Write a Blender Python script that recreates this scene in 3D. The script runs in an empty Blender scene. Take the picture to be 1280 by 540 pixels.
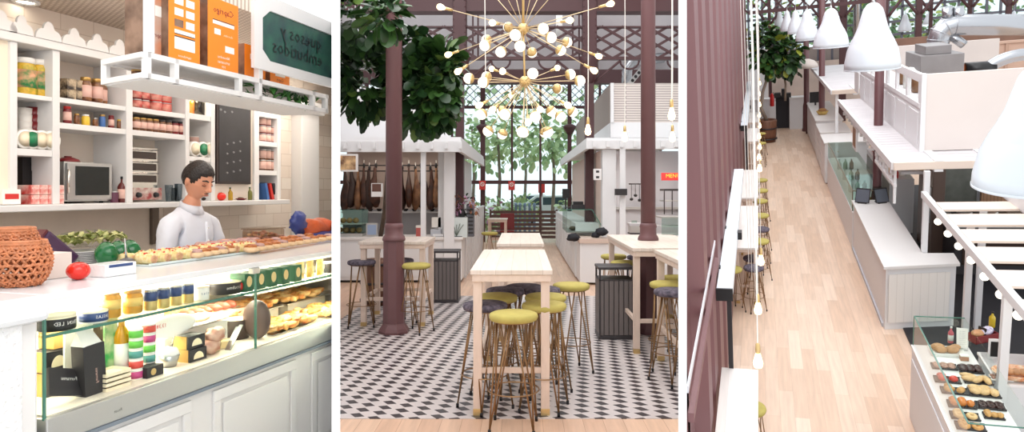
import bpy, bmesh, math, random
from mathutils import Vector, Matrix, Quaternion
R = random.Random(7)
SC = bpy.context.scene
COL = SC.collection
# ------------------------------------------------------------ camera, sky, exposure
F, PX, PY, EY = 850.0, 653.0, 238.0, 1.6     # focal length and principal point in 1280x540 pixels, eye height
cam_d = bpy.data.cameras.new('camera'); cam = bpy.data.objects.new('camera', cam_d); COL.objects.link(cam)
cam.location = (0, 0, EY); cam.rotation_euler = (math.pi/2, 0, 0)
cam_d.sensor_width = 36; cam_d.lens = F/1280*36; cam_d.sensor_fit = 'HORIZONTAL'
cam_d.shift_x = -(PX-640)/1280; cam_d.shift_y = (PY-270)/1280
cam_d.clip_start = 0.05; cam_d.clip_end = 300
SC.camera = cam
vs = SC.view_settings
vs.view_transform = 'Standard'; vs.look = 'None'; vs.gamma = 1.0; vs.use_curve_mapping = False
vs.exposure = 0.36
W = bpy.data.worlds.new('world'); SC.world = W; W.use_nodes = True
bg = W.node_tree.nodes['Background']; bg.inputs[0].default_value = (0.93, 0.965, 1.0, 1); bg.inputs[1].default_value = 1.2

def Zframe(fwd, up, h):
    f = Vector(fwd).normalized(); r = f.cross(Vector(up)).normalized(); u = r.cross(f)
    m = Matrix((r, f, u)).transposed().to_4x4()
    m.translation = Vector((0, 0, EY)) - u*h
    return m, h
def ray(px, py): return Vector(((px-PX)/F, 1, (PY-py)/F))
TH = math.atan2(910-PX, F)
ZONES = {1: Zframe((math.sin(TH), math.cos(TH), 0), (0, 0, 1), EY),
         2: Zframe((0, 1, 0), (0, 0, 1), EY),
         3: Zframe(ray(948, 8), -ray(1020, 3850.02), 5.0)}
ZM = ZONES[2][0]; ZI = ZM.inverted(); ZID = 2; ZE = EY
def zone(i):
    global ZM, ZI, ZID, ZE
    ZID = i; ZM, ZE = ZONES[i]; ZI = ZM.inverted()
def at(px, py, ax, v):
    """the point of the current hall seen at a pixel, on its plane x/y/z = v"""
    d = ZI.to_3x3() @ ray(px, py); c = Vector((0, 0, ZE))
    return c + d*((v-c[ax])/d[ax])
def depth(p): return (ZM @ Vector(p)).y
def area(name, loc, size, power, color=(1, 1, 1), rot=(0, 0, 0), sy=None):
    l = bpy.data.lights.new(name, 'AREA'); l.energy = power; l.color = color; l.size = size
    if sy: l.shape = 'RECTANGLE'; l.size_y = sy
    o = bpy.data.objects.new(name, l); COL.objects.link(o)
    from mathutils import Euler
    o.matrix_world = ZM @ Matrix.Translation(loc) @ Euler(rot).to_matrix().to_4x4()
    return o

# ------------------------------------------------------------ materials
def lin(c):
    out = []
    for v in c[:3]:
        v /= 255.0; out.append(v/12.92 if v <= 0.04045 else ((v+0.055)/1.055)**2.4)
    return (*out, 1)
MC = {}
def mat(name, col=(200, 200, 200), rough=.5, metal=0, noise=None, bump=None, emit=0, stretch=None, col2=None, trans=0, sub=0, coat=0):
    if name in MC: return MC[name]
    m = bpy.data.materials.new(name); m.use_nodes = True; MC[name] = m
    nt = m.node_tree; b = nt.nodes['Principled BSDF']
    b.inputs['Base Color'].default_value = lin(col); b.inputs['Roughness'].default_value = rough
    b.inputs['Metallic'].default_value = metal
    if coat: b.inputs['Coat Weight'].default_value = coat
    if emit:
        b.inputs['Emission Color'].default_value = lin(col); b.inputs['Emission Strength'].default_value = emit
    if trans: b.inputs['Transmission Weight'].default_value = trans
    if noise or bump:
        tc = nt.nodes.new('ShaderNodeTexCoord'); mp = nt.nodes.new('ShaderNodeMapping')
        nt.links.new(tc.outputs['Object'], mp.inputs[0])
        if stretch: mp.inputs['Scale'].default_value = stretch
    if noise:
        n = nt.nodes.new('ShaderNodeTexNoise'); n.inputs['Scale'].default_value = noise[0]; n.inputs['Detail'].default_value = 4
        nt.links.new(mp.outputs[0], n.inputs['Vector'])
        r = nt.nodes.new('ShaderNodeValToRGB'); a = noise[1]
        c1 = lin(col); c2 = lin(col2) if col2 else tuple(v*(1-a) for v in c1[:3])+(1,)
        r.color_ramp.elements[0].position = .35; r.color_ramp.elements[1].position = .65
        r.color_ramp.elements[0].color = c2; r.color_ramp.elements[1].color = c1
        nt.links.new(n.outputs[0], r.inputs[0]); nt.links.new(r.outputs[0], b.inputs['Base Color'])
    if bump:
        n2 = nt.nodes.new('ShaderNodeTexNoise'); n2.inputs['Scale'].default_value = bump[0]
        nt.links.new(mp.outputs[0], n2.inputs['Vector'])
        bp = nt.nodes.new('ShaderNodeBump'); bp.inputs['Strength'].default_value = bump[1]; bp.inputs['Distance'].default_value = .01
        nt.links.new(n2.outputs[0], bp.inputs['Height']); nt.links.new(bp.outputs[0], b.inputs['Normal'])
    return m
def glassmat(name, tint=(235, 245, 240), gloss=.12):
    if name in MC: return MC[name]
    m = bpy.data.materials.new(name); m.use_nodes = True; MC[name] = m; nt = m.node_tree
    for n in list(nt.nodes): nt.nodes.remove(n)
    o = nt.nodes.new('ShaderNodeOutputMaterial'); mx = nt.nodes.new('ShaderNodeMixShader')
    t = nt.nodes.new('ShaderNodeBsdfTransparent'); t.inputs[0].default_value = lin(tint)
    g = nt.nodes.new('ShaderNodeBsdfGlossy'); g.inputs['Roughness'].default_value = .03
    lw = nt.nodes.new('ShaderNodeLayerWeight'); lw.inputs[0].default_value = gloss
    ml = nt.nodes.new('ShaderNodeMath'); ml.operation = 'MULTIPLY'; ml.inputs[1].default_value = .35; nt.links.new(lw.outputs['Fresnel'], ml.inputs[0]); nt.links.new(ml.outputs[0], mx.inputs[0]); nt.links.new(t.outputs[0], mx.inputs[1]); nt.links.new(g.outputs[0], mx.inputs[2])
    nt.links.new(mx.outputs[0], o.inputs[0])
    return m
def brickmat(name, col, mortar, w, h, rough=.5, col2=None, msize=.02, plane='XY', offset=.5, bumpy=.3, noise=0, swap=False):
    """tiles or planks laid out in object coordinates"""
    if name in MC: return MC[name]
    m = bpy.data.materials.new(name); m.use_nodes = True; MC[name] = m; nt = m.node_tree; b = nt.nodes['Principled BSDF']
    tc = nt.nodes.new('ShaderNodeTexCoord'); sp = nt.nodes.new('ShaderNodeSeparateXYZ'); cb = nt.nodes.new('ShaderNodeCombineXYZ')
    nt.links.new(tc.outputs['Object'], sp.inputs[0])
    nt.links.new(sp.outputs['XYZ'.index(plane[0])], cb.inputs[0]); nt.links.new(sp.outputs['XYZ'.index(plane[1])], cb.inputs[1])
    br = nt.nodes.new('ShaderNodeTexBrick'); nt.links.new(cb.outputs[0], br.inputs['Vector'])
    br.offset = offset; br.inputs['Scale'].default_value = 1; br.inputs['Brick Width'].default_value = w; br.inputs['Row Height'].default_value = h
    br.inputs['Mortar Size'].default_value = msize*min(w, h); br.inputs['Mortar Smooth'].default_value = .3; br.inputs['Bias'].default_value = 0
    br.inputs['Color1'].default_value = lin(col); br.inputs['Color2'].default_value = lin(col2 or col); br.inputs['Mortar'].default_value = lin(mortar)
    last = br.outputs['Color']
    if noise:
        n = nt.nodes.new('ShaderNodeTexNoise'); n.inputs['Scale'].default_value = 3; n.inputs['Detail'].default_value = 5
        mp = nt.nodes.new('ShaderNodeMapping'); mp.inputs['Scale'].default_value = (.6, 8, 1) ; nt.links.new(cb.outputs[0], mp.inputs[0]); nt.links.new(mp.outputs[0], n.inputs['Vector'])
        mr = nt.nodes.new('ShaderNodeMapRange'); mr.inputs['From Min'].default_value = .3; mr.inputs['From Max'].default_value = .7
        mr.inputs['To Min'].default_value = 1-noise; mr.inputs['To Max'].default_value = 1+noise*.4
        nt.links.new(n.outputs[0], mr.inputs['Value'])
        mx = nt.nodes.new('ShaderNodeMix'); mx.data_type = 'RGBA'; mx.blend_type = 'MULTIPLY'; mx.inputs[0].default_value = 1
        nt.links.new(last, mx.inputs[6]); nt.links.new(mr.outputs[0], mx.inputs[7]); last = mx.outputs[2]
    nt.links.new(last, b.inputs['Base Color']); b.inputs['Roughness'].default_value = rough
    bp = nt.nodes.new('ShaderNodeBump'); bp.inputs['Strength'].default_value = bumpy; bp.inputs['Distance'].default_value = .003; bp.invert = True
    nt.links.new(br.outputs['Fac'], bp.inputs['Height']); nt.links.new(bp.outputs[0], b.inputs['Normal'])
    return m

WHITE = mat('white_paint', (226, 224, 222), .45)
CREAM = mat('cream_paint', (226, 214, 200), .5)
BLACK = mat('black_plastic', (22, 20, 22), .35)
STEEL = mat('brushed_steel', (190, 190, 188), .3, .9, bump=(60, .05))
CHROME = mat('chrome', (220, 215, 208), .15, 1)
GOLD = mat('brass', (214, 184, 128), .3, .8)
MAUVE = mat('mauve_painted_iron', (104, 70, 72), .45)
MAROON = mat('maroon_painted_steel', (76, 46, 48), .5)
BULB = mat('glowing_bulb', (255, 220, 168), .4, emit=4)
PLASTW = mat('white_ceramic', (240, 238, 232), .25)
PAPER = mat('white_paper', (240, 236, 228), .7)
CLEAR = glassmat('clear_glass', (252, 254, 253), .1)
GEDGE = mat('green_glass_edge', (70, 120, 105), .15)

# ------------------------------------------------------------ meshes
class MB:
    def __init__(s): s.v = []; s.f = []; s.m = []; s.sm = []
    def add(s, v, f, m=0, sm=False):
        o = len(s.v); s.v += [Vector(p) for p in v]
        for q in f: s.f.append([i+o for i in q]); s.m.append(m); s.sm.append(sm)
        return s
    def box(s, a, b, m=0, M=None):
        x0, y0, z0 = [min(p, q) for p, q in zip(a, b)]; x1, y1, z1 = [max(p, q) for p, q in zip(a, b)]
        v = [Vector(p) for p in ((x0, y0, z0), (x1, y0, z0), (x1, y1, z0), (x0, y1, z0), (x0, y0, z1), (x1, y0, z1), (x1, y1, z1), (x0, y1, z1))]
        if M is not None: v = [M @ p for p in v]
        return s.add(v, [(0, 3, 2, 1), (4, 5, 6, 7), (0, 1, 5, 4), (1, 2, 6, 5), (2, 3, 7, 6), (3, 0, 4, 7)], m)
    def cbox(s, c, d, m=0, rz=0, M=None):
        T = Matrix.Translation(c) @ (M if M is not None else Matrix.Rotation(rz, 4, 'Z'))
        return s.box((-d[0]/2, -d[1]/2, -d[2]/2), (d[0]/2, d[1]/2, d[2]/2), m, T)
    def beam(s, p, q, w, h, m=0, up=(0, 0, 1)):
        p, q = Vector(p), Vector(q); d = (q-p); L = d.length; d.normalize(); u = Vector(up)
        if abs(d.dot(u)) > .98: u = Vector((0, 1, 0))
        r = d.cross(u).normalized(); u = r.cross(d)
        v = [c + r*a + u*b for c in (p, q) for a, b in ((-w/2, -h/2), (w/2, -h/2), (w/2, h/2), (-w/2, h/2))]
        return s.add(v, [(0, 1, 2, 3), (7, 6, 5, 4), (0, 4, 5, 1), (1, 5, 6, 2), (2, 6, 7, 3), (3, 7, 4, 0)], m)
    def prism(s, poly, z0, z1, m=0):
        n = len(poly); v = [(p[0], p[1], z0) for p in poly] + [(p[0], p[1], z1) for p in poly]
        return s.add(v, [tuple(range(n))[::-1], tuple(range(n, 2*n))] + [(i, (i+1) % n, n+(i+1) % n, n+i) for i in range(n)], m)
    def extr(s, pts, vec, m=0):
        n = len(pts); vec = Vector(vec); v = [Vector(p) for p in pts] + [Vector(p)+vec for p in pts]
        return s.add(v, [tuple(range(n))[::-1], tuple(range(n, 2*n))] + [(i, (i+1) % n, n+(i+1) % n, n+i) for i in range(n)], m)
    def tube(s, pts, r, n=8, m=0, cap=True):
        pts = [Vector(p) for p in pts]; rs = r if isinstance(r, (list, tuple)) else [r]*len(pts); v = []; f = []
        pu = None
        for i, p in enumerate(pts):
            d = (pts[min(i+1, len(pts)-1)]-pts[max(i-1, 0)])
            d = d.normalized() if d.length > 1e-9 else Vector((0, 0, 1))
            if pu is None: pu = d.orthogonal().normalized()
            u = (pu - d*pu.dot(d)); u = u.normalized() if u.length > 1e-6 else d.orthogonal().normalized(); pu = u; w = d.cross(u)
            v += [p + (u*math.cos(2*math.pi*k/n)+w*math.sin(2*math.pi*k/n))*rs[i] for k in range(n)]
        for i in range(len(pts)-1):
            f += [(i*n+k, i*n+(k+1) % n, (i+1)*n+(k+1) % n, (i+1)*n+k) for k in range(n)]
        s.add(v, f, m, n > 5)
        if cap:
            o = len(s.v)-len(v)
            s.f.append([o+k for k in range(n)][::-1]); s.m.append(m); s.sm.append(False)
            s.f.append([o+(len(pts)-1)*n+k for k in range(n)]); s.m.append(m); s.sm.append(False)
        return s
    def lathe(s, prof, c=(0, 0, 0), n=20, m=0, sm=True, M=None, sx=1, sy=1, a0=0):
        v = []; f = []; c = Vector(c)
        for r, z in prof:
            for k in range(n):
                a = 2*math.pi*k/n+a0; p = Vector((r*math.cos(a)*sx, r*math.sin(a)*sy, z))
                if M is not None: p = M @ p
                v.append(c+p)
        for i in range(len(prof)-1):
            f += [(i*n+k, i*n+(k+1) % n, (i+1)*n+(k+1) % n, (i+1)*n+k) for k in range(n)]
        if prof[0][0] > 1e-5: f.append(tuple(range(n))[::-1])
        if prof[-1][0] > 1e-5: f.append(tuple(range((len(prof)-1)*n, len(prof)*n)))
        return s.add(v, f, m, sm)
    def ball(s, c, r, n=12, k=8, m=0, sc=(1, 1, 1), M=None, fn=None):
        v = []; f = []; c = Vector(c)
        for i in range(k+1):
            t = math.pi*i/k
            for j in range(n):
                a = 2*math.pi*j/n; d = Vector((math.sin(t)*math.cos(a), math.sin(t)*math.sin(a), -math.cos(t)))
                q = d*(fn(d) if fn else 1)
                p = Vector((q.x*sc[0], q.y*sc[1], q.z*sc[2]))*r
                if M is not None: p = M @ p
                v.append(c+p)
        for i in range(k):
            f += [(i*n+j, i*n+(j+1) % n, (i+1)*n+(j+1) % n, (i+1)*n+j) for j in range(n)]
        return s.add(v, f, m, True)
    def text(s, st, o, r, u, size, m=0, center=True, th=.0012):
        """lettering of the given cap size laid along r, standing along u"""
        vs_, fs_ = text_mesh(st); o = Vector(o); r = Vector(r).normalized(); u = Vector(u).normalized(); n = r.cross(u)
        w = max((p[0] for p in vs_), default=0)*size if center else 0
        return s.add([o + r*(p[0]*size-w/2) + u*(p[1]*size) for p in vs_], fs_, m)
    def build(s, name, mats, parent=None, bevel=0, sub=0, weld=False):
        me = bpy.data.meshes.new(name); off = RL.get(parent.name, Vector((0, 0, 0))) if parent else Vector((0, 0, 0))
        me.from_pydata([p-off for p in s.v], [], s.f)
        mats = mats if isinstance(mats, (list, tuple)) else [mats]
        for q in mats: me.materials.append(q)
        me.polygons.foreach_set('material_index', [min(i, len(mats)-1) for i in s.m]); me.polygons.foreach_set('use_smooth', s.sm)
        me.update()
        o = bpy.data.objects.new(name, me); COL.objects.link(o)
        if parent: o.parent = parent; RL[o.name] = off
        if bevel:
            b = o.modifiers.new('bevel', 'BEVEL'); b.width = bevel; b.segments = 2; b.limit_method = 'ANGLE'; b.angle_limit = .7
        if sub:
            b = o.modifiers.new('subsurf', 'SUBSURF'); b.levels = sub; b.render_levels = sub
        ZO[o.name] = ZID
        return o
RL = {}; ZO = {}
TXT = {}
def text_mesh(st):
    if st in TXT: return TXT[st]
    cu = bpy.data.curves.new('letters', 'FONT'); cu.body = st; cu.size = 1.35; cu.resolution_u = 1
    o = bpy.data.objects.new('letters', cu); COL.objects.link(o)
    dg = bpy.context.evaluated_depsgraph_get(); me = o.evaluated_get(dg).to_mesh()
    r = ([tuple(v.co) for v in me.vertices], [tuple(p.vertices) for p in me.polygons])
    o.evaluated_get(dg).to_mesh_clear(); bpy.data.objects.remove(o); bpy.data.curves.remove(cu)
    TXT[st] = r; return r
def tag(o, label, cat=None, group=None, kind=None):
    if label: o['label'] = label
    if cat: o['category'] = cat
    if group: o['group'] = group
    if kind: o['kind'] = kind
    return o
def thing(name, label, cat, loc=(0, 0, 0), rz=0, group=None, room=False, rot=None):
    """an Empty at the thing's base; room=True: its parts are given in the hall's own coordinates"""
    o = bpy.data.objects.new(name, None); COL.objects.link(o); o.empty_display_size = .05
    o.matrix_world = ZM @ Matrix.Translation(loc) @ (rot if rot is not None else Matrix.Rotation(rz, 4, 'Z'))
    if room: RL[o.name] = Vector(loc)
    ZO[o.name] = ZID
    return tag(o, label, cat, group)
def single(name, label, cat, mb, mats, group=None, bevel=0, kind=None, sub=0):
    """a top-level thing that is one mesh, given in the hall's own coordinates"""
    xs = [p.x for p in mb.v]; ys = [p.y for p in mb.v]; z = min(p.z for p in mb.v)
    c = Vector(((min(xs)+max(xs))/2, (min(ys)+max(ys))/2, z)); mb.v = [p-c for p in mb.v]
    o = mb.build(name, mats, None, bevel, sub); o.matrix_world = ZM @ Matrix.Translation(c)
    return tag(o, label, cat, group, kind)
def struct(name, mb, mats, bevel=0):
    o = mb.build(name, mats, None, bevel); o.matrix_world = ZM.copy(); o['kind'] = 'structure'; return o
def kids(o): return [c for c in bpy.data.objects if c.parent == o]
KC = {}
def dup(root, loc, rz=0, label=None, group=None, sc=1, rot=None):
    if root.name not in KC: KC[root.name] = [(c, [(d) for d in kids(c)]) for c in kids(root)]
    r = root.copy(); COL.objects.link(r); ZO[r.name] = ZID
    r.matrix_world = ZM @ Matrix.Translation(loc) @ (rot if rot is not None else Matrix.Rotation(rz, 4, 'Z')) @ Matrix.Scale(sc, 4)
    if label: r['label'] = label
    if group: r['group'] = group
    for c, gs in KC[root.name]:
        q = c.copy(); COL.objects.link(q); q.parent = r; ZO[q.name] = ZID
        for g in gs:
            h = g.copy(); COL.objects.link(h); h.parent = q; ZO[h.name] = ZID
    return r
ORD = ['first', 'second', 'third', 'fourth', 'fifth', 'sixth', 'seventh', 'eighth', 'ninth', 'tenth', 'eleventh', 'twelfth', 'thirteenth', 'fourteenth', 'fifteenth', 'sixteenth', 'seventeenth', 'eighteenth', 'nineteenth', 'twentieth']
def RX(a): return Matrix.Rotation(a, 4, 'X')
def RY(a): return Matrix.Rotation(a, 4, 'Y')
def RZ(a): return Matrix.Rotation(a, 4, 'Z')

# ------------------------------------------------------------ the two white partition walls between the three halls
zone(2)
def wedge(pl, pr, y0, y1, z0, z1):
    m = MB(); a, b = (pl-PX)/F, (pr-PX)/F; prof = [(y0, z0), (y1, z0), (y1, z1), (y1-9, z1), (y0, 2.45)]; n = len(prof)
    return m.add([(q*y, y, z) for q in (a, b) for y, z in prof], [tuple(range(n)), tuple(range(n, 2*n))[::-1]]+[(k, (k+1) % n, n+(k+1) % n, n+k) for k in range(n)])
PLASTER = mat('white_plaster', (252, 252, 252), .8)
struct('wall_left', wedge(414.6, 425.2, 2.2, 30, 0, 7.9), PLASTER)
struct('wall_right', wedge(848.0, 858.4, 2.2, 30, -6, 7.9), PLASTER)

# ============================================================ HALL 1: the delicatessen stall
zone(1)
XW, XB = -3.85, -4.15            # front of the shelf unit, wall behind it
XF = -2.2                        # glass front of the display case
def Wz(px, py, x=XW): return at(px, py, 0, x).z
def Wy(px, py=238, x=XW): return at(px, py, 0, x).y
BEIGE = mat('beige_plaster', (232, 218, 204), .7, noise=(3, .1))
BRICK1 = brickmat('white_wall_tile', (242, 232, 220), (214, 198, 182), .24, .115, .25, (230, 214, 199), .03, 'YZ')
CEIL1 = brickmat('perforated_ceiling_panel', (232, 218, 204), (186, 168, 152), .035, .03, .7, None, .3, 'YX', bumpy=.6)
s = MB().box((XB, -2, 0), (XB-.2, 12, 2.95)); struct('wall_back', s, BRICK1)
struct('floor_stall', MB().box((-6, -2, -.1), (3, 14, 0)), mat('grey_floor', (170, 160, 150), .5))
struct('ceiling', MB().box((XB, -1, 2.75), (-2.95, 12, 2.85)), CEIL1)
# beige splashback under the shelves
y0, y1 = Wy(-30), Wy(187, 255, XB+.02)
sb = MB().box((XB, 1, 1.0), (XB+.02, y1, 1.5)); single('splashback_panel', 'beige stone splashback panel under the long white shelf', 'panel', sb, BEIGE)
single('metal_bracket', 'narrow dark metal strip at the right end of the beige splashback', 'bracket', MB().box((XB, y1, 1.2), (XB+.05, y1+.06, 1.49)), mat('dark_metal', (110, 98, 88), .4, .6), bevel=.004)

# ---- the shelf unit
su = thing('shelf_unit', 'tall white wall shelf unit with scalloped top and many open bays behind the counter', 'shelf unit', (XB, Wy(150), Wz(0, 264)), room=True)
SILL = Wz(0, 257, XW+.1); SILLB = Wz(0, 266, XW+.1)
TOPB, TOPT = Wz(22, 53), Wz(0, 37.5)
yE = Wy(351)
MB().box((XB, 1.0, SILLB), (XW+.1, yE, SILL)).build('sill', WHITE, su, .006)
UP = [(13, 22), (66, 75), (158, 166), (232, 237), (264, 269), (318, 324), (347, 351)]
for a, b in UP: MB().box((XB, Wy(a), SILL), (XW, Wy(b), TOPB)).build('upright', WHITE, su, .003)
MB().box((XB, 1.0, SILL), (XB+.015, yE, TOPB)).build('back_panel', CREAM, su)
MB().box((XB, 1.0, TOPB), (XW+.02, yE, TOPT)).build('top_band', WHITE, su, .004)
BAY = {'A': (22, 66), 'B': (75, 158), 'C': (166, 232), 'D': (237, 264), 'F': (324, 347)}
SH = {}
def shelf(bay, k, px, pt, pb):
    a, b = BAY[bay]; z = Wz(px, pt); SH[bay+k] = z
    MB().box((XB, Wy(a), Wz(px, pb)), (XW-.005, Wy(b), z)).build('shelf', WHITE, su, .002)
for bay in BAY: SH[bay+'0'] = SILL
shelf('A', '2', 45, 118.5, 124); shelf('A', '1', 45, 186.5, 195)
shelf('B', '2', 115, 127, 133); shelf('B', '1', 115, 157, 164)
shelf('C', '2', 200, 138, 144); shelf('C', '1', 200, 165.5, 172)
shelf('D', '2', 250, 143, 150); shelf('D', '1', 250, 196, 202)
shelf('F', '3', 335, 141, 147); shelf('F', '2', 335, 177, 183); shelf('F', '1', 335, 213, 219)
# scalloped cresting
SC_C = [-4, 23, 57, 89, 118, 146, 172, 197, 221, 244]
for i in range(len(SC_C)):
    c = Wy(SC_C[i]); nx = Wy(SC_C[i+1]) if i+1 < len(SC_C) else c+.26; pv = Wy(SC_C[i-1]) if i else c-.26
    w = (nx-pv)/4*.99; h = .105; pts = []
    def P(y, z): pts.append((XW+.012, c+y, TOPT+z))
    P(-w, 0)
    for k in range(-20, 21):
        u = k/20*.999; z1 = h*.56*math.sqrt(max(0, 1-((abs(u)-.5)/.5)**2)); z2 = h*.58+h*.42*math.sqrt(1-(u/.4)**2) if abs(u) < .4 else 0; P(w*u, max(z1, z2, h*.4*(abs(u) < .5)))
    P(w, 0)
    MB().extr(pts, (.016, 0, 0)).build('scalloped_crest', WHITE, su)
# ceiling spot
sp = thing('ceiling_spotlight', 'round recessed ceiling spotlight above the shelf with jars', 'ceiling light', at(32, 1, 2, 2.75), room=True)
c = at(32, 1, 2, 2.75)
MB().lathe([(.075, 0), (.075, -.012), (.055, -.016), (.05, 0)], c).build('trim_ring', WHITE, sp)
MB().lathe([(.05, -.006), (.001, -.008)], c).build('lens', mat('spot_glow', (255, 245, 225), .4, emit=8), sp)

# ---- goods: small builders (self coordinates, front faces +x)
def m_(n, c, **k): return mat(n, c, **k)
def jar(name, label, cat, loc, r, h, body, lid, lab=None, group=None, txt=None, neck=.82, labz=(.25, .75)):
    t = thing(name, label, cat, loc, group=group)
    MB().lathe([(r*.9, 0), (r, h*.04), (r, h*.74), (r*neck, h*.84), (r*neck, h*.86)], n=16).build('body', body, t)
    MB().lathe([(r*neck*1.06, h*.85), (r*neck*1.06, h*.985), (r*neck, h), (.001, h)], n=16).build('lid', lid, t)
    if lab: MB().lathe([(r*1.012, h*labz[0]*.8), (r*1.012, h*labz[1]*.9)], n=16).build('paper_label', lab, t)
    return t
def tin(name, label, cat, loc, r, h, side, top, band=None, group=None, txt=None, tcol=None, tsize=.02):
    t = thing(name, label, cat, loc, group=group)
    MB().lathe([(r*.96, 0), (r, .004), (r, h-.004), (r*.97, h), (r*.93, h-.002), (.001, h-.003)], n=22).build('body', [side], t)
    MB().lathe([(r*1.01, h*.9), (r*1.02, h*.95), (r*.99, h*1.01), (.001, h*1.01)], n=22).build('lid', top, t)
    if band: MB().lathe([(r*1.008, h*.15), (r*1.008, h*.85)], n=22).build('paper_label', band, t)
    if txt:
        g = MB(); n = len(txt)
        for k, ch in enumerate(txt):      # the lettering runs round the tin, mirrored as in the photo
            a = -(-(k-(n-1)/2))*tsize*.78/r
            if ch != ' ': g.text(ch, (r*1.012*math.cos(a), r*1.012*math.sin(a), h*.42), (math.sin(a), -math.cos(a), 0), (0, 0, 1), tsize)
        g.build('lettering', tcol or PAPER, t)
    return t
def carton(name, label, cat, loc, d, mats, rz=0, group=None, txt=None, tcol=None, ts=.02, rot=None, panel=None, tz=.55):
    t = thing(name, label, cat, loc, rz, group, rot=rot)
    MB().box((-d[0]/2, -d[1]/2, 0), (d[0]/2, d[1]/2, d[2])).build('carton', mats, t, .0015)
    if panel: MB().box((d[0]/2, -d[1]*.38, d[2]*panel[1]), (d[0]/2+.001, d[1]*.38, d[2]*panel[2])).build('printed_panel', panel[0], t)
    if txt: MB().text(txt, (d[0]/2+.002, 0, d[2]*tz), (0, -1, 0), (0, 0, 1), ts).build('lettering', tcol or PAPER, t)
    return t
def bottle(name, label, cat, loc, r, h, body, cap, lab=None, group=None, sh=.6):
    t = thing(name, label, cat, loc, group=group)
    MB().lathe([(r*.9, 0), (r, .004), (r, h*sh), (r*.75, h*(sh+.09)), (r*.36, h*(sh+.18)), (r*.33, h*.92)], n=14).build('body', body, t)
    MB().lathe([(r*.4, h*.9), (r*.4, h), (.001, h)], n=12).build('cap', cap, t)
    if lab: MB().lathe([(r*1.02, h*.15), (r*1.02, h*sh*.85)], n=14).build('paper_label', lab, t)
    return t
def sz(px_w, p, k=.86): return px_w*depth(p)/F*k
def onshelf(px, key, dx=.1):
    x = XW-dx; y = Wy(px, 238, x); return Vector((x, y, SH[key]+.001))
def hpx(px, a, b, x=XW-.1): return abs(at(px, a, 0, x).z-at(px, b, 0, x).z)
PICKLE = m_('pickle_yellow', (226, 182, 62), rough=.15, noise=(30, .5), col2=(150, 150, 40)); DKRED = m_('dark_red_enamel', (120, 30, 34), rough=.3)
RED = m_('red_enamel', (205, 50, 44), rough=.35); GLID = m_('gold_lid', (196, 156, 90), rough=.3, metal=.7); BRN = m_('brown_preserve', (86, 50, 34), rough=.2, noise=(40, .5), col2=(150, 100, 60))
YEL = m_('yellow_enamel', (232, 190, 60), rough=.35); BLU = m_('blue_enamel', (70, 110, 170), rough=.35); NAVY = m_('navy_print', (52, 74, 124), rough=.4)
GRN = m_('green_print', (34, 130, 84), rough=.4); DKG = m_('charcoal_card', (46, 42, 44), rough=.5); PINKL = m_('pink_label', (226, 184, 170), rough=.6); DGRN = m_('deep_green_card', (40, 96, 66), rough=.45)
for i, px in enumerate((31, 50)):
    p = onshelf(px, 'A2', .12); h = hpx(px, 70.5, 118)
    jar('pickle_jar', ('large' if i else 'big') + ' glass jar of yellow pickles with white lid, ' + ('right' if i else 'left') + ' one on the top left shelf', 'jar', p, .062, h, PICKLE, PLASTW, mat('fruit_label', (236, 168, 130), .5, noise=(22, .4), col2=(40, 130, 70)))
# cups and round boxes in bay A
p = onshelf(31, 'A1', .16); t = thing('cup_stack', 'tall stack of white paper cups on the left shelf', 'cups', p)
for k in range(5): MB().lathe([(.03, .04*k), (.038, .04*k+.09), (.036, .04*k+.09), (.028, .04*k+.01)], n=14).build('cup', PAPER, t)
p = onshelf(43, 'A1', .16); t = thing('cup_stack', 'tall stack of dark red cups beside the white paper cups', 'cups', p)
for k in range(5): MB().lathe([(.034, .045*k), (.043, .045*k+.08), (.04, .045*k+.08), (.03, .045*k+.01)], n=14).build('cup', DKRED, t)
bottle('sauce_bottle', 'small dark bottle behind the round boxes at the left', 'bottle', onshelf(57, 'A1', .18), .035, hpx(57, 148, 184), BLACK, DKG)
def discs(lst, key, y0_, y1_, who):
    for i, (px, mt_, nm) in enumerate(lst):
        p = onshelf(px, key, .03); r = hpx(px, y0_, y1_, XW-.03)/2; t = thing('round_cheese_box', nm, 'cheese box', p)
        MB().lathe([(r, -.02), (r, .015), (r*.97, .02), (.001, .02)], (0, 0, r), n=24, M=RY(math.pi/2), m=0).build('box_body', PAPER, t)
        MB().lathe([(r*.8, .0205), (.001, .021)], (0, 0, r), n=24, M=RY(math.pi/2)).build('printed_disc', mt_, t)
CRM = m_('cream_card', (244, 228, 198), rough=.6)
discs([(29, CRM, 'leftmost round cream cheese box standing on edge on left shelf'), (38, GRN, 'round cheese box with green print standing on the left shelf'), (50, CRM, 'round cream cheese box just right of the green one at left'), (62, CRM, 'round cream cheese box at the right end of the left shelf')], 'A1', 162, 186, 0)
# red pasta boxes
RBX = m_('red_white_carton', (206, 52, 46), rough=.45, noise=(14, .5), col2=(244, 226, 214))
hb = hpx(48, 231, 255)/2
for r_ in range(2):
    for c_ in range(4):
        p = onshelf(33+c_*10.4, 'A0', .08); p.z += r_*hb
        carton('pasta_carton', f'{ORD[c_]} red and white carton from the left in the {("lower", "upper")[r_]} row beside the microwave', 'carton', p, (.14, .052, hb*.96), [RBX], group='red and white cartons under the round boxes', txt='PASTA', ts=.012)
carton('black_box', 'tall black box behind the red cartons on the left', 'box', onshelf(33, 'A0', .2), (.06, .09, .3), [BLACK])
carton('black_box', 'wide black box standing behind the red cartons', 'box', onshelf(46, 'A0', .19), (.05, .1, .2), [DKG])
carton('grey_box', 'grey and dark box at the right behind the red cartons', 'box', onshelf(60, 'A0', .19), (.05, .08, .2), [m_('grey_card', (120, 112, 106), rough=.6)])
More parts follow.
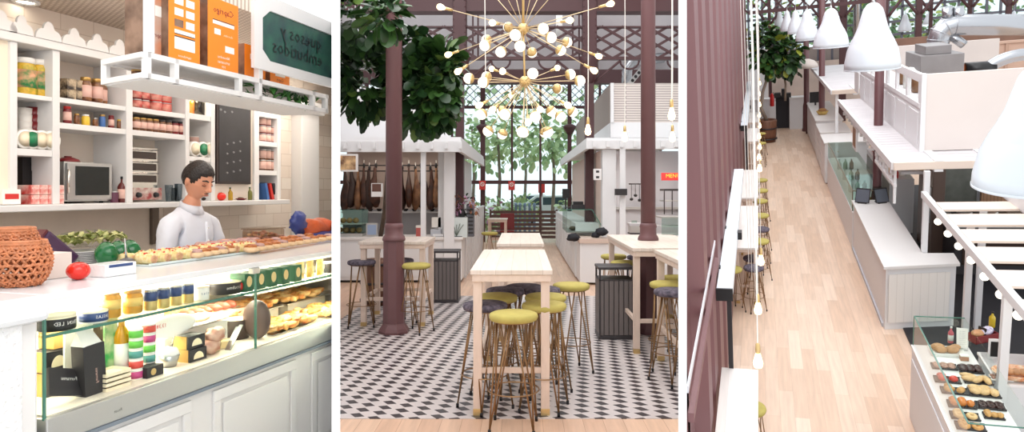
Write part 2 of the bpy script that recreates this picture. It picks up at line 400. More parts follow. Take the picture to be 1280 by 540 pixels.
# left of the unit
carton('tea_box', 'small white box with a red emblem at the far left of the sill', 'box', at(10, 256, 0, XW)+Vector((0, 0, .002)), (.06, .1, .085), [PAPER], panel=(RED, .35, .7))
bottle('sauce_bottle', 'small orange bottle at the far left edge of the sill', 'bottle', at(6, 256, 0, XW-.12), .022, .12, m_('orange_sauce', (214, 110, 60), rough=.2), BLACK)
single('curtain', 'cream curtain hanging at the far left of the shelf unit', 'curtain', MB().add([(XW-.02+.012*math.sin(k*1.1), 1.2+k*(Wy(13)-1.2)/40, z) for z in (SILL, TOPB) for k in range(41)], [(k, k+1, 42+k, 41+k) for k in range(40)], 0, True), mat('cream_cloth', (240, 226, 204), .9))
# bay B
for i, (px, k) in enumerate(((82, 0), (82, 1), (93, 0), (93, 1))):
    p = onshelf(px, 'B2', .12); p.z += k*.068
    carton('black_carton', f'{("lower", "upper")[k]} black and cream carton, {("left", "right")[i//2]} stack on the shelf above the microwave', 'carton', p, (.1, .062, .066), [m_('black_cream_print', (48, 38, 34), rough=.5, noise=(30, .4), col2=(190, 170, 140))], group='black cartons on the top middle shelf')
for i, px in enumerate((107, 115, 121, 127)):
    jar('preserve_jar', f'{ORD[i]} gold lidded jar from the left beside the black cartons', 'jar', onshelf(px, 'B2', .08+.05*(i % 2)), .034, hpx(px, 96, 127)-.01*(i % 2), BRN, GLID, PINKL, group='gold lidded jars on the top middle shelf')
for i, (px, top, w, bd, ld, nm) in enumerate(((84, 134, 12, DKRED, RED, 'dark red jar with red lid'), (96, 142, 8, BRN, GLID, 'small brown jar with gold lid'), (107, 142, 12, YEL, PLASTW, 'short yellow tin with a pale lid'), (119, 145, 8, BRN, STEEL, 'small brown jar with silver lid'), (128, 140, 9, BLU, GLID, 'blue jar with gold lid'), (139, 140, 9, DKRED, DKRED, 'dark red jar with dark red lid'), (149, 144, 7, BRN, YEL, 'small brown jar with yellow lid'))):
    p = onshelf(px, 'B1', .06); jar('preserve_jar', nm + ' in the low row above the microwave', 'jar', p, sz(w, p)/2*.9, hpx(px, top, 156, XW-.06), bd, ld, PINKL if i in (0, 5) else None)
# microwave
p0, p1 = at(80, 253, 0, XW-.06), at(139, 253, 0, XW-.06); zT = at(110, 203, 0, XW-.06).z
t = thing('microwave_oven', 'brushed steel microwave oven with black glass door in the white shelf unit', 'microwave', ((XW-.2), (p0.y+p1.y)/2, SILL), room=True)
ya, yb = p0.y, p1.y; zb = SILL+.012
MB().box((XB+.03, ya, zb), (XW-.06, yb, zT)).build('housing', STEEL, t, .006)
d0, d1 = Wy(92, 238, XW-.06), Wy(134, 238, XW-.06)
MB().box((XW-.06, ya+.01, zb+.01), (XW-.045, yb-.005, zT-.008)).build('door_frame', STEEL, t, .004)
MB().box((XW-.045, d0, at(110, 244, 0, XW-.05).z), (XW-.042, d1, at(110, 208, 0, XW-.05).z)).build('door_window', mat('black_glass', (14, 20, 18), .06), t)
MB().tube([(XW-.02, Wy(89), zT-.05), (XW-.02, Wy(89), zb+.05)], .007).build('handle', CHROME, t)
for y in (ya+.04, yb-.04): MB().lathe([(.012, SILL), (.012, zb)], (XW-.1, y, 0), n=8).build('foot', BLACK, t)
p = Vector((XW-.16, Wy(85, 238, XW-.16), zT)); t = thing('red_bowl', 'small red bowl upside down on top of the microwave', 'bowl', p)
MB().lathe([(.07, 0), (.06, .018), (.03, .03), (.001, .032)], n=18).build('bowl', DKRED, t); MB().lathe([(.02, .03), (.022, .038), (.018, .038)], n=12).build('foot_ring', DKRED, t)
bottle('syrup_bottle', 'dark syrup bottle with black cap right of the microwave', 'bottle', onshelf(153, 'B0', .04), .03, hpx(153, 220, 252), m_('syrup', (96, 36, 34), rough=.2), BLACK, PINKL)
tin('spice_tin', 'small purple tin between microwave and syrup bottle', 'tin', onshelf(143, 'B0', .05), .024, .075, m_('purple_tin', (96, 52, 72), rough=.4), STEEL)
# bay C
for r_ in range(2):
    for i, (px, mt_) in enumerate(((170, DKRED), (180, DKRED), (194, RED), (206, RED))):
        p = onshelf(px, 'C2', .09); h = hpx(px, 113, 137)/2; p.z += r_*h
        tin('tomato_tin', f'{ORD[i]} {("lower", "upper")[r_]} tin from the left, {"dark" if i < 2 else "bright"} red with cream label', 'tin', p, .036 if i < 2 else .045, h*.97, mt_, STEEL, m_('cream_red_label', (228, 168, 150), rough=.5, noise=(18, .5), col2=(190, 40, 40)), group='red tins above the row of small jars')
for i in range(8):
    px = 169.5+i*8.1; p = onshelf(px, 'C1', .05)
    jar('jam_jar', f'{ORD[i]} small jam jar from the left in the row under red tins', 'jar', p, .029, hpx(px, 148.5, 165, XW-.05), BRN if i < 6 else DKRED, GLID if i < 4 else DKG, PINKL, group='row of small jam jars under the red tins')
# counter-top oven with three tiers
ya, yb = Wy(166.5, 238, XW-.05), Wy(204, 238, XW-.05); zt = Wz(185, 184, XW-.05)
t = thing('stacked_oven', 'chrome three-tier countertop oven with control panel right of the microwave', 'oven', (XW-.17, (ya+yb)/2, SILL), room=True)
MB().box((XB+.04, ya, SILL+.01), (XW-.1, yb, zt)).build('housing', CHROME, t, .004)
H = zt-SILL
for k in range(3):
    z = SILL+H*(.36+.215*k); MB().box((XW-.1, ya+.01, z), (XW-.09, yb-.02, z+H*.13)).build('door_window', mat('oven_glass', (60, 46, 40), .1), t)
    MB().tube([(XW-.075, ya+.01, z+H*.165), (XW-.075, yb-.02, z+H*.165)], .006, 6).build('handle', CHROME, t)
MB().box((XW-.1, ya, SILL+.015), (XW-.06, yb, SILL+H*.26)).build('control_panel', m_('red_panel', (150, 60, 58), rough=.4, noise=(20, .4), col2=(200, 190, 180)), t, .004)
for y in (ya+.05, yb-.06): MB().lathe([(.02, 0), (.016, .02), (.001, .02)], (XW-.06, y, SILL+H*.13), n=14, M=RY(math.pi/2)).build('knob', BLACK, t)
for i, (px, h) in enumerate(((211, .12), (217, .1), (223, .13))):
    p = onshelf(px, 'C0', .05+.03*(i % 2)); t = thing('drinking_glass', f'{ORD[i]} clear glass from the left behind the man', 'glass', p, group='glasses standing right of the oven')
    MB().lathe([(.02, 0), (.028, h), (.026, h), (.019, .006), (.001, .006)], n=14).build('glass', glassmat('bluish_glass', (215, 222, 226), .3), t)
# bay D
bottle('wine_bottle', 'dark bottle in the small lit bay right of the red tins', 'bottle', onshelf(249, 'D2', .1), .04, hpx(249, 118, 142), m_('bottle_black', (24, 18, 14), rough=.15), BLACK, sh=.75)
bottle('wine_bottle', 'amber bottle at the left of the small lit bay', 'bottle', onshelf(241.5, 'D2', .14), .03, hpx(249, 120, 142), m_('amber', (170, 90, 30), rough=.15), BLACK, sh=.75)
for k in range(3):
    p = onshelf(242, 'D1', .16); p.z += .055*k; tin('paper_tub', f'{("lowest", "middle", "topmost")[k]} pale tub stacked behind the oval boxes', 'tub', p+Vector((0, 0, .1)) if False else p, .045, .054, PINKL, PAPER, group='pale tubs stacked in the narrow bay')
    p = onshelf(255, 'D1', .16); p.z += .055*k; tin('dark_tub', f'{("lowest", "middle", "topmost")[k]} dark tub stacked beside the blackboard', 'tub', p, .04, .054, DKG, DKG, group='dark tubs stacked in the narrow bay')
discs([(242, CRM, 'cream round cheese box standing just above the man, left of three'), (252.5, GRN, 'green printed round cheese box standing just above the man'), (261, CRM, 'cream round cheese box standing just above the man, right of three')], 'D1', 177, 196, 0)
area('bay_lamp', (XW-.12, Wy(250), Wz(250, 114)), .1, 1.2, (1, .8, .5))
# bay E: blackboard and bits on the sill
ya, yb = Wy(270), Wy(312.5); zt, zb = Wz(290, 130), Wz(290, 230)
t = thing('blackboard', 'tall framed blackboard with faint chalk marks on the white shelf unit', 'blackboard', (XW, (ya+yb)/2, zb), room=True)
MB().box((XW-.02, Wy(269), Wz(269, 258)), (XW-.03, Wy(318), TOPB)).build('backing_board', CREAM, su)
MB().box((XW-.02, ya, zb), (XW+.01, yb, zt)).build('frame', mat('dark_wood_frame', (58, 46, 42), .5), t, .003)
MB().box((XW+.01, ya+.02, zb+.02), (XW+.013, yb-.02, zt-.02)).build('slate', mat('slate_black', (52, 50, 52), .5, noise=(6, .25)), t)
CH = mat('chalk', (128, 128, 128), .9)
for k, (a, b) in enumerate(((276, 137), (281, 140), (290, 140))): q = at(a, b, 0, XW+.015); MB().ball(q, .014, 8, 6, sc=(.1, 1, .7)).build('chalk_mark', CH, t)
for r_ in range(4):
    for c_ in range(3): q = at(284+c_*8, 180+r_*12-c_*1.5, 0, XW+.015); MB().ball(q, .014, 6, 4, sc=(.05, 1.1, .6)).build('chalk_mark', CH, t)
TOM = m_('tomato_skin', (222, 44, 30), rough=.15)
def tomato(label, loc, r):
    t = thing('tomato', label, 'tomato', loc)
    MB().ball((0, 0, r*.82), r, 20, 14, sc=(1, 1, .85), fn=lambda d: 1+.035*math.cos(5*math.atan2(d.y, d.x))*(1-abs(d.z))-.16*max(0, d.z-.8)).build('fruit', TOM, t)
    g = MB()
    for k in range(5): a = k*1.257; g.add([(0, 0, r*1.52), (r*.18*math.cos(a+.5), r*.18*math.sin(a+.5), r*1.53), (r*.5*math.cos(a), r*.5*math.sin(a), r*1.5), (r*.18*math.cos(a-.5), r*.18*math.sin(a-.5), r*1.53)], [(0, 1, 2, 3)])
    g.tube([(0, 0, r*1.5), (r*.1, 0, r*1.75)], r*.05, 5); g.build('stalk', m_('stalk_green', (60, 110, 50), rough=.6), t)
tomato('ripe red tomato on the sill under the blackboard', at(276, 249.5, 0, XW-.02).xyz*Vector((1, 1, 0)) + Vector((0, 0, SILL)), .045) if False else None
q = onshelf(276, 'A0', .02); q.z = SILL; tomato('ripe red tomato on the sill under the blackboard', q, .04)
q = onshelf(287.5, 'A0', .02); bottle('oil_bottle', 'small bottle of golden oil on the sill under the blackboard', 'bottle', q, .022, .105, m_('olive_oil', (176, 140, 40), rough=.1), m_('green_cap', (50, 80, 50), rough=.4))
q = onshelf(312, 'A0', .02); bottle('oil_bottle', 'small green bottle on the sill at the blackboard right corner', 'bottle', q, .022, .11, m_('olive_green', (110, 110, 50), rough=.1), m_('green_cap', (50, 80, 50), rough=.4))
q = onshelf(300, 'A0', .02); t = thing('serving_dish', 'small dark dish between the two oil bottles on the sill', 'dish', q); MB().lathe([(.03, 0), (.06, .015), (.056, .015), (.001, .005)], n=18).build('dish', DKRED, t); MB().ball((0, 0, .015), .03, sc=(1, 1, .35)).build('food', BRN, t)
# bay F
carton('blue_book', 'blue book lying in the top of the narrow right bay', 'book', onshelf(333, 'F3', .12), (.18, .17, .05), [BLU])
for nm, key, rows, base in (('F2', 'F2', 3, 'upper'), ('F1', 'F1', 2, 'lower')):
    for c_ in range(3):
        for r_ in range(rows):
            if nm == 'F2' and c_ == 2 and r_ == 2: continue
            px = 327.5+c_*6.3; p = onshelf(px, key, .07); h = .07 if rows == 3 else .092; p.z += r_*(h+.001)
            tin('preserve_tin', f'{ORD[r_]} tin up, {ORD[c_]} from the left, in the {base} stack of the right bay', 'tin', p, .034, h, DKRED if (nm == 'F2') else BRN, STEEL, PINKL, group=f'{base} stack of preserve tins in the right bay')
for i, (px, mt_, a) in enumerate(((327, BLU, .25), (333, RED, .3), (338, m_('book_dark', (40, 44, 52), rough=.5), .35))):
    p = onshelf(px, 'F0', .1); h = .15
    carton('cook_book', ('blue', 'red', 'dark')[i]+' book leaning in the lowest right bay', 'book', p, (.15, .03, h), [mt_], rot=RX(a))
# white pilaster on the tiled wall
ya, yb = Wy(377, 238, XB+.12), Wy(399, 238, XB+.12)
t = thing('pilaster', 'plain white pilaster standing on the pale tiled wall', 'pilaster', (XB+.06, (ya+yb)/2, 0), room=True)
ztop = at(390, 143, 0, XB+.12).z
MB().box((XB, ya, 0), (XB+.12, yb, ztop)).build('shaft', WHITE, t, .005); MB().box((XB, ya-.05, ztop), (XB+.16, yb+.05, ztop+.12)).build('capital', WHITE, t, .01)
MB().box((XB, ya-.03, 0), (XB+.14, yb+.03, .2)).build('base', WHITE, t, .005)

# ---- the refrigerated display case
ZT = at(57, 368, 0, XF).z                      # top of the case
ZS = at(57, 418, 0, XF-.06).z; ZD = at(57, 522, 0, XF).z
ZR = at(104, 540, 0, XF).z                     # foot of the steel rail
YA = at(55, 440, 0, XF).y; YB = 4.6; XK = XF-.78
STONEW = mat('white_counter_top', (226, 228, 230), .18)
dc = thing('display_case', 'long white glass-fronted delicatessen display case with panelled base', 'display case', ((XF+XK)/2, (YA+YB)/2, 0), room=True)
MB().box((XK, YA-.0, ZT-.025), (XF, YB, ZT)).build('top_slab', STONEW, dc, .003)
MB().box((XK+.02, YA, .12), (XF-.005, YB, ZR)).build('base_cabinet', WHITE, dc)
MB().box((XK+.02, YA, ZR), (XF+.012, YB, ZD-.004)).build('steel_rail', STEEL, dc, .004)
MB().box((XF-.01, YA, ZR-.012), (XF+.02, YB, ZR)).build('lower_strip', mat('blue_grey_trim', (120, 130, 140), .4), dc)  # narrow blue-grey strip along the foot of the steel rail
MB().box((XK+.05, YA+.02, ZD-.004), (XF-.012, YB, ZD)).build('deck', mat('pinkish_deck', (240, 226, 210), .4), dc)
MB().box((XK, YA, ZD), (XK+.03, YB, ZT-.025)).build('back_panel', mat('warm_case_back', (240, 228, 210), .5), dc)
MB().box((XF-.32, YA+.03, ZS-.008), (XF-.045, YB, ZS)).build('glass_shelf', [glassmat('green_glass', (246, 252, 247), .2)], dc)
MB().box((XF-.045, YA+.03, ZS-.01), (XF-.041, YB, ZS+.001)).build('shelf_edge', GEDGE, dc)
yj = at(320, 400, 0, XF).y
for k, (a, b) in enumerate(((YA+.002, yj-.003), (yj+.003, YB))): MB().box((XF-.006, a, ZD), (XF, b, ZT-.026)).build('front_glass', CLEAR, dc)
MB().box((XF-.008, yj-.004, ZD-.02), (XF+.002, yj+.004, ZT-.026)).build('glass_joint', GEDGE, dc)
MB().box((XF-.008, YA-.001, ZD-.01), (XF+.001, YA+.007, ZT-.026)).build('glass_edge', GEDGE, dc)
MB().box((XK+.03, YA, ZD), (XF-.01, YA+.006, ZT-.026)).build('end_glass', CLEAR, dc)
MB().cbox((XF-.01, yj+.0, ZT-.04), (.03, .05, .03)).build('hinge', STEEL, dc, .004)
MB().box((XF-.05, YA+.05, ZT-.04), (XF-.03, YB, ZT-.027)).build('lamp_tube', mat('case_lamp', (255, 246, 228), .4, emit=1.0), dc)
area('case_light', (XF-.3, (YA+3.85)/2, ZT-.05), .3, 26, (1, .92, .8), sy=3.8-YA)
# shaker panels of the base
for i, (a, b) in enumerate(((104, 228), (275, 363), (395, 480))):
    y0 = at(a, 500, 0, XF).y if i else YA+.25; y1 = at(b, 450, 0, XF).y; z1 = ZR-.085; z0 = .2; g = MB()
    o_ = .045
    g.box((XF-.005, y0-o_, z1), (XF+.008, y1+o_, z1+.05)); g.box((XF-.005, y0-o_, z0-.05), (XF+.008, y1+o_, z0))
    g.box((XF-.005, y0-o_, z0), (XF+.008, y0, z1)); g.box((XF-.005, y1, z0), (XF+.008, y1+o_, z1))
    g.build('door_frame', WHITE, dc, .003)
    MB().box((XF-.005, y0+.02, z0+.02), (XF+.003, y1-.02, z1-.02)).build('door_panel', WHITE, dc, .006)
MB().box((XK+.1, YA+.1, 0), (XF-.06, YB, .12)).build('plinth', DKG, dc)
MB().text('Frost', at(118, 536, 0, XF+.013)+Vector((0, .1, .03)), (0, -1, 0), (0, 0, 1), .012).build('rail_lettering', BLACK, dc)
# end block with embossed panel
eb = thing('counter_end', 'white rounded end block of the counter with embossed front panel', 'counter', (XF-.3, YA-.4, 0), room=True)
zt2 = at(20, 384, 0, XF+.03).z
MB().box((XK, -.2, zt2-.06), (XF+.05, YA-.012, ZT+.004)).build('top_slab', STONEW, eb, .02)
MB().box((XK+.02, -.15, 0), (XF+.0, YA-.02, zt2-.06)).build('body', WHITE, eb, .01)
ye = at(28, 450, 0, XF+.01).y
MB().box((XF, -.1, .1), (XF+.012, ye, at(15, 408, 0, XF+.01).z)).build('embossed_panel', mat('embossed_white', (240, 240, 240), .4, bump=(60, 1.0)), eb, .004)

def top(px, py): return at(px, py, 2, ZT+.001)
# ---- things on the case
def basket(label, loc, r, h):
    t = thing('wicker_basket', label, 'basket', loc, rot=RZ(.2)); WK = mat('brown_wicker', (206, 128, 84), .5, noise=(40, .35)); g = MB(); rim = MB()
    n = 22
    def rad(z): q = z/h; return r*(.72+.42*math.sin(min(1, q*1.02)*math.pi*.8)**.7*1.0)*(1 if q < .75 else 1-.25*(q-.75))
    for sgn in (1, -1):
        for k in range(n):
            pts = []
            for j in range(13):
                z = h*j/12; a = 2*math.pi*k/n+sgn*j*.105; rr = rad(z)+.004*sgn*math.cos(j*math.pi)
                pts.append((rr*math.cos(a), rr*math.sin(a), z))
            g.tube(pts, .0045, 5)
    for z in (0.0, .12, .3, .5, .68, .8, .9): 
        rr = rad(z*h); g.tube([(rr*math.cos(a/24*2*math.pi), rr*math.sin(a/24*2*math.pi), z*h+.003*math.sin(a*2)) for a in range(25)], .005, 5)
    g.build('woven_wall', WK, t)
    for z, q in ((h, 1.0), (h-.012, 1.03), (h+.008, .98)): rim.tube([(rad(h)*q*math.cos(a/28*2*math.pi), rad(h)*q*math.sin(a/28*2*math.pi), z) for a in range(29)], .007, 6)
    rim.build('rim', WK, t); MB().lathe([(r*.7, 0), (r*.7, .006), (.001, .006)], n=20).build('base', WK, t)
    return t
b1 = basket('round woven brown wicker basket on the counter end at far left', top(26, 357)+Vector((0, 0, .005)), .083, .15)
basket('second brown wicker basket tilted inside the larger basket', top(20, 356)+Vector((-.01, 0, .07)), .068, .13)
carton('cardboard_tray', 'low white cardboard box between basket and tomato', 'box', top(70, 350)+Vector((-.1, 0, 0)), (.12, .2, .1), [mat('offwhite_card', (226, 214, 204), .6)])
# purple leaning pack
a = at(90, 326, 0, -2.88); b_ = at(51, 294, 0, -2.88)
t = thing('purple_packet', 'long dark purple packet leaning diagonally behind the white box', 'packet', a, room=True); MB().beam(a, b_, .06, .06, up=(1, 0, 0)).build('wrap', m_('dark_purple', (66, 36, 66), rough=.3), t, .012); d = (b_-a).normalized(); MB().beam(b_, b_+d*.01, .05, .05, up=(1, 0, 0)).build('end_cap', m_('dark_red_cap', (90, 30, 40), rough=.4), t)
carton('sponge_packet', 'small yellow packet behind the white cardboard box', 'packet', top(70, 333)+Vector((-.3, .0, 0)), (.05, .12, .085), [YEL])
tomato('large ripe red tomato in front on the white counter', top(98, 349.5), .042)
p = top(108, 329)+Vector((-.02, 0, 0)); t = thing('plate_stack', 'stack of grey-white plates behind the tomato', 'plates', p)
for k in range(7): MB().lathe([(.07, k*.008), (.115, k*.008+.012), (.112, k*.008+.014), (.06, k*.008+.004), (.001, k*.008+.004)], n=24).build('plate', mat('grey_plate', (206, 202, 200), .25), t)
# bag of salad leaves
p = top(122, 326)+Vector((-.05, 0, 0)); t = thing('salad_bag', 'clear bag of green salad leaves on top of the plates', 'salad bag', p+Vector((0, 0, .075))); g = MB()
for k in range(150):
    a = R.uniform(0, 6.28); u = R.random()**.5; c = Vector((.09*u*math.cos(a), .19*u*math.sin(a), .035+R.uniform(-.03, .04)*(1-u*.7))); q = RZ(R.uniform(0, 6)) @ RX(R.uniform(-1, 1))
    g.add([c+q@Vector(v) for v in ((0, -.022, 0), (.016, 0, .008), (0, .022, 0), (-.016, 0, .008))], [(0, 1, 2, 3)], R.randrange(2))
g.build('leaves', [m_('leaf_olive', (122, 128, 60), rough=.6), m_('leaf_pale', (186, 180, 120), rough=.6)], t); MB().ball((0, 0, .035), 1, 16, 8, sc=(.1, .2, .045)).build('bag', CLEAR, t)
p = top(152, 330)+Vector((-.02, 0, 0)); t = thing('pepper_pack', 'wrapped pack of shiny dark green peppers on the counter', 'vegetable pack', p)
for k in range(3): MB().ball((0, -.065+.065*k, .052), .062, 14, 10, sc=(.9, .8, .9), fn=lambda d: 1+.06*math.cos(4*math.atan2(d.y, d.x))).build('pepper', m_('pepper_green', (20, 96, 48), rough=.1), t)
MB().cbox((0, 0, .004), (.11, .2, .008)).build('tray', PAPER, t, .003)
carton('white_packet', 'white wrapped packet of paper goods in front of the green peppers', 'packet', top(149, 344)+Vector((-.04, 0, 0)), (.1, .15, .05), [mat('white_wrap', (240, 238, 236), .2, bump=(30, .5))], panel=(NAVY, .72, .95))
p = top(180, 334)+Vector((-.1, 0, 0)); t = thing('kitchen_knife', 'kitchen knife with upright black handle beside the pepper pack', 'knife', p); MB().tube([(0, 0, .02), (0, -.01, .13)], [.006, .003], 6).build('blade', STEEL, t); MB().ball((0, 0, .02), .03, sc=(1, 1.3, .7)).build('holder', m_('grey_holder', (96, 92, 90), rough=.5), t)
# glass platters with rolls and pastries
def platter(a, b, label):
    p0, p1 = top(*a), top(*b); t = thing('glass_platter', label, 'platter', ((p0.x-.13), (p0.y+p1.y)/2, ZT+.001))
    L = p1.y-p0.y; MB().box((-.14, -L/2, .0), (.14, L/2, .006)).build('plate', mat('pale_green_glass', (222, 234, 232), .08), t, .002); MB().box((.13, -L/2, .006), (.14, L/2, .012)).build('rim', mat('pale_green_glass', (222, 234, 232), .08), t)
    return t, p0, p1
ROLL = mat('cream_roll', (240, 222, 172), .6, noise=(60, .25), col2=(222, 190, 120)); SWIRL = mat('pink_swirl', (222, 160, 140), .6); CRUST = mat('golden_crust', (214, 140, 76), .55, noise=(35, .5), col2=(160, 84, 40)); PURP = mat('purple_roll', (150, 112, 112), .6, noise=(40, .5), col2=(200, 160, 150)); PALEB = mat('pale_bread', (240, 204, 160), .6, noise=(20, .3))
def spiral(mb, c, r, ax='x', m=1):
    pts = [Vector((.003, r*(.15+.75*k/22)*math.cos(k*.6), r*(.15+.75*k/22)*math.sin(k*.6))) for k in range(23)]; mb.tube([c+p for p in pts], r*.07, 4, m)
t1, p0, p1 = platter((186, 333), (292, 314), 'pale glass platter of cream rolled sandwiches in front of the man')
for i in range(10):
    for j in range(2):
        y = p0.y+.03+(p1.y-p0.y-.05)*i/9; x = p0.x-.05-j*.11; rr = .024; tt = thing('rolled_sandwich', f'{ORD[i]} cream rolled sandwich from the left in the {("front", "back")[j]} row', 'rolled sandwich', (x, y, ZT+.008), R.uniform(-.1, .1), group='cream rolled sandwiches on the glass platter')
        MB().lathe([(rr*.9, -.045), (rr, -.035), (rr, .035), (rr*.9, .045)], (0, 0, rr), n=14, M=RY(math.pi/2)).build('roll', ROLL, tt)
        g = MB(); spiral(g, Vector((.045, 0, rr)), rr); g.build('filling', SWIRL, tt)
        g = MB()
        for q in range(4): g.ball((R.uniform(-.03, .03), R.uniform(-.01, .01), 2*rr), .006, 6, 4, q % 2)
        g.build('garnish', [m_('red_garnish', (210, 70, 50), rough=.5), ROLL], tt)
t2, p0, p1 = platter((296, 313), (356, 302), 'glass platter with purple and pale rolled pieces right of the man')
for i in range(9):
    y = p0.y-.12+(p1.y-p0.y+.1)*i/9; tt = thing('berry_roll', f'{ORD[i]} purple rolled pastry from the left on the middle platter', 'pastry', (p0.x-.13, y, ZT+.008), group='purple rolled pastries on the middle platter'); MB().lathe([(.018, -.05), (.024, -.04), (.024, .04), (.018, .05)], (0, 0, .024), n=12, M=RY(math.pi/2)).build('roll', PURP, tt)
    g = MB(); spiral(g, Vector((.05, 0, .024)), .022); g.build('filling', PALEB, tt)
t3, p0, p1 = platter((360, 301), (440, 288), 'glass platter of golden pastries at the right end of the case')
for i in range(16):
    for j in range(2):
        px = 272+i*9.6; p = top(px, 326-(px-272)*.165); nm = f'{ORD[i]} golden open pastry from the left, {("front", "back")[j]} row on top of the case'
        tt = thing('open_pastry', nm, 'pastry', (p.x-.03-.16*j-.1*(i < 5), p.y, ZT+.012), R.uniform(0, .4), group='golden open pastries in rows on the case'); MB().ball((0, 0, .016), .045, 12, 8, sc=(1, .9, .42)).build('bread', PALEB if j == 0 else CRUST, tt)
        MB().ball((0, 0, .032), .034, 10, 6, sc=(1, .9, .4), fn=lambda d: 1+.15*math.sin(9*d.x+7*d.y)).build('topping', CRUST if (i+j) % 3 else PURP, tt)
# tub, bag
p = Vector((-2.87, 3.72, ZT+.001)); t = thing('plastic_tub', 'clear plastic tub of shredded food beside the man', 'tub', p); g = MB(); g.prism([(-.08, -.11), (.08, -.11), (.08, .11), (-.08, .11)], 0, .1); g.build('tub', glassmat('cloudy_plastic', (230, 222, 214), .3), t, .01)
g = MB()
for k in range(60): c = Vector((R.uniform(-.065, .065), R.uniform(-.09, .09), R.uniform(.01, .085))); g.ball(c, .015, 6, 4, k % 2, sc=(1.2, .7, .6))
g.build('shredded_food', [PALEB, m_('meat_pink', (206, 158, 140), rough=.6)], t); MB().prism([(-.085, -.115), (.085, -.115), (.085, .115), (-.085, .115)], .1, .108).build('lid', glassmat('cloudy_plastic', (230, 222, 214), .3), t, .003)
p = Vector((-2.87, 4.22, ZT+.001)); t = thing('bread_bag', 'crumpled blue and orange bread bag against the tiled wall', 'bag', p)
OR = mat('orange_wrap', (214, 96, 40), .35, noise=(9, .4), bump=(20, .6)); BL = mat('blue_wrap', (44, 60, 128), .3, bump=(20, .6))
MB().ball((0, .05, .075), .12, 20, 12, sc=(.7, 1.9, .62), fn=lambda d: 1+.1*math.sin(8*d.y+5*d.z)).build('bag', OR, t); MB().ball((.02, -.16, .12), .06, 14, 10, sc=(.8, 1.2, 1.3), fn=lambda d: 1+.2*math.sin(9*d.z+4*d.x)).build('gathered_end', BL, t); MB().ball((.03, .3, .05), .07, 12, 8, sc=(.8, 1.3, .6), fn=lambda d: 1+.2*math.sin(9*d.z+4*d.x)).build('blue_corner', BL, t); MB().ball((.02, .08, .03), .1, 12, 8, sc=(.85, 2.2, .35)).build('blue_underside', BL, t)

# ---- inside the case: upper glass shelf
def sh(px, py): p = at(px, py, 2, ZS+.001); return p
def dk(px, py): return at(px, py, 2, ZD+.001)
def place_x(px, x, z): p = at(px, 300, 0, x); return Vector((x, p.y, z))
CTOP = mat('cream_lid', (246, 234, 204), .4); DTN = mat('black_tin', (40, 36, 36), .35)
p = place_x(70, XF-.11, ZS); tin('cheese_tin', 'wide black round tin with white lettering and cream lid, left in the case', 'tin', p, .062, .048, DTN, CTOP, None, txt='DEL NORTE', tcol=PAPER, tsize=.0135)
MB().lathe([(.062, .048), (.06, .062), (.001, .066)], n=20).build('cream_lid', CTOP, bpy.data.objects['cheese_tin'])
p = place_x(117, XF-.1, ZS); t = tin('fish_tin', 'blue and white round tin with a cream lid beside the wide black tin', 'tin', p, .048, .045, PLASTW, CTOP, NAVY, txt='SALSAS', tcol=PAPER, tsize=.012)
for i, (px, nm, w) in enumerate(((139, 'left square golden jar with gold label behind the glass', .034), (166, 'right golden jar with wooden lid behind the glass', .036))):
    p = place_x(px, XF-.12, ZS); jar('honey_jar', nm, 'jar', p, w, .105-.01*i, m_('honey', (232, 170, 70), rough=.1, noise=(12, .3)), m_('wood_lid', (206, 160, 100), rough=.5), m_('gold_label', (240, 206, 120), rough=.5), labz=(.4, .75))
for i in range(4):
    p = place_x(188+i*15.5, XF-.1, ZS); t = tin('anchovy_tin', f'{ORD[i]} tall blue and gold tin from the left on the glass shelf', 'tin', p, .026, .085, m_('gold_tin', (212, 186, 120), rough=.3, metal=.4), STEEL, None, group='four tall blue and gold tins on the glass shelf')
    MB().lathe([(.0265, .04), (.0265, .08)], n=16).build('blue_band', NAVY, t)
p = place_x(252, XF-.1, ZS); tin('salsa_tin', 'small white tin with blue lettering right of the blue tins', 'tin', p, .033, .062, PLASTW, CTOP, None, txt='salsas', tcol=NAVY, tsize=.013)
p = place_x(279, XF-.15, ZS); t = tin('ham_tin', 'wide black round tin with red emblem under a cream lid', 'tin', p, .085, .06, DTN, CTOP, None, txt='embutidos', tcol=PAPER, tsize=.017)
MB().ball((.079, .035, .03), .02, 10, 6, sc=(.2, 1, .9)).build('red_emblem', RED, t)
for i in range(5):
    p = place_x(302+i*15.5, XF-.1, ZS); t = carton('green_box', f'{ORD[i]} deep green box from the left with oval gold label', 'box', p, (.09, .062, .09), [DGRN], group='deep green boxes with oval gold labels')
    MB().ball((.046, 0, .05), .02, 16, 10, sc=(.06, 1, 1.35)).build('oval_label', m_('oval_gold', (228, 200, 140), rough=.4), t)
for i in range(3):
    p = place_x(375+i*12.5, XF-.11, ZS); t = thing('snack_bag', f'{ORD[i]} yellow snack bag from the left beside the green boxes', 'bag', p, R.uniform(-.2, .2), group='yellow snack bags on the glass shelf')
    MB().add([(s_*.022*math.sin(math.pi*j/6)**.6*(1-.3*k/6 if True else 1)*math.sin(math.pi*min(max(k, .6), 5.7)/6)**.5, -.034+.068*j/6, .1*k/6) for s_ in (1, -1) for k in range(7) for j in range(7)], [(o+k*7+j, o+k*7+j+1, o+k*7+j+8, o+k*7+j+7) for o in (0, 49) for k in range(6) for j in range(6)], 0, True).build('bag', m_('yellow_foil', (240, 196, 80), rough=.3, noise=(25, .3), col2=(250, 232, 170)), t)
    MB().ball((.022, 0, .05), .014, 10, 6, sc=(.2, 1, 1.3)).build('emblem', m_('cream_emblem', (250, 236, 190), rough=.4), t)
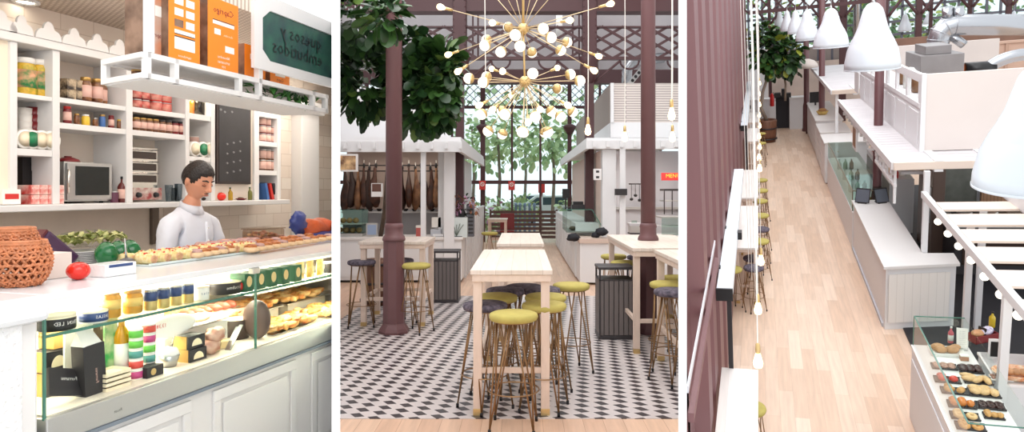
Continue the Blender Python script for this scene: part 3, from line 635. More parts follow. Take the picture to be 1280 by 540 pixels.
p = place_x(415, XF-.12, ZS); tin('pate_tin', 'black round tin at the right end of the glass shelf', 'tin', p, .06, .06, DTN, STEEL, None, txt='salsas', tcol=PAPER, tsize=.018)
# perforated basket tray under the shelf on the right
ya, yb = at(325, 380, 0, XF-.2).y, YB
t = thing('wire_tray', 'long perforated pale tray under the glass shelf at right', 'tray', (XF-.35, (ya+yb)/2, ZS-.07), room=True); g = MB()
for k in range(int((yb-ya)/.03)): y = ya+k*.03; g.box((XF-.262, y, ZS-.06), (XF-.258, y+.012, ZS-.02))
g.build('slotted_front', PLASTW, t); MB().box((XF-.262, ya, ZS-.022), (XF-.257, yb, ZS-.014)).box((XF-.262, ya, ZS-.068), (XF-.257, yb, ZS-.058)).build('front_rails', PLASTW, t)
MB().box((XK+.04, ya, ZS-.07), (XF-.257, yb, ZS-.064)).build('tray_base', PLASTW, t)
# deck: left part
GOLDW = m_('kraft_gold', (222, 176, 96), rough=.5, noise=(8, .3)); ARCH = m_('arch_emblem', (246, 232, 196), rough=.5)
def gift(label, loc, d, rz=0, rot=None):
    t = thing('gift_box', label, 'box', loc, rz, rot=rot); MB().box((-d[0]/2, -d[1]/2, 0), (d[0]/2, d[1]/2, d[2])).build('carton', DKG, t, .001)
    n = 12; pts = [(d[0]/2+.001, -d[1]*.3*math.cos(math.pi*k/n), d[2]*.2+d[2]*.55*math.sin(math.pi*k/n)) for k in range(n+1)]; MB().extr(pts, (.001, 0, 0)).build('arch_label', ARCH, t)
    MB().box((-d[0]/2-.001, -d[1]/2-.001, -.0005), (d[0]/2-.01, -d[1]/2, d[2])).build('gold_side', GOLDW, t); return t
P_ = lambda px, x, dz=0: place_x(px, x, ZD+dz)
gift('black gift box with cream arch label, lower left in the case', P_(63, XF-.25), (.09, .1, .085)); gift('upper black gift box stacked behind the left glass edge', P_(62, XF-.26, .088), (.09, .1, .075))
carton('gold_box', 'orange and gold box on top of the stacked gift boxes', 'box', P_(70, XF-.27, .165), (.08, .08, .05), [GOLDW])
t = carton('dark_carton', 'dark flat carton lying tilted at the lower left behind the glass', 'carton', P_(85, XF-.09, .02), (.012, .16, .10), [DKG], txt='Ferrarini', ts=.014, rot=RX(-.28)@RY(-.35))
t = carton('tall_carton', 'tall dark carton leaning with white sloping top behind the glass', 'carton', P_(113, XF-.1), (.06, .09, .19), [DKG], rot=RX(.06)); MB().add([(-.03, -.045, .19), (.03, -.045, .19), (.03, .045, .175), (-.03, .045, .175), (0, -.045, .25), (0, .02, .24)], [(0, 3, 5, 4), (1, 4, 5, 2), (0, 4, 1), (3, 2, 5), (0, 1, 2, 3)]).build('white_flap', PAPER, t); g = MB().text('Ferrarini', (.0315, .0, .07), (0, 0, 1), (0, 1, 0), .012); g.build('lettering', PINKL, t)
carton('tall_book', 'tall white card standing behind the dark cartons', 'card', P_(98, XF-.2), (.01, .12, .29), [PAPER]); carton('tall_book', 'tall dark board standing behind the leaning carton', 'card', P_(124, XF-.22), (.02, .08, .3), [m_('dark_brown_card', (84, 66, 62), rough=.5)], txt='|||', tz=.7, ts=.01)
carton('green_card', 'green and cream patterned card left of the olive oil', 'card', P_(138, XF-.17), (.01, .06, .3), [m_('green_pattern', (238, 236, 190), rough=.5, noise=(14, .6), col2=(60, 170, 80))])
bottle('olive_oil_bottle', 'bottle of golden olive oil with white label in the case', 'bottle', P_(152, XF-.16), .032, .24, m_('olive_gold', (196, 140, 24), rough=.08), m_('gold_cap', (230, 170, 60), rough=.3), PAPER, sh=.72)
t = thing('tray_stack', 'stack of four small cream wire trays low in the case', 'trays', P_(137, XF-.1))
for k in range(4):
    z = k*.018; MB().box((-.045, -.055, z), (.045, .055, z+.003)).build('tray', CRM, t)
    for s_ in (1, -1): MB().box((s_*.045-.002, -.055, z), (s_*.045+.002, .055, z+.012)).box((-.045, s_*.055-.002, z), (.045, s_*.055+.002, z+.012)).build('tray_rim', CRM, t)
cols = [('lime', (110, 200, 80)), ('magenta', (196, 70, 130)), ('red', (220, 80, 70)), ('teal', (90, 160, 150))]
for s_, px in enumerate((170, 186)):
    for k in range(5):
        p = P_(px, XF-.1-.02*s_, k*.041 + (.045 if s_ else 0)); cn, cc = cols[(k+s_*2+1) % 4] if k < 4 else cols[0]
        if s_ and k == 4: continue
        tin('fruit_cup', f'{ORD[k]} small cup from the bottom with {cn} label, {("left", "right")[s_]} stack in the case', 'cup', p, .026, .04, PLASTW, PLASTW, m_('cup_'+cn, cc, rough=.4), group='stacked small cups with coloured labels')
carton('biscuit_box', 'small black box with round gold emblem under the cup stack', 'box', P_(187, XF-.085), (.06, .085, .044), [DKG]); t = bpy.data.objects['biscuit_box']; MB().ball((.031, -.01, .022), .014, 12, 8, sc=(.1, 1, 1)).build('gold_emblem', GOLD, t)
t = thing('cream_bowl', 'small silver bowl heaped with white curd in the case', 'bowl', P_(211, XF-.13)); MB().lathe([(.03, 0), (.045, .05), (.043, .05), (.028, .004), (.001, .004)], n=20).build('bowl', STEEL, t); MB().ball((0, 0, .055), .042, 14, 8, sc=(1, 1, .7), fn=lambda d: 1+.12*math.sin(7*d.x+6*d.y+3*d.z)).build('curd', PLASTW, t)
gift('black gift box with arch label beside the silver bowl', P_(239, XF-.12), (.08, .1, .056)); gift('black gift box stacked on another, right of the silver bowl', P_(237, XF-.13, .058), (.08, .1, .056))
t = thing('ham_platter', 'large oval white platter lit brightly in the middle of the case', 'platter', P_(226, XF-.3, .12)); MB().lathe([(.1, 0), (.15, .02), (.146, .022), (.001, .006)], n=28, sy=1.6).build('platter', PLASTW, t)
for k in range(14): MB().ball((R.uniform(-.07, .07), R.uniform(-.18, .18), .025), .04, 10, 6, sc=(1, 1.2, .3), fn=lambda d: 1+.2*math.sin(8*d.x+7*d.y)).build('ham_slice', m_('ham', (230, 150, 110), rough=.5, noise=(20, .3), col2=(250, 214, 180)), t)
MB().box((-.1, -.2, -.12), (.1, .2, 0)).build('riser', PLASTW, t, .004)
p = P_(222, XF-.14, .2); t = thing('price_card', 'white bulging price card with red figures in front of the platter', 'price card', P_(215, XF-.14, .125)); MB().ball((0, 0, .045), 1, 18, 10, sc=(.012, .14, .05)).build('card', mat('bright_card', (255, 252, 244), .5), t); MB().text('13,38', (.013, -.07, .05), (0, -1, 0), (0, 0, 1), .018).build('figures', RED, t); MB().tube([(-.005, .02, 0), (-.02, .02, -.04)], .004, 6).build('stem', STEEL, t)
for k, (px, dz, nm) in enumerate(((262, .0, 'lower'), (268, .05, 'upper'))):
    t = thing('pork_pack', f'{nm} shrink wrapped pack of pink meat in the middle of the case', 'meat pack', P_(px, XF-.12, dz)); MB().ball((0, 0, .035), .05, 14, 10, sc=(.8, 1.1, .7), fn=lambda d: 1+.15*math.sin(7*d.y+5*d.z)).build('meat', m_('pale_meat', (228, 196, 176), rough=.3, noise=(14, .4), col2=(186, 120, 100)), t); MB().ball((0, .05, .035), .025, 8, 6, sc=(.5, 1, 1)).build('wrapping', glassmat('wrap', (236, 236, 236), .35), t)
t = thing('steel_tongs', 'pair of steel tongs leaning beside the pork packs', 'tongs', P_(291, XF-.07)); MB().beam((0, -.04, .01), (-.02, .06, .1), .02, .004).build('arm', STEEL, t); MB().beam((.01, -.04, .01), (.0, .06, .11), .02, .004).build('arm', STEEL, t)
t = thing('pate_dish', 'dark round dish of pâté with pale rim in the case'.replace('â', 'a').replace('é', 'e'), 'dish', P_(296, XF-.24)); MB().lathe([(.06, 0), (.075, .1), (.07, .1), (.001, .09)], n=24).build('dish', m_('dark_dish', (84, 68, 60), rough=.4), t); MB().lathe([(.068, .092), (.05, .102), (.001, .104)], n=20).build('pate', m_('pate_pink', (222, 190, 160), rough=.6), t)
t = thing('ham_end', 'dark oval pressed ham standing on its cut edge by the glass joint', 'ham', P_(321, XF-.13)); MB().ball((0, 0, .1), .1, 24, 14, sc=(.8, .45, 1.0)).build('rind', m_('ham_rind', (104, 84, 78), rough=.4, noise=(8, .3)), t); MB().lathe([(.075, 0), (.001, .003)], (.035, .035, .1), n=22, M=RZ(.7)@RY(math.pi/2)).build('cut_face', m_('ham_cut', (150, 122, 116), rough=.4), t)
# trays of golden pastry on the right
YP = m_('golden_food', (238, 196, 110), rough=.5, noise=(26, .6), col2=(206, 112, 54)); YP2 = m_('pale_food', (248, 226, 170), rough=.5, noise=(20, .5), col2=(224, 160, 84))
for i, (y_off, x0, dz, nm) in enumerate(((0.03, -.2, 0, 'front left'), (.52, -.2, 0, 'front right'), (0.03, -.47, .07, 'back left'), (.52, -.47, .07, 'back right'), (-.46, -.5, .1, 'far back'))):
    ys = at(335, 420, 0, XF-.1).y+y_off; t = thing('pastry_tray', f'{nm} shallow tray heaped with golden pastry inside the case', 'tray of pastry', (XF+x0, ys+.22, ZD+dz))
    MB().box((-.12, -.225, 0), (.12, .225, .006)).build('tray', STEEL, t, .002)
    if dz: MB().box((-.1, -.2, -dz), (.1, .2, 0)).build('riser', PLASTW, t)
    for k in range(48):
        a = k % 5; b2 = k//5; MB().ball((-.095+.047*a+R.uniform(-.015, .015), -.2+.044*b2, .022+R.uniform(-.005, .018)), .032, 9, 6, sc=(1.2, .85, .5), M=RZ(R.uniform(0, 3))@RX(R.uniform(-.5, .5)), fn=lambda d: 1+.2*math.sin(6*d.x+9*d.y+4*d.z)).build('pastry', YP if R.random() < .6 else YP2, t)

# ---- hanging canopy over the counter
zc0 = at(181, 98, 0, -2.3).z; zc1 = at(181, 65, 0, -2.3).z
A1 = at(181, 65, 0, -2.3); Bq = at(132, 75, 2, zc1); yR = 4.75
t = thing('hanging_canopy', 'white slatted hanging canopy frame above the counter holding orange boxes', 'canopy', (A1.x-.15, A1.y+.7, zc0), room=True)
xl, yl = A1.x, A1.y; xr, yb2 = Bq.x, Bq.y
th_ = .024
def rail(p, q, nm='rail'): MB().beam(p, q, .03, th_).build(nm, WHITE, t, .002)
yend = at(408, 120, 0, xl).y
for z in (zc0+th_/2, zc1-th_/2):
    rail((xl, yl, z), (xl, yend, z)); rail((xr, yb2, z), (xr, yend, z)); rail((xl, yl, z), (xr, yb2, z)); rail((xl, yend, z), (xr, yend, z))
for px in (183, 218, 298, 323, 390, 406): y = at(px, 100, 0, xl).y; rail((xl, y, zc0), (xl, y, zc1), 'baluster')
rail((xr, yb2, zc0), (xr, yb2, zc1), 'baluster')
g = MB(); n = 14
for k in range(n):
    f0 = k/n; xx = xl+(xr-xl)*(k+.5)/n; ys_ = yl+(yb2-yl)*(k+.5)/n; g.box((xx-(xl-xr)/n*.46, ys_, zc0-.004), (xx+(xl-xr)/n*.46, yend, zc0+.008))
g.build('slatted_underside', WHITE, t)
g = MB(); g.box((xr+.02, yb2, zc1-.012), (xl-.02, yend, zc1-.004)); g.build('top_board', WHITE, t)
for px, x_ in ((186, xl), (323, xl)):
    y = at(px, 40, 0, x_).y; MB().beam((x_, y, zc1), (x_, y, 3.1), .032, .03).build('hanger_post', WHITE, t, .002)
# orange cake boxes (lettering mirrored as in the photo)
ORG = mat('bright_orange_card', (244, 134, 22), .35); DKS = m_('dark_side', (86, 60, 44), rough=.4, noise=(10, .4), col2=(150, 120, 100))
def cake(label, px0, px1, ptop, x_, dep=.14, st=0):
    a, b = at(px0, 60, 0, x_), at(px1, 60, 0, x_); h = at((px0+px1)/2, ptop, 0, x_).z-zc1; t = thing('cake_box', label, 'box', (x_-dep/2, (a.y+b.y)/2, zc1), room=False, group=None); w = (b.y-a.y)/2; X = dep/2
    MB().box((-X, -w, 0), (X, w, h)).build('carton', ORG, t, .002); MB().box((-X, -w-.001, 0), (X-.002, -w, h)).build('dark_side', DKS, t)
    L = lambda s_, y, z, q, m_2=PAPER: MB().text(s_, (X+.001, y, z), (0, -1, 0), (0, 0, 1), q).build('lettering', m_2, t)
    def win(y0, y1, z0, z1, m_2=PAPER): MB().box((X, y0, z0), (X+.001, y1, z1)).build('printed_panel', m_2, t)
    if st == 0:
        for r_ in range(3):
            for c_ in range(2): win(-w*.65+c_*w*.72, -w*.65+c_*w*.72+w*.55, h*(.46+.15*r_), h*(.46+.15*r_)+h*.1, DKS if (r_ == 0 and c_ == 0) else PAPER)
        win(-w*.65, w*.65, h*.37, h*.42); win(-w*.65, w*.65, h*.36, h*.37, DKG); win(-w*.65, w*.65, h*.16, h*.32); win(-w*.65, w*.65, h*.32, h*.335, DKG); L('caprichosos', 0, h*.06, .012)
    elif st == 1:
        L('Caprigo', 0, h*.8, .032, DKRED); win(-w*.7, w*.7, h*.64, h*.69); win(-w*.7, w*.7, h*.695, h*.705, DKG); win(-w*.6, -w*.2, h*.5, h*.58); L('chocolate', w*.3, h*.5, .012, CRM); win(w*.1, w*.7, h*.28, h*.37); L('Almendras', 0, h*.18, .014); L('artesanas', 0, h*.11, .016); L('100', -w*0, h*.045, .014)
    else: win(-w*.5, w*.5, h*.6, h*.75); L('Capri', 0, h*.3, .02, DKRED)
    return t
t = cake('pale box with a muffin picture at the left end of the canopy', 188.5, 209, -14, xl-.06, st=2); 
for c in kids(t):
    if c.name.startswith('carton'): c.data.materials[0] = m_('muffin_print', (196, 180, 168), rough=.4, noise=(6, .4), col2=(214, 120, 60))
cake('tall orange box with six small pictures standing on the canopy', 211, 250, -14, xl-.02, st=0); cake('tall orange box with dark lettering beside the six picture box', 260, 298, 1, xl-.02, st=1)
cake('low orange box partly behind the framed sign', 306, 332, 58, xl-.06, st=2); cake('flat orange box behind the bottom of the framed sign', 338, 362, 88, xl-.06, st=2)
tin('canopy_jar', 'small jar inside the left end of the canopy', 'jar', Vector((xr+.05, yb2+.12, zc0+.012)), .025, .07, BRN, GLID)
# leafy plant on the canopy
p = at(350, 125, 0, xl-.1); t = thing('trailing_plant', 'green leafy plant seen through the right of the canopy frame', 'plant', (p.x, p.y, zc0+.012)); g = MB()
for k in range(130):
    c = Vector((R.uniform(-.06, .08), R.uniform(-.3, .3), R.uniform(.0, .11))); q = RZ(R.uniform(0, 6)) @ RX(R.uniform(-1.2, 1.2)); s_ = R.uniform(.02, .04); g.add([c+q@(Vector(v)*s_) for v in ((0, -1, 0), (.5, 0, .2), (0, 1, 0), (-.5, 0, .2))], [(0, 1, 2, 3)], k % 2)
g.build('leaves', [m_('leaf_mid', (70, 130, 56), rough=.5), m_('leaf_dark', (34, 76, 36), rough=.5)], t); MB().lathe([(.03, 0), (.04, .05), (.036, .05), (.001, .04)], n=14).build('pot', PLASTW, t)
# framed glass sign, its lettering mirrored
xs = xl+.03; ya, yb = at(318, 50, 0, xs).y, at(470, 50, 0, xs).y; z0, z1 = at(318, 84, 0, xs).z, at(330, -8, 0, xs).z
t = thing('framed_sign', 'white framed dark green glass sign with black mirrored lettering at top right', 'sign', (xs, (ya+yb)/2, z0), room=True)
oz0, oz1 = at(329, 74, 0, xs).z, at(329, 10, 0, xs).z; oy = at(328.5, 50, 0, xs).y; ch = .05; ye_ = yb-.1
octo = [(oy, oz0+ch), (oy+ch*1.2, oz0), (ye_-ch, oz0), (ye_, oz0+ch), (ye_, oz1-ch), (ye_-ch, oz1), (oy+ch*1.2, oz1), (oy, oz1-ch)]
outer = [(ya, z0), (ya, z0), (yb, z0), (yb, z0), (yb, z1), (yb, z1), (ya, z1), (ya, z1)]
g = MB(); V = [(xs, y, z) for y, z in octo]+[(xs, y, z) for y, z in outer]+[(xs-.02, y, z) for y, z in outer]+[(xs-.02, y, z) for y, z in octo]
g.add(V, [(k, (k+1) % 8, 8+(k+1) % 8, 8+k) for k in range(8)]+[(8+k, 8+(k+1) % 8, 16+(k+1) % 8, 16+k) for k in range(8)]+[(24+k, 24+(k+1) % 8, (k+1) % 8, k) for k in range(8)]); g.build('frame', WHITE, t)
MB().extr([(xs-.012, y, z) for y, z in octo], (-.006, 0, 0)).build('glass', mat('dark_green_glass', (30, 66, 66), .06, noise=(9, .4), col2=(44, 96, 78)), t)
for st, px, py, q in (('quesos y', 351, 46, .08), ('embutidos', 341, 65, .08)):
    pp = at(px, py, 0, xs-.009); pp.y += max(v[0] for v in text_mesh(st)[0])*q; MB().text(st, pp, (0, -1, 0), (0, 0, 1), q, center=False).build('lettering', BLACK, t)
area('stall_ceiling_light', (-3.1, 2.7, 2.7), 1.0, 15, (1, .9, .8), sy=3)
area('stall_wall_fill', (-3.62, 5.2, 2.7), .4, 13, (1, .93, .84), sy=1.6)  # added fill light, brightens the tiled wall; no such lamp in the stall

area('stall_front_fill', (-.7, .6, 3.0), 1.6, 28, (1, .96, .92), rot=(0, .85, 0), sy=2)  # added fill from above the camera, lifts the dark counter front
# more goods inside the case, behind the front row
for i, (px, x, w, h, mm, nm) in enumerate(((75, -.42, .12, .2, GOLDW, 'golden carton at the back left of the case'), (100, -.4, .1, .16, CRM, 'cream carton at the back behind the leaning carton'), (160, -.36, .12, .18, PAPER, 'white carton behind the olive oil bottle'), (186, -.4, .1, .2, PINKL, 'pink carton behind the cup stacks'), (206, -.33, .09, .16, CRM, 'cream carton behind the silver bowl'))):
    carton('carton', nm, 'carton', P_(px, XF+x), (.08, w, h), [mm], panel=(DKG if i % 2 else GRN, .3, .55))
for i in range(5):
    t = thing('cheese_wedge', f'{ORD[i]} pale cheese wedge from the left beside the pork packs', 'cheese', P_(249+i*9, XF-.16, .0), R.uniform(-.5, .5), group='pale cheese wedges beside the pork packs'); MB().extr([(0, -.03, 0), (.05, 0, 0), (0, .03, 0)], (0, 0, .035)).build('cheese', m_('cheese_pale', (244, 222, 170), rough=.5), t, .003); MB().extr([(-.002, -.032, 0), (-.002, .032, 0), (-.004, .032, 0), (-.004, -.032, 0)], (0, 0, .036)).build('rind', GOLDW, t)
for i in range(6):
    t = thing('sausage', f'{ORD[i]} reddish sausage from the left on the raised back board', 'sausage', P_(232+i*11, XF-.42, .12), R.uniform(-.3, .3), group='reddish sausages at the back of the case'); MB().tube([(-.05, 0, .02), (-.02, .004, .022), (.03, .0, .022), (.06, -.004, .02)], [.006, .02, .02, .006], 10).build('casing', m_('sausage_red', (176, 88, 64), rough=.4, noise=(20, .3)), t)
MB().box((XF-.52, at(228, 400, 0, XF-.42).y, ZD), (XF-.36, at(300, 400, 0, XF-.42).y, ZD+.118)).build('display_step', PLASTW, dc)

# ---- the man behind the counter (self coordinates: feet at z=0, facing -y)
def skin_chain(name, chains, mt, parent, root=0, sub=2):
    """chains: list of [(point, rx, ry)...]; the first point of later chains may be an index into what was laid before"""
    v = []; e = []; r = []
    for ch in chains:
        prev = None
        for it in ch:
            if isinstance(it, int): prev = it; continue
            v.append(it[0]); r.append(it[1:]); 
            if prev is not None: e.append((prev, len(v)-1))
            prev = len(v)-1
    me = bpy.data.meshes.new(name); me.from_pydata(v, e, []); o = bpy.data.objects.new(name, me); COL.objects.link(o)
    o.modifiers.new('skin', 'SKIN'); o.modifiers['skin'].use_smooth_shade = True
    if not me.skin_vertices: 
        bm = bmesh.new(); bm.from_mesh(me); bm.verts.layers.skin.verify(); bm.to_mesh(me); bm.free()
    for i, sv in enumerate(me.skin_vertices[0].data): sv.radius = (r[i][0], r[i][-1]); sv.use_root = (i == root)
    s_ = o.modifiers.new('sub', 'SUBSURF'); s_.levels = sub; s_.render_levels = sub
    dg = bpy.context.evaluated_depsgraph_get(); ev = o.evaluated_get(dg); m2 = ev.to_mesh()
    V = [Vector(q.co) for q in m2.vertices]; Fc = [tuple(q.vertices) for q in m2.polygons]; ev.to_mesh_clear()
    bpy.data.objects.remove(o); bpy.data.meshes.remove(me)
    return V, Fc
def person(label, loc, rz):
    t = thing('person', label, 'person', loc, rz)
    SKN = mat('skin', (226, 160, 128), .45, noise=(8, .06)); SKN.node_tree.nodes['Principled BSDF'].inputs['Subsurface Weight'].default_value = .08
    B = MB()
    J = [[((0, .0, .95), .15, .11), ((0, .01, 1.12), .09, .07), ((0, .02, 1.3), .09, .06), ((0, .02, 1.40), .07, .055), ((0, .01, 1.5), .055, .055), ((0, -.02, 1.58), .055, .055)],
         [3, ((-.1, .02, 1.38), .035, .035), ((-.165, .015, 1.34), .03, .03), ((-.205, -.01, 1.22), .028, .028), ((-.215, -.03, 1.12), .028, .028), ((-.155, -.18, 1.19), .026, .026), ((-.11, -.31, 1.28), .024, .024)],
         [3, ((.1, .02, 1.38), .035, .035), ((.165, .015, 1.34), .03, .03), ((.205, -.01, 1.22), .028, .028), ((.215, -.03, 1.12), .028, .028), ((.155, -.18, 1.19), .026, .026), ((.11, -.31, 1.28), .024, .024)],
         [0, ((-.1, 0, .86), .09, .09), ((-.11, -.01, .5), .06, .06), ((-.11, .01, .1), .042, .042), ((-.11, -.1, .04), .035, .03)],
         [0, ((.1, 0, .86), .09, .09), ((.11, -.01, .5), .06, .06), ((.11, .01, .1), .042, .042), ((.11, -.1, .04), .035, .03)]]
    V, Fc = skin_chain('body', J, SKN, t); B.add(V, Fc, 0, True)
    # head: bowed forward
    HC = Vector((0, -.045, 1.665)); HM = RX(math.radians(24))
    def hf(d):
        f = 1.0; ang = math.atan2(abs(d.x), -d.y)          # 0 = straight ahead
        fr = max(0, -d.y)
        f += .10*fr*max(0, -d.z)                             # jaw forward
        if d.z < -.1: f *= 1 - .16*abs(d.x)*min(1, -d.z*1.6)  # cheeks narrow to the chin
        f += .05*math.exp(-((d.z-.18)/.1)**2)*fr*(1-abs(d.x))    # brow
        f -= .05*math.exp(-((d.z-.02)/.1)**2)*math.exp(-((abs(d.x)-.38)/.16)**2)*fr*1.3 # eye sockets
        f += .09*math.exp(-((d.z+.82)/.14)**2)*fr           # chin
        if d.y > 0 and d.z < -.2: f *= 1-.25*d.y*(-d.z)
        return f
    B.ball(HC, .1, 48, 36, sc=(.78, .98, 1.18), M=HM, fn=hf)
    def hp(x, y, z): return HC + HM @ Vector((x, y, z))
    B.tube([hp(0, -.097, .022), hp(0, -.112, -.005), hp(0, -.122, -.024), hp(0, -.106, -.034)], [.008, .011, .014, .009], 10)   # nose
    for s_ in (-1, 1):
        B.ball(hp(s_*.01, -.108, -.031), .009, 8, 6); B.ball(hp(s_*.079, .004, -.008), .03, 12, 10, sc=(.3, .62, 1), M=HM@RZ(s_*.35))
    B.ball(hp(0, -.1, -.056), .017, 12, 8, sc=(1.3, .6, .32), M=HM); B.ball(hp(0, -.099, -.066), .016, 12, 8, sc=(1.1, .6, .36), M=HM)
    # hands: palm, four fingers, thumb
    for s_ in (-1, 1):
        W_ = Vector((s_*.11, -.31, 1.28)); B.ball(W_+Vector((-s_*.015, -.045, .004)), .045, 12, 8, sc=(.85, 1.05, .38))
        for k in range(4):
            b_ = W_+Vector((-s_*.015+(k-1.5)*.02, -.085, .004)); L = (.062, .075, .07, .055)[k if s_ < 0 else 3-k]
            B.tube([b_, b_+Vector((0, -L*.45, .004)), b_+Vector((0, -L*.8, -.012)), b_+Vector((0, -L*.95, -.03))], [.0095, .009, .0085, .006], 8)
        b_ = W_+Vector((-s_*.045, -.03, 0)); B.tube([b_, b_+Vector((-s_*.022, -.025, -.006)), b_+Vector((-s_*.028, -.05, -.016))], [.012, .0105, .008], 8)
    o = B.build('body', SKN, t); rm = o.modifiers.new('remesh', 'REMESH'); rm.mode = 'VOXEL'; rm.voxel_size = .0055; rm.use_smooth_shade = True
    sm_ = o.modifiers.new('smooth', 'SMOOTH'); sm_.iterations = 3; sm_.factor = .5
    # shirt
    J2 = [[((0, .0, .93), .18, .14), ((0, .01, 1.08), .175, .135), ((0, .02, 1.26), .185, .135), ((0, .03, 1.39), .15, .115), ((0, .02, 1.455), .1, .09), ((0, .005, 1.495), .07, .072)],
          [3, ((-.12, .03, 1.405), .095, .092), ((-.19, .02, 1.375), .082, .08), ((-.235, -.01, 1.22), .066, .066), ((-.245, -.03, 1.115), .057, .057), ((-.18, -.19, 1.19), .05, .05), ((-.14, -.255, 1.235), .044, .044)],
          [3, ((.12, .03, 1.405), .095, .092), ((.19, .02, 1.375), .082, .08), ((.235, -.01, 1.22), .066, .066), ((.245, -.03, 1.115), .057, .057), ((.18, -.19, 1.19), .05, .05), ((.14, -.255, 1.235), .044, .044)]]
    V, Fc = skin_chain('shirt', J2, None, t, sub=3)
    V = [Vector((v.x*.9, v.y*.86, v.z)) for v in V]; S = MB().add(V, Fc, 0, True); SHM = mat('white_cotton', (222, 224, 232), .75, bump=(9, .9)); sh_ = S.build('shirt', SHM, t)
    tx = bpy.data.textures.new('folds', 'CLOUDS'); tx.noise_scale = .07; dm = sh_.modifiers.new('folds', 'DISPLACE'); dm.texture = tx; dm.strength = .02; dm.mid_level = .5
    # collar, placket, buttons, cuffs
    for s_ in (-1, 1):
        g = MB(); V_ = []
        for k in range(7):
            a = math.pi*k/6; r1 = .06+.008*math.cos(a); x, y = s_*r1*math.sin(a), .006-(.062+.0*k)*math.cos(a); zt_ = 1.497+.045*(1-math.cos(a))/2
            V_ += [(x, y, zt_), (x*1.25, y*1.16-.004, zt_-.036-.02*max(0, math.cos(a)))]
        g.add(V_, [(2*k, 2*k+1, 2*k+3, 2*k+2) for k in range(6)], 0, True); c_ = g.build('collar', SHM, t); so = c_.modifiers.new('thick', 'SOLIDIFY'); so.thickness = .004
    MB().tube([(0, -.115, 1.40), (0, -.125, 1.3), (0, -.13, 1.15), (0, -.145, 1.0)], .01, 6).build('placket', SHM, t)
    g = MB()
    for z in (1.36, 1.28, 1.2, 1.12): g.ball((0, -.137-.006*(1.36-z), z), .005, 8, 4)
    g.build('buttons', PAPER, t)
    for s_ in (-1, 1): MB().tube([(s_*.15, -.235, 1.222), (s_*.118, -.29, 1.262)], [.046, .042], 14, cap=False).build('cuff', SHM, t)
    # trousers, shoes
    J3 = [[((0, .0, .97), .165, .125), ((0, 0, .88), .165, .13)], [1, ((-.11, 0, .8), .1, .1), ((-.11, -.01, .5), .08, .08), ((-.11, .01, .12), .065, .065)], [1, ((.11, 0, .8), .1, .1), ((.11, -.01, .5), .08, .08), ((.11, .01, .12), .065, .065)]]
    V, Fc = skin_chain('trousers', J3, None, t); MB().add(V, Fc, 0, True).build('trousers', DKG, t)
    for s_ in (-1, 1): MB().ball((s_*.11, -.07, .045), .06, 14, 8, sc=(.8, 2.2, .75)).build('shoe', BLACK, t)
    # hair: short, dark, full on top; brows, beard, eyes
    HAIR = mat('dark_hair', (38, 28, 24), .45, noise=(60, .5), bump=(90, .6))
    def hair(d):
        lim = .12 if d.y < -.3 else -.45*max(0, (d.y+.2)) - .05
        return 1.0
    g = MB(); n, k = 48, 30; vv = []; keep = []
    for i in range(k+1):
        th = math.pi*.80*i/k
        for j in range(n):
            a = 2*math.pi*j/n; d = Vector((math.sin(th)*math.cos(a), math.sin(th)*math.sin(a), math.cos(th))); fr = -d.y
            thick = 1.12 + .05*math.sin(9*a+5*th)*math.sin(th) + .05*max(0, fr)*(d.z > .3)
            ph = math.atan2(abs(d.x), -d.y)
            line = .52+.1*math.sin(3*a) *.3 if ph < .75 else (.52-(ph-.75)/.5*.62 if ph < 1.25 else (-.1 if ph < 1.42 else (.12 if ph < 1.8 else -.42)))
            thick = 1.075 + .06*max(0, d.z)+.025*math.sin(7*a+4*th)*math.sin(th) + .05*max(0, fr)*(d.z > .5)
            keep.append(d.z > line); q = Vector((d.x*.80, d.y*1.0, d.z*1.2))*.1*thick*hf(d)*(.995 if d.z > line else .9); vv.append(HC+HM@q)
    ff = [(i*n+j, i*n+(j+1) % n, (i+1)*n+(j+1) % n, (i+1)*n+j) for i in range(k) for j in range(n) if any(keep[q] for q in (i*n+j, i*n+(j+1) % n))]
    g.add(vv, ff, 0, True); g.build('hair', HAIR, t)
    for s_ in (-1, 1):
        MB().tube([hp(s_*.013, -.1, .03), hp(s_*.03, -.098, .037), hp(s_*.05, -.083, .03)], [.004, .005, .003], 6).build('eyebrow', HAIR, t)
        MB().ball(hp(s_*.031, -.088, .006), .011, 12, 8, sc=(1.2, .6, .6), M=HM).build('eyelid', mat('eyelid_skin', (200, 132, 104), .5), t)
        MB().tube([hp(s_*.018, -.094, .001), hp(s_*.031, -.097, -.002), hp(s_*.044, -.09, .001)], .0018, 5).build('eyelashes', HAIR, t)
    MB().ball(hp(0, -.096, -.088), .0145, 14, 8, sc=(1.2, .55, .8), M=HM).build('beard', HAIR, t)
    MB().tube([hp(-.02, -.104, -.05), hp(0, -.111, -.046), hp(.02, -.104, -.05)], [.002, .0035, .002], 6).build('moustache', HAIR, t)
    MB().tube([hp(-.018, -.107, -.0605), hp(0, -.1125, -.06), hp(.018, -.107, -.0605)], .003, 6).build('lips', mat('lip_red', (176, 100, 88), .45), t)
    return t
pm = at(247, 300, 0, -3.32)
person('man in a white shirt with short dark hair looking down at his work', (pm.x, pm.y-.05, 0), math.radians(88))

# ============================================================ HALL 2: the tiled hall with the chandelier
zone(2)
def fl(px, py): return at(px, py, 2, 0)
def atY(px, py, Y): return at(px, py, 1, Y)
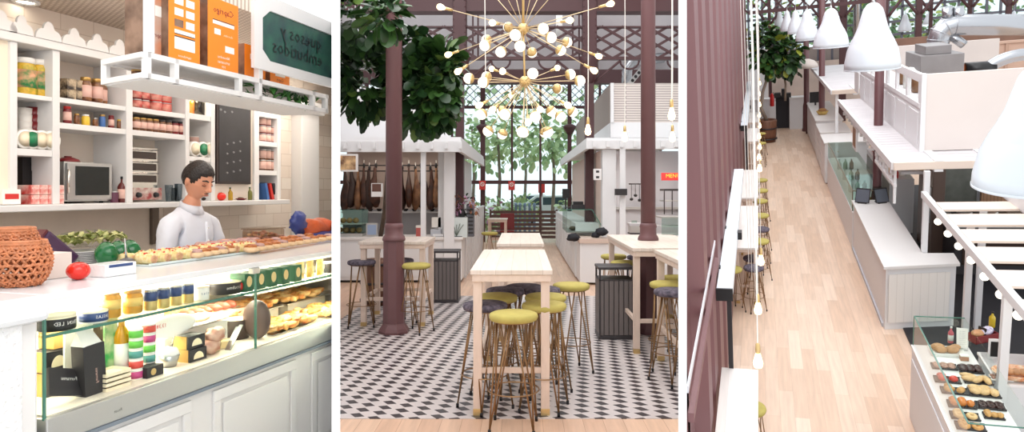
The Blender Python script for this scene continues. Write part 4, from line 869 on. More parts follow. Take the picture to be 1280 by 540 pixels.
# floor: boards, and the patterned tile field
FLOORW = brickmat('pale_oak_boards', (206, 168, 142), (168, 130, 106), 1.1, .14, .38, (220, 186, 160), .012, 'YX', noise=.14, bumpy=.15)
struct('floor', MB().box((-9, 1.5, -.1), (9, 30, 0)), FLOORW)
def tilemat():
    m = bpy.data.materials.new('lozenge_tile'); m.use_nodes = True; nt = m.node_tree; b = nt.nodes['Principled BSDF']
    tc = nt.nodes.new('ShaderNodeTexCoord')
    a = Vector((.138, -.066)); c = Vector((-.012, -.118)); det = a.x*c.y-a.y*c.x
    def dot(vx, vy):
        n = nt.nodes.new('ShaderNodeVectorMath'); n.operation = 'DOT_PRODUCT'; n.inputs[1].default_value = (vx, vy, 0); nt.links.new(tc.outputs['Object'], n.inputs[0]); return n.outputs['Value']
    def mt(op, x, y=None, z=None):
        n = nt.nodes.new('ShaderNodeMath'); n.operation = op
        for i, q in enumerate((x, y, z)):
            if q is None: continue
            if isinstance(q, (int, float)): n.inputs[i].default_value = q
            else: nt.links.new(q, n.inputs[i])
        return n.outputs[0]
    s = dot(c.y/det, -c.x/det); t = dot(-a.y/det, a.x/det)
    fs = mt('ABSOLUTE', mt('SUBTRACT', mt('FRACT', s), .5)); ft = mt('ABSOLUTE', mt('SUBTRACT', mt('FRACT', t), .5))
    d = mt('ADD', mt('MULTIPLY', fs, 1/.42), mt('MULTIPLY', ft, 1/.40)); dark = mt('LESS_THAN', d, 1.0)
    n = nt.nodes.new('ShaderNodeTexNoise'); n.inputs['Scale'].default_value = 1.6; nt.links.new(tc.outputs['Object'], n.inputs['Vector'])
    r = nt.nodes.new('ShaderNodeValToRGB'); r.color_ramp.elements[0].color = lin((190, 182, 182)); r.color_ramp.elements[1].color = lin((212, 202, 198)); nt.links.new(n.outputs[0], r.inputs[0])
    mx = nt.nodes.new('ShaderNodeMix'); mx.data_type = 'RGBA'; nt.links.new(dark, mx.inputs[0]); nt.links.new(r.outputs[0], mx.inputs[6]); mx.inputs[7].default_value = lin((60, 54, 57))
    nt.links.new(mx.outputs[2], b.inputs['Base Color']); b.inputs['Roughness'].default_value = .35
    return m
struct('floor_tiles', MB().box((-2.25, 4.76, 0), (2.4, 10.3, .004)), tilemat())
PINE = brickmat('whitewashed_pine', (216, 200, 186), (178, 158, 142), 2.2, .11, .5, (224, 210, 198), .012, 'YX', noise=.1, bumpy=.15)
PINE_L = mat('whitewashed_leg', (228, 206, 190), .55, noise=(6, .08), stretch=(4, 4, 1))
def bar_table(label, x0, x1, y0, y1, z=1.04, group=None, top=None):
    t = thing('bar_table', label, 'table', ((x0+x1)/2, (y0+y1)/2, 0), 0, group, room=True)
    MB().box((x0, y0, z-.035), (x1, y1, z)).build('table_top', top or PINE, t, .004)
    i = .012; MB().box((x0+i, y0+i, z-.085), (x1-i, y1-i, z-.035)).build('apron', PINE_L, t, .004)
    w = .062; ls = [(a, b) for a in (x0+i+.006, x1-i-.006-w) for b in (y0+.04, y1-.04-w)]
    for a, b in ls:
        MB().box((a, b, .05), (a+w, b+w, z-.085)).build('leg', PINE_L, t, .003)
        MB().box((a-.001, b-.001, 0), (a+w+.001, b+w+.001, .05)).build('brass_foot', GOLD, t, .002)
    for b in (y0+.05, y1-.08): MB().box((x0+i+w, b, .3), (x1-i-w, b+.03, .34)).build('foot_rail', PINE_L, t, .002)
    for a in (x0+.03, x1-.06): MB().box((a, y0+.1, .3), (a+.03, y1-.1, .34)).build('foot_rail', PINE_L, t, .002)
    return t
bar_table('long whitewashed pine bar table in front, two stools wide, in centre of the tiled floor', -.367, .212, 4.78, 6.46)
bar_table('whitewashed pine bar table just behind the front central table', -.272, .228, 7.15, 8.95)
bar_table('whitewashed pine bar table behind the left mauve column', -1.92, -1.13, 7.95, 8.85, 1.0)
bar_table('whitewashed pine bar table behind the right mauve column', 1.07, 1.9, 6.6, 8.6)
bar_table('whitewashed pine bar table cut off by the right partition wall', 1.25, 1.9, 5.25, 6.46)
# stools
VEL = mat('yellow_green_velvet', (184, 170, 92), .85, noise=(14, .12)); DARKV = mat('dark_flower_velvet', (58, 54, 66), .85, noise=(30, .6), col2=(110, 100, 112)); BRZ = mat('bronze_wire', (150, 118, 84), .35, .8)
def stool(label, mt_):
    t = thing('bar_stool', label, 'stool')
    h = .78; MB().lathe([(.0, h-.055), (.14, h-.055), (.158, h-.05), (.166, h-.03), (.16, h-.01), (.14, h-.002), (.001, h+.002)], n=28).build('seat', mt_, t)
    MB().lathe([(.001, h-.062), (.135, h-.062), (.135, h-.054)], n=20).build('seat_plate', BRZ, t)
    for k in range(4):
        a = k*math.pi/2+.5; fx, fy = .205*math.cos(a), .205*math.sin(a); g = MB()
        for d in (-.42, .42): g.tube([(.115*math.cos(a+d*1.5), .115*math.sin(a+d*1.5), h-.06), (fx, fy, .02)], .0062, 6)
        l = g.build('leg', BRZ, t); MB().lathe([(.011, 0), (.011, .03), (.008, .034)], (fx, fy, 0), n=8).build('rubber_foot', BLACK, l)
    r = .172; MB().tube([(r*math.cos(i*math.pi/14), r*math.sin(i*math.pi/14), .26) for i in range(29)], .005, 5).build('foot_ring', BRZ, t)
    return t
SY = stool('yellow-green velvet round stool standing nearest in front of the central table', VEL)
SD = stool('dark flowered round stool at the left front corner of the central table', DARKV)
def put(o, px, pys, h=.78):
    """a stool under the seat centre seen at px, pys"""
    Y = (EY-h)*F/(pys-PY); X = (px-PX)/F*Y; return Vector((X, Y, 0))
SY.matrix_world = ZM @ Matrix.Translation(put(0, 642, 390)) @ RZ(.2)
SD.matrix_world = ZM @ Matrix.Translation(put(0, 605, 382) + Vector((0, .15, 0))) @ RZ(1.0)
for i, (px, py, k, lb) in enumerate(((680, 378, 0, 'yellow-green velvet stool at the right front leg of the central table'), (682, 368, 0, 'yellow-green stool second in the row along the right of the central table'), (714, 354, 0, 'yellow-green stool standing alone right of the central table near the bin'), (676, 359, 1, 'dark flowered stool third in the row right of the central table'),
    (621, 368, 0, 'yellow-green stool under the left side of the central table'), (632, 360, 1, 'dark flowered stool under the far left of the central table'), (655, 356, 1, 'dark flowered stool at the far end under the central table'),
    (520, 329, 0, 'yellow-green stool in front of the left bin by the left table'), (500, 323, 1, 'dark flowered stool behind the left mauve column'), (452, 325, 1, 'dark flowered stool at the left end of the left table'),
    (767, 318, 0, 'far yellow-green stool at the left of the right table'), (781, 326, 0, 'near yellow-green stool at the left of the right table'), (800, 319, 1, 'dark flowered stool between right table and right column'),
    (835, 352, 0, 'yellow-green stool at the far right by the cut-off table'), (846, 345, 0, 'yellow-green stool tucked behind another at the far right edge'), (842, 361, 1, 'dark flowered stool nearest at the far right edge'), (612, 290, 0, 'small far yellow-green stool by the glass facade'))):
    dup(SD if k else SY, put(0, px, py), i*1.1, lb)
# litter bins
def bin_(label, px0, px1, pyb, group=None):
    a, b = fl(px0, pyb), fl(px1, pyb); w = b.x-a.x; h = .78 if px0 > 700 else .74
    t = thing('litter_bin', label, 'bin', ((a.x+b.x)/2, a.y+w/2, 0)); GM = mat('grey_slatted_metal', (112, 104, 102), .5); DM = mat('dark_bin_metal', (66, 62, 64), .45, .3)
    n = 7; g = MB()
    for s_ in range(4):
        for k in range(n):
            u = -w/2+w*(k+.5)/n; v = [(u-w/n*.42, -w/2, .05), (u+w/n*.42, -w/2, .05), (u+w/n*.42, -w/2, h-.14), (u-w/n*.42, -w/2, h-.14)]
            q = RZ(s_*math.pi/2); g.extr([q@Vector(p) for p in v], q@Vector((0, .012, 0)))
    g.build('slatted_sides', GM, t); MB().box((-w/2+.02, -w/2+.02, .03), (w/2-.02, w/2-.02, h-.15)).build('inner_box', DM, t)
    for a_ in (-1, 1):
        for b_ in (-1, 1): MB().cbox((a_*(w/2-.008), b_*(w/2-.008), (h-.03)/2), (.02, .02, h-.03)).build('corner_post', DM, t)
    MB().box((-w/2-.01, -w/2-.01, h-.03), (w/2+.01, w/2+.01, h)).build('lid', DM, t, .006); MB().box((-w/2-.002, -w/2-.002, h-.15), (w/2+.002, w/2+.002, h-.135)).build('upper_frame', DM, t)
    MB().box((-w/2-.006, -w/2-.006, 0), (w/2+.006, w/2+.006, .045)).build('base', DM, t, .004)
bin_('grey slatted metal litter bin left of the centre by the left counter', 538.5, 572.5, 379); bin_('grey slatted metal litter bin right of the centre by the right column', 749, 792, 425)
# mauve cast-iron columns
def column(label, px, py, wpx, top=7):
    p = fl(px, py); k = p.y/F; r = wpx*k/2
    t = thing('column', label, 'column', (p.x, p.y+.25, 0)); z1 = EY-(303-PY)*k
    MB().lathe([(r*1.9, 0), (r*1.9, .03), (r*1.75, .06), (r*1.45, .1), (r*1.32, .12)], n=8, a0=math.pi/8, sm=False).build('base', MAUVE, t)
    MB().lathe([(r*1.36, .12), (r*1.3, z1-.05), (r*1.3, z1)], n=8, a0=math.pi/8, sm=False).build('pedestal', MAUVE, t)
    MB().lathe([(r*1.38, z1), (r*1.42, z1+.02), (r*1.3, z1+.05), (r*1.12, z1+.07), (r*1.1, z1+.14), (r*1.18, z1+.16), (r*1.02, z1+.2)], n=24).build('collar', MAUVE, t)
    MB().lathe([(r, z1+.18), (r*.96, top)], n=28).build('shaft', MAUVE, t)
column('round mauve iron column on an octagonal pedestal, left of the central table', 487, 422, 21); column('round mauve iron column on an octagonal pedestal, right of the central table', 815.5, 422, 19)
# planter with a fiddle-leaf tree behind the left column
LEAF = [mat('ficus_leaf_dark', (40, 70, 38), .35, noise=(3, .35)), mat('ficus_leaf_mid', (62, 98, 46), .35, noise=(3, .3)), mat('ficus_leaf_light', (104, 132, 62), .4, noise=(3, .3))]
def leaf(mb, c, q, L, w, m):
    P = [(0, 0, 0), (w*.32, L*.25, .06*L), (w*.5, L*.62, .03*L), (w*.3, L*.92, -.06*L), (0, L, -.14*L), (-w*.3, L*.92, -.06*L), (-w*.5, L*.62, .03*L), (-w*.32, L*.25, .06*L), (0, L*.3, -.02*L), (0, L*.65, -.05*L)]
    mb.add([c+q@Vector(p) for p in P], [(0, 1, 8), (1, 2, 9, 8), (2, 3, 4, 9), (9, 4, 5, 6), (8, 9, 6, 7), (0, 8, 7)], m, True)
def foliage(blobs, n, L, seed=3, shell=.55, pale=.12):
    g = MB(); rr = random.Random(seed); tot = sum(b[1][0]*b[1][2] for b in blobs)
    for c, s_ in blobs:
        for k in range(int(n*s_[0]*s_[2]/tot)):
            d = Vector((rr.gauss(0, 1), rr.gauss(0, 1), rr.gauss(0, 1))).normalized(); f = rr.uniform(shell, 1)
            p = Vector(c)+Vector((d.x*s_[0], d.y*s_[1], d.z*s_[2]))*f
            dir_ = (d*1.0+Vector((rr.uniform(-.6, .6), rr.uniform(-.6, .6), rr.uniform(-1.0, .35)))).normalized()
            q = dir_.to_track_quat('Y', 'Z').to_matrix().to_4x4() @ RY(rr.uniform(-.9, .9)); l = L*rr.uniform(.65, 1.2)
            leaf(g, p, q, l, l*rr.uniform(.6, .8), 0 if rr.random() < .5 else (1 if rr.random() < 1-pale else 2))
    return g
def pt(px, py, Y): v = atY(px, py, Y); return (v.x, v.y, v.z)
k8 = 8.2/850
p = fl(466, 384); t = thing('potted_tree', 'large fiddle-leaf tree in a dark wooden barrel behind the left column', 'tree', (p.x, p.y+.2, 0), room=True); c0 = Vector((p.x, p.y+.2, 0))
BARREL = mat('barrel_wood', (128, 86, 64), .5, noise=(8, .4), stretch=(6, 6, .6))
MB().lathe([(.17, 0), (.2, .2), (.21, .45), (.2, .6), (.19, .64), (.17, .64), (.16, .58), (.001, .58)], c0, n=24).build('barrel', BARREL, t)
for z in (.06, .3, .56): MB().lathe([(.2, z), (.222, z), (.222, z+.03), (.2, z+.03)], c0, n=24).build('barrel_band', DKG, t)
MB().tube([c0+Vector((0, 0, .55)), c0+Vector((.12, 0, 1.3)), Vector(pt(486, 190, 9.0)), Vector(pt(490, 120, 8.6))], [.035, .03, .026, .02], 8).build('trunk', mat('bark', (92, 74, 60), .8, noise=(10, .4)), t)
g = foliage([(pt(528, 118, 8.5), (40*k8, .6, 50*k8)), (pt(505, 75, 8.5), (32*k8, .5, 34*k8)), (pt(545, 85, 8.5), (24*k8, .4, 34*k8)), (pt(446, 22, 8.0), (52*k8, .6, 38*k8)), (pt(455, 105, 8.6), (30*k8, .5, 46*k8)), (pt(430, 85, 8.3), (14*k8, .3, 30*k8)), (pt(556, 85, 8.4), (18*k8, .4, 34*k8)), (pt(548, 122, 8.3), (22*k8, .35, 30*k8)), (pt(478, 20, 6.9), (18*k8, .15, 20*k8))], 1850, .19)
g.build('foliage', LEAF, t)
for px, py in ((449, 150), (530, 160), (563, 155), (447, 165), (493, 160), (530, 165)): pass

# ---- iron structure and glass facade
def hb(label, name, cat, x0, x1, ya, yb, Y, d=.2, m_2=MAROON, bv=0):
    a, b = atY(x0, ya, Y), atY(x1, yb, Y); return single(name, label, cat, MB().box((a.x, Y, a.z), (b.x, Y+d, b.z)), m_2, bevel=bv)
YT = 13.0
single('roof_panel', 'pale grey roof panel behind the iron lattice girder', 'panel', MB().box((atY(400, 50, 15).x, 15, atY(500, 86, 15).z), (atY(900, 50, 15).x, 15.1, 7.2)), mat('pale_grey_roof', (168, 164, 166), .7, noise=(1.5, .12)))
t = thing('lattice_girder', 'maroon iron lattice girder spanning the hall below the roof', 'girder', (0, YT, atY(500, 76, YT).z), room=True)
xa, xb = atY(400, 50, YT).x, atY(880, 50, YT).x; zt, zb = atY(500, 33, YT).z, atY(500, 73, YT).z
MB().box((xa, YT-.1, atY(500, 15.5, YT).z), (xb, YT+.2, atY(500, -6, YT).z)).build('top_beam', MAROON, t)
MB().box((xa, YT-.04, zt-.03), (xb, YT+.06, zt)).build('upper_chord', MAROON, t); MB().box((xa, YT-.04, zb-.03), (xb, YT+.06, zb+.03)).build('lower_chord', MAROON, t)
g = MB(); st = .43; n = int((xb-xa)/st)+2; H = zt-zb
for s_ in (1, -1):
    for k in range(-3, n+3):
        x = xa+k*st; p, q = Vector((x, YT+.01*s_, zb)), Vector((x+s_*H*1.75, YT+.01*s_, zt)); g.beam(p, q, .05, .02, up=(0, 1, 0))
g.build('lattice', MAROON, t)
for c in (575, 736, 415, 897):
    g = MB()
    for s_ in (-1, 1):
        c0 = atY(c, 76, YT); g.tube([c0+Vector((s_*(.1+.5*math.sin(k*math.pi/16)), 0, -.5+.5*(1-math.cos(k*math.pi/16)) if False else -.42*(1-math.sin(k*math.pi/16)))) for k in range(9)], .025, 6)
        g.tube([c0+Vector((s_*(.78+.18*math.cos(k*math.pi/8)), 0, -.16*math.sin(k*math.pi/8))) for k in range(9)], .02, 6)
    g.build('bracket', MAROON, t)
def pillar(label, px, w, Y, ytop, ybot, cap=True):
    a, b = atY(px-w/2, ybot, Y), atY(px+w/2, ytop, Y); t = thing('iron_pillar', label, 'pillar', ((a.x+b.x)/2, Y, 0), room=True)
    MB().box((a.x, Y-.1, 0), (b.x, Y+.1, b.z)).build('shaft', MAROON, t, .01)
    if cap:
        zc = atY(px, 72, Y).z; MB().box((a.x-.05, Y-.14, zc), (b.x+.05, Y+.14, b.z)).build('upper_block', MAROON, t, .01); MB().lathe([(.12, zc-.5), (.19, zc-.3), (.17, zc-.1), (.22, zc)], ((a.x+b.x)/2, Y, 0), n=10).build('capital', MAROON, t)
        g = MB()
        for k in range(14): 
            z = zc+.1+k*.12
            for x in (a.x-.03, b.x+.03): g.ball((x, Y-.145, z), .014, 6, 4)
        g.build('rivets', MAROON, t)
pillar('maroon iron pillar in front of the ham stall, left of the chandelier', 575, 10, YT, -10, 250); pillar('maroon iron pillar at the corner of the right kiosk', 736.5, 11, YT, -10, 268)
# grey posts seen through the girder
for i, px in enumerate((591, 597.5, 716, 724)): hb(f'{ORD[i]} thin dark rod from the left above the lattice girder', 'hanging_rod', 'rod', px-1, px+1, 15, 75, 14.2, .05)
hb('silver vertical duct behind the girder right of the chandelier', 'duct', 'duct', 695, 703, 16, 66, 14.4, .1, STEEL)
# second beam and facade
YB2 = 20.0; YFc = 21.0
def hz(y, Y=YFc): return atY(640, y, Y).z
hb('dark maroon beam crossing the hall above the lattice windows', 'cross_beam', 'beam', 400, 880, 85, 104, YB2, .3)
WX = [(603.5, 6), (640, 2.6), (675.5, 2.6), (712, 5)]
t = thing('glass_facade', 'tall maroon framed glass facade at the end of the hall', 'facade', (0, YFc, 0), room=True)
for px, w in WX+[(750, 3), (790, 5), (826, 3), (565, 3), (530, 5), (495, 3), (458, 5)]:
    a, b = atY(px-w/2, 238, YFc), atY(px+w/2, 238, YFc); MB().box((a.x, YFc, 0), (b.x, YFc+.08, hz(100))).build('mullion', MAROON, t)
xa, xb = atY(400, 50, YFc).x, atY(880, 50, YFc).x
for y0, y1 in ((225.5, 230), (132, 135.5)): MB().box((xa, YFc-.01, hz(y1)), (xb, YFc+.09, hz(y0))).build('transom', MAROON, t)
g = MB(); H = hz(104)-hz(133)
for s_ in (1, -1):
    for k in range(-3, 46): x = xa+k*.25; g.beam((x, YFc+.03+.01*s_, hz(133)), (x+s_*H*1.05, YFc+.03+.01*s_, hz(104)), .022, .015, up=(0, 1, 0))
g.build('window_lattice', mat('grey_blue_iron', (96, 96, 106), .5), t)
MB().box((xa, YFc+.04, 0), (xb, YFc+.046, hz(104))).build('glazing', glassmat('window_glass', (236, 244, 244), .08), t)
for px in (603.5, 712): c0 = atY(px, 160, YFc); MB().lathe([(.08, -.2), (.2, 0), (.22, .05), (.1, .12)], c0, n=10).build('capital', MAROON, t)
SLB = mat('brown_slat', (92, 66, 60), .6, noise=(5, .25), stretch=(1, 1, 6))
t = thing('slatted_screen', 'low brown horizontal slat screen in front of the glass facade', 'screen', (0, 20.6, 0), room=True)
xa_, xb_ = atY(612, 280, 20.6).x, atY(697, 280, 20.6).x
for k in range(7): z0 = atY(640, 298-k*5.2, 20.6).z; MB().box((xa_, 20.6, z0), (xb_, 20.64, z0+.085)).build('slat', SLB, t)
for px in (613, 640, 675, 696): x = atY(px, 280, 20.6).x; MB().box((x-.03, 20.64, 0), (x+.03, 20.7, atY(640, 262, 20.6).z)).build('post', SLB, t)
for i, (px, y) in enumerate(((603, 231.5), (639.5, 232))):
    c0 = atY(px, y, 20.9); t = thing('prohibition_sign', ('left' if i == 0 else 'right') + ' small red sign with a ring fixed on the glass facade mullion', 'sign', (c0.x, 20.9, c0.z-.15), room=True)
    MB().box((c0.x-.1, 20.9, c0.z-.14), (c0.x+.1, 20.915, c0.z+.14)).build('plate', mat('sign_red', (216, 62, 56), .4), t, .003)
    g = MB(); g.tube([(c0.x+.055*math.cos(k*.524), 20.895, c0.z+.03+.055*math.sin(k*.524)) for k in range(13)], .012, 5); g.tube([(c0.x-.04, 20.895, c0.z+.07), (c0.x+.04, 20.895, c0.z-.01)], .009, 5); g.build('ring', PAPER, t)
# ---- outside
struct('ground_outside', MB().box((-30, 21.2, -.15), (30, 90, -.02)), mat('pale_paving', (206, 204, 200), .8, noise=(.5, .15)))
TL = [mat('tree_leaf_a', (168, 190, 140), .6), mat('tree_leaf_b', (204, 220, 172), .6), mat('tree_leaf_c', (136, 164, 120), .6)]
TRK = mat('tree_bark', (150, 134, 120), .8, noise=(5, .3))
def tree(label, px, Y, zc, rx, rz, n, L, seed, name='tree', cols=TL, trunk=True):
    x = (px-PX)/F*Y; t = thing(name, label, 'tree' if trunk else 'bush', (x, Y, 0)); g = foliage([((0, 0, zc), (rx, rx, rz)), ((rx*.5, 0, zc-rz*.4), (rx*.6, rx*.6, rz*.5)), ((-rx*.5, 0, zc-rz*.3), (rx*.6, rx*.6, rz*.5))], n, L, seed, .3, .3); g.build('foliage', cols, t)
    if trunk: MB().tube([(0, 0, 0), (.1, 0, zc*.5), (0, 0, zc)], [.09, .07, .05], 8).build('trunk', TRK, t)
tree('pale leafy street tree behind the left panes of the facade', 622, 30, 4.2, 1.5, 1.9, 260, .36, 1); tree('tall pale street tree behind the right panes of the facade', 690, 31, 4.4, 1.6, 2.2, 300, .36, 2); tree('high pale tree crown behind the chandelier through the facade', 655, 36, 5.0, 2.0, 2.4, 260, .42, 4)
tree('darker tree at the left edge of the facade view', 590, 33, 4.6, 1.4, 2.6, 240, .4, 5); tree('tree at the right edge of the facade by the right kiosk', 728, 34, 4.4, 1.5, 2.6, 240, .4, 6)
tree('low round green bush with flowers behind the left pane', 610, 24.5, .75, .6, .6, 260, .2, 7, 'bush', [TL[1], TL[0], mat('mauve_flower', (188, 140, 170), .6)], False); tree('low green bush behind the second pane of the facade', 633, 26, .7, .7, .6, 260, .22, 8, 'bush', TL, False); tree('low green bush behind the third pane of the facade', 655, 30, .8, .7, .6, 200, .24, 9, 'bush', TL, False); tree('low green bush near the right kiosk outside', 716, 26, .9, .6, .8, 220, .22, 10, 'bush', TL, False)
# parked car, bollards, red post box, bench rail
def car(label, px, Y, col):
    x = (px-PX)/F*Y; t = thing('car', label, 'car', (x, Y, -.02)); pr = [(-1.9, .3), (-1.95, .7), (-1.5, .9), (-.9, 1.35), (.6, 1.38), (1.2, .95), (1.9, .8), (2.0, .35)]
    MB().extr([(a, -.8, z) for a, z in pr], (0, 1.6, 0)).build('body', mat('car_white', col, .3), t, .06); gl = [(-1.3, .92), (-.82, 1.28), (.5, 1.3), (1.0, .95)]; MB().extr([(a, -.81, z) for a, z in gl], (0, 1.62, 0)).build('windows', mat('car_glass', (70, 84, 92), .1), t)
    for a in (-1.2, 1.25):
        for b in (-.75, .75): MB().lathe([(.001, -.1), (.3, -.1), (.32, 0), (.3, .1), (.001, .1)], (a, b, .32), n=16, M=RX(math.pi/2)).build('wheel', BLACK, t)
car('white parked car outside behind the facade at right', 692, 33, (226, 228, 230)); car('pale grey car outside behind the centre of the facade', 668, 41, (176, 184, 190))
x = (677-PX)/F*27; t = thing('post_box', 'red box on a post outside behind the right panes', 'post box', (x, 27, 0)); MB().tube([(0, 0, 0), (0, 0, 1.5)], .05).build('post', STEEL, t); MB().cbox((0, 0, 1.7), (.26, .25, .4)).build('box', mat('sign_red', (216, 62, 56), .4), t, .03)
for i, px in enumerate((645, 650, 656, 662, 668)): x = (px-PX)/F*25; t = thing('bollard', f'{ORD[i]} blue-grey bollard from the left outside the facade', 'bollard', (x, 25, 0), group='row of blue-grey bollards outside'); MB().lathe([(.06, 0), (.05, .05), (.045, 1.0), (.06, 1.03), (.05, 1.12), (.001, 1.15)], n=10).build('post', mat('blue_grey', (128, 146, 170), .5), t)
x = atY(625, 272, 19).x; t = thing('red_chair', 'small red chair at the far table near the glass facade', 'chair', (x+.2, 19, 0)); MB().box((-.2, -.2, .44), (.2, .2, .48)).build('seat', DKRED, t, .01); MB().box((-.2, .17, .5), (.2, .2, .95)).build('backrest', DKRED, t, .01)
for a in (-.18, .18):
    for b in (-.18, .18): MB().tube([(a, b, 0), (a, b, .45)], .015, 6).build('leg', BLACK, t)
bar_table('small far bar table near the glass facade beside a red chair', atY(609, 272, 17.6).x, atY(634, 272, 17.6).x, 17.6, 18.3, .86)

# ---- the ham kiosk (left) and the kitchen kiosk (right)
YK = 11.8; k12 = YK/F; ZC = EY-(296-PY)*k12; ZCan = EY+(238-173)/F*11.4
WW = mat('kiosk_white', (224, 224, 225), .5)
def kx(px, Y=YK): return (px-PX)/F*Y
def zz(py, Y=YK): return EY+(PY-py)/F*Y
LG = mat('kiosk_grey_wall', (190, 192, 198), .6); PINKW = mat('kiosk_pinkish_wall', (214, 192, 180), .6)
# left kiosk
t = thing('ham_kiosk', 'white kiosk with flat canopy and cured hams hanging inside, at left', 'kiosk', (kx(500), YK+1, 0), room=True)
X1 = kx(577, 11.3); XL = kx(400)
MB().box((XL, 11.3, zz(190, 11.3)), (X1, 11.36, zz(176, 11.3))).build('canopy_fascia', WW, t, .004)
MB().box((X1-.06, 11.36, zz(190, 11.3)), (X1, 18, zz(176, 11.3))).build('canopy_side', WW, t, .004)
MB().box((XL, 11.36, zz(176, 11.3)), (X1-.02, 18, zz(171, 11.3))).build('canopy_roof', WW, t)
for k in range(9): x = kx(430+18*k, 11.28); MB().box((x, 11.22, zz(186, 11.28)), (x+.05, 11.3, zz(178, 11.28))).build('rafter_end', WW, t)
MB().box((XL, 12.4, zz(178, 12.4)), (kx(562, 12.4), 12.5, zz(110, 12.4))).build('upper_parapet', WW, t)
MB().box((kx(555), 11.75, 0), (kx(568), 12.0, zz(188))).build('end_pier', WW, t, .006); MB().box((kx(530), 11.4, ZC), (kx(536), 11.48, zz(183, 11.4))).build('post', WW, t, .004)
MB().box((XL, 13.6, 0), (kx(565, 13.6), 13.7, zz(188, 13.6))).build('back_wall', PINKW, t)
MB().box((kx(560, 13.6), 12.0, 0), (kx(566, 13.6)+.05, 18, zz(188))).build('side_wall', WW, t)
MB().box((XL, 13.58, 0), (kx(560, 13.6), 13.6, zz(262, 13.6))).build('lower_wall', LG, t)
for z in (zz(207, 13.3), zz(214, 13.3)): MB().tube([(XL, 13.2, z), (kx(559, 13.3), 13.2, z)], .012, 6).build('hook_rail', DKG, t)
t = thing('kiosk_counter', 'long low white counter of the ham kiosk on the left', 'counter', (kx(500), YK, 0), room=True)
MB().box((XL, YK, .04), (kx(577), 12.4, ZC-.05)).build('body', WW, t, .004); MB().box((XL, YK-.04, ZC-.05), (kx(579), 12.45, ZC)).build('counter_top', WHITE, t, .006)
MB().box((XL, YK+.03, 0), (kx(577)-.02, 12.3, .05)).build('plinth', BLACK, t)
MB().box((kx(560), YK-.012, .1), (kx(572), YK, ZC-.1)).build('raised_panel', WW, t, .003); MB().box((XL, YK-.012, .1), (kx(556), YK, ZC-.1)).build('raised_panel', WW, t, .003)
t = thing('slatted_side_panel', 'white slatted fence along the aisle side of the ham kiosk', 'fence', (kx(580), 15, 0), room=True)
for k in range(12): Y = 12.45+k*.5; MB().box((kx(577)-.02, Y, 0), (kx(577)+.02, Y+.36, zz(270, 11.8)-.0)).build('slat', WW, t)
MB().box((kx(577)-.03, 12.4, zz(270)), (kx(577)+.03, 18.4, zz(270)+.04)).build('cap_rail', WW, t)
# hams
HAMS = [mat('ham_brown', (84, 48, 32), .4, noise=(7, .5), col2=(48, 28, 22)), mat('ham_tan', (146, 104, 70), .45, noise=(6, .4), col2=(90, 56, 36)), mat('ham_dark', (56, 34, 28), .4, noise=(7, .4))]
HM_ = []
for m_2 in HAMS:
    t = thing('cured_ham', 'cured ham', 'ham'); prof = [(.001, -.8), (.05, -.78), (.1, -.68), (.115, -.55), (.1, -.42), (.07, -.3), (.042, -.2), (.032, -.1), (.03, -.04), (.02, 0)]
    g = MB().lathe(prof, n=16, sx=1.0, sy=.65); 
    for v in g.v: v.x += .05*math.sin((v.z+.8)*3)*(1 if v.z < -.3 else .5)
    g.build('meat', m_2, t); MB().lathe([(.02, -.03), (.026, .03), (.014, .06), (.001, .065)], n=8).build('hoof', BLACK, t); MB().tube([(0, 0, -.02), (.012, 0, .06), (0, 0, .12)], .006, 5).build('rope', PAPER, t); HM_.append(t)
hx = [430, 438, 447, 455, 462, 470, 503, 511, 519, 526, 538, 545, 552, 558]
for i, px in enumerate(hx):
    q = HM_[(0, 2, 1, 0, 2, 0, 2, 0, 1, 2, 0, 1, 2, 0)[i]]; z = zz(208 if i % 2 else 211, 13.1); lb = f'{ORD[i]} dark cured ham from the left hanging on the rail of the kiosk'
    if i in (2, 8, 11): lb = f'{ORD[i]} cured ham from the left, a paler tan one, on the rail'
    if q in HM_[:3] and q.get('used') is None:
        q['used'] = 1; q.matrix_world = ZM @ Matrix.Translation((kx(px, 13.1), 13.1, z)) @ RZ(i*.7); q['label'] = lb; q['group'] = 'cured hams hanging in the left kiosk'
    else: dup(q, (kx(px, 13.1), 13.1, z), i*.7, lb, 'cured hams hanging in the left kiosk')
for o in bpy.data.objects:
    if 'used' in o: del o['used']
for i in range(12): px = 430+i*11; single('fat_cup', f'{ORD[i]} small black drip cup from the left under the hanging hams', 'cup', MB().lathe([(.03, 0), (.06, .05), (.055, .05), (.001, .01)], (kx(px, 13.3), 13.3, zz(264, 13.3)), n=10), BLACK, 'small black drip cups under the hams')
single('cup_ledge', 'thin white ledge carrying the black drip cups under the hams', 'ledge', MB().box((XL, 13.2, zz(266, 13.3)), (kx(560, 13.3), 13.58, zz(264.2, 13.3))), WW)
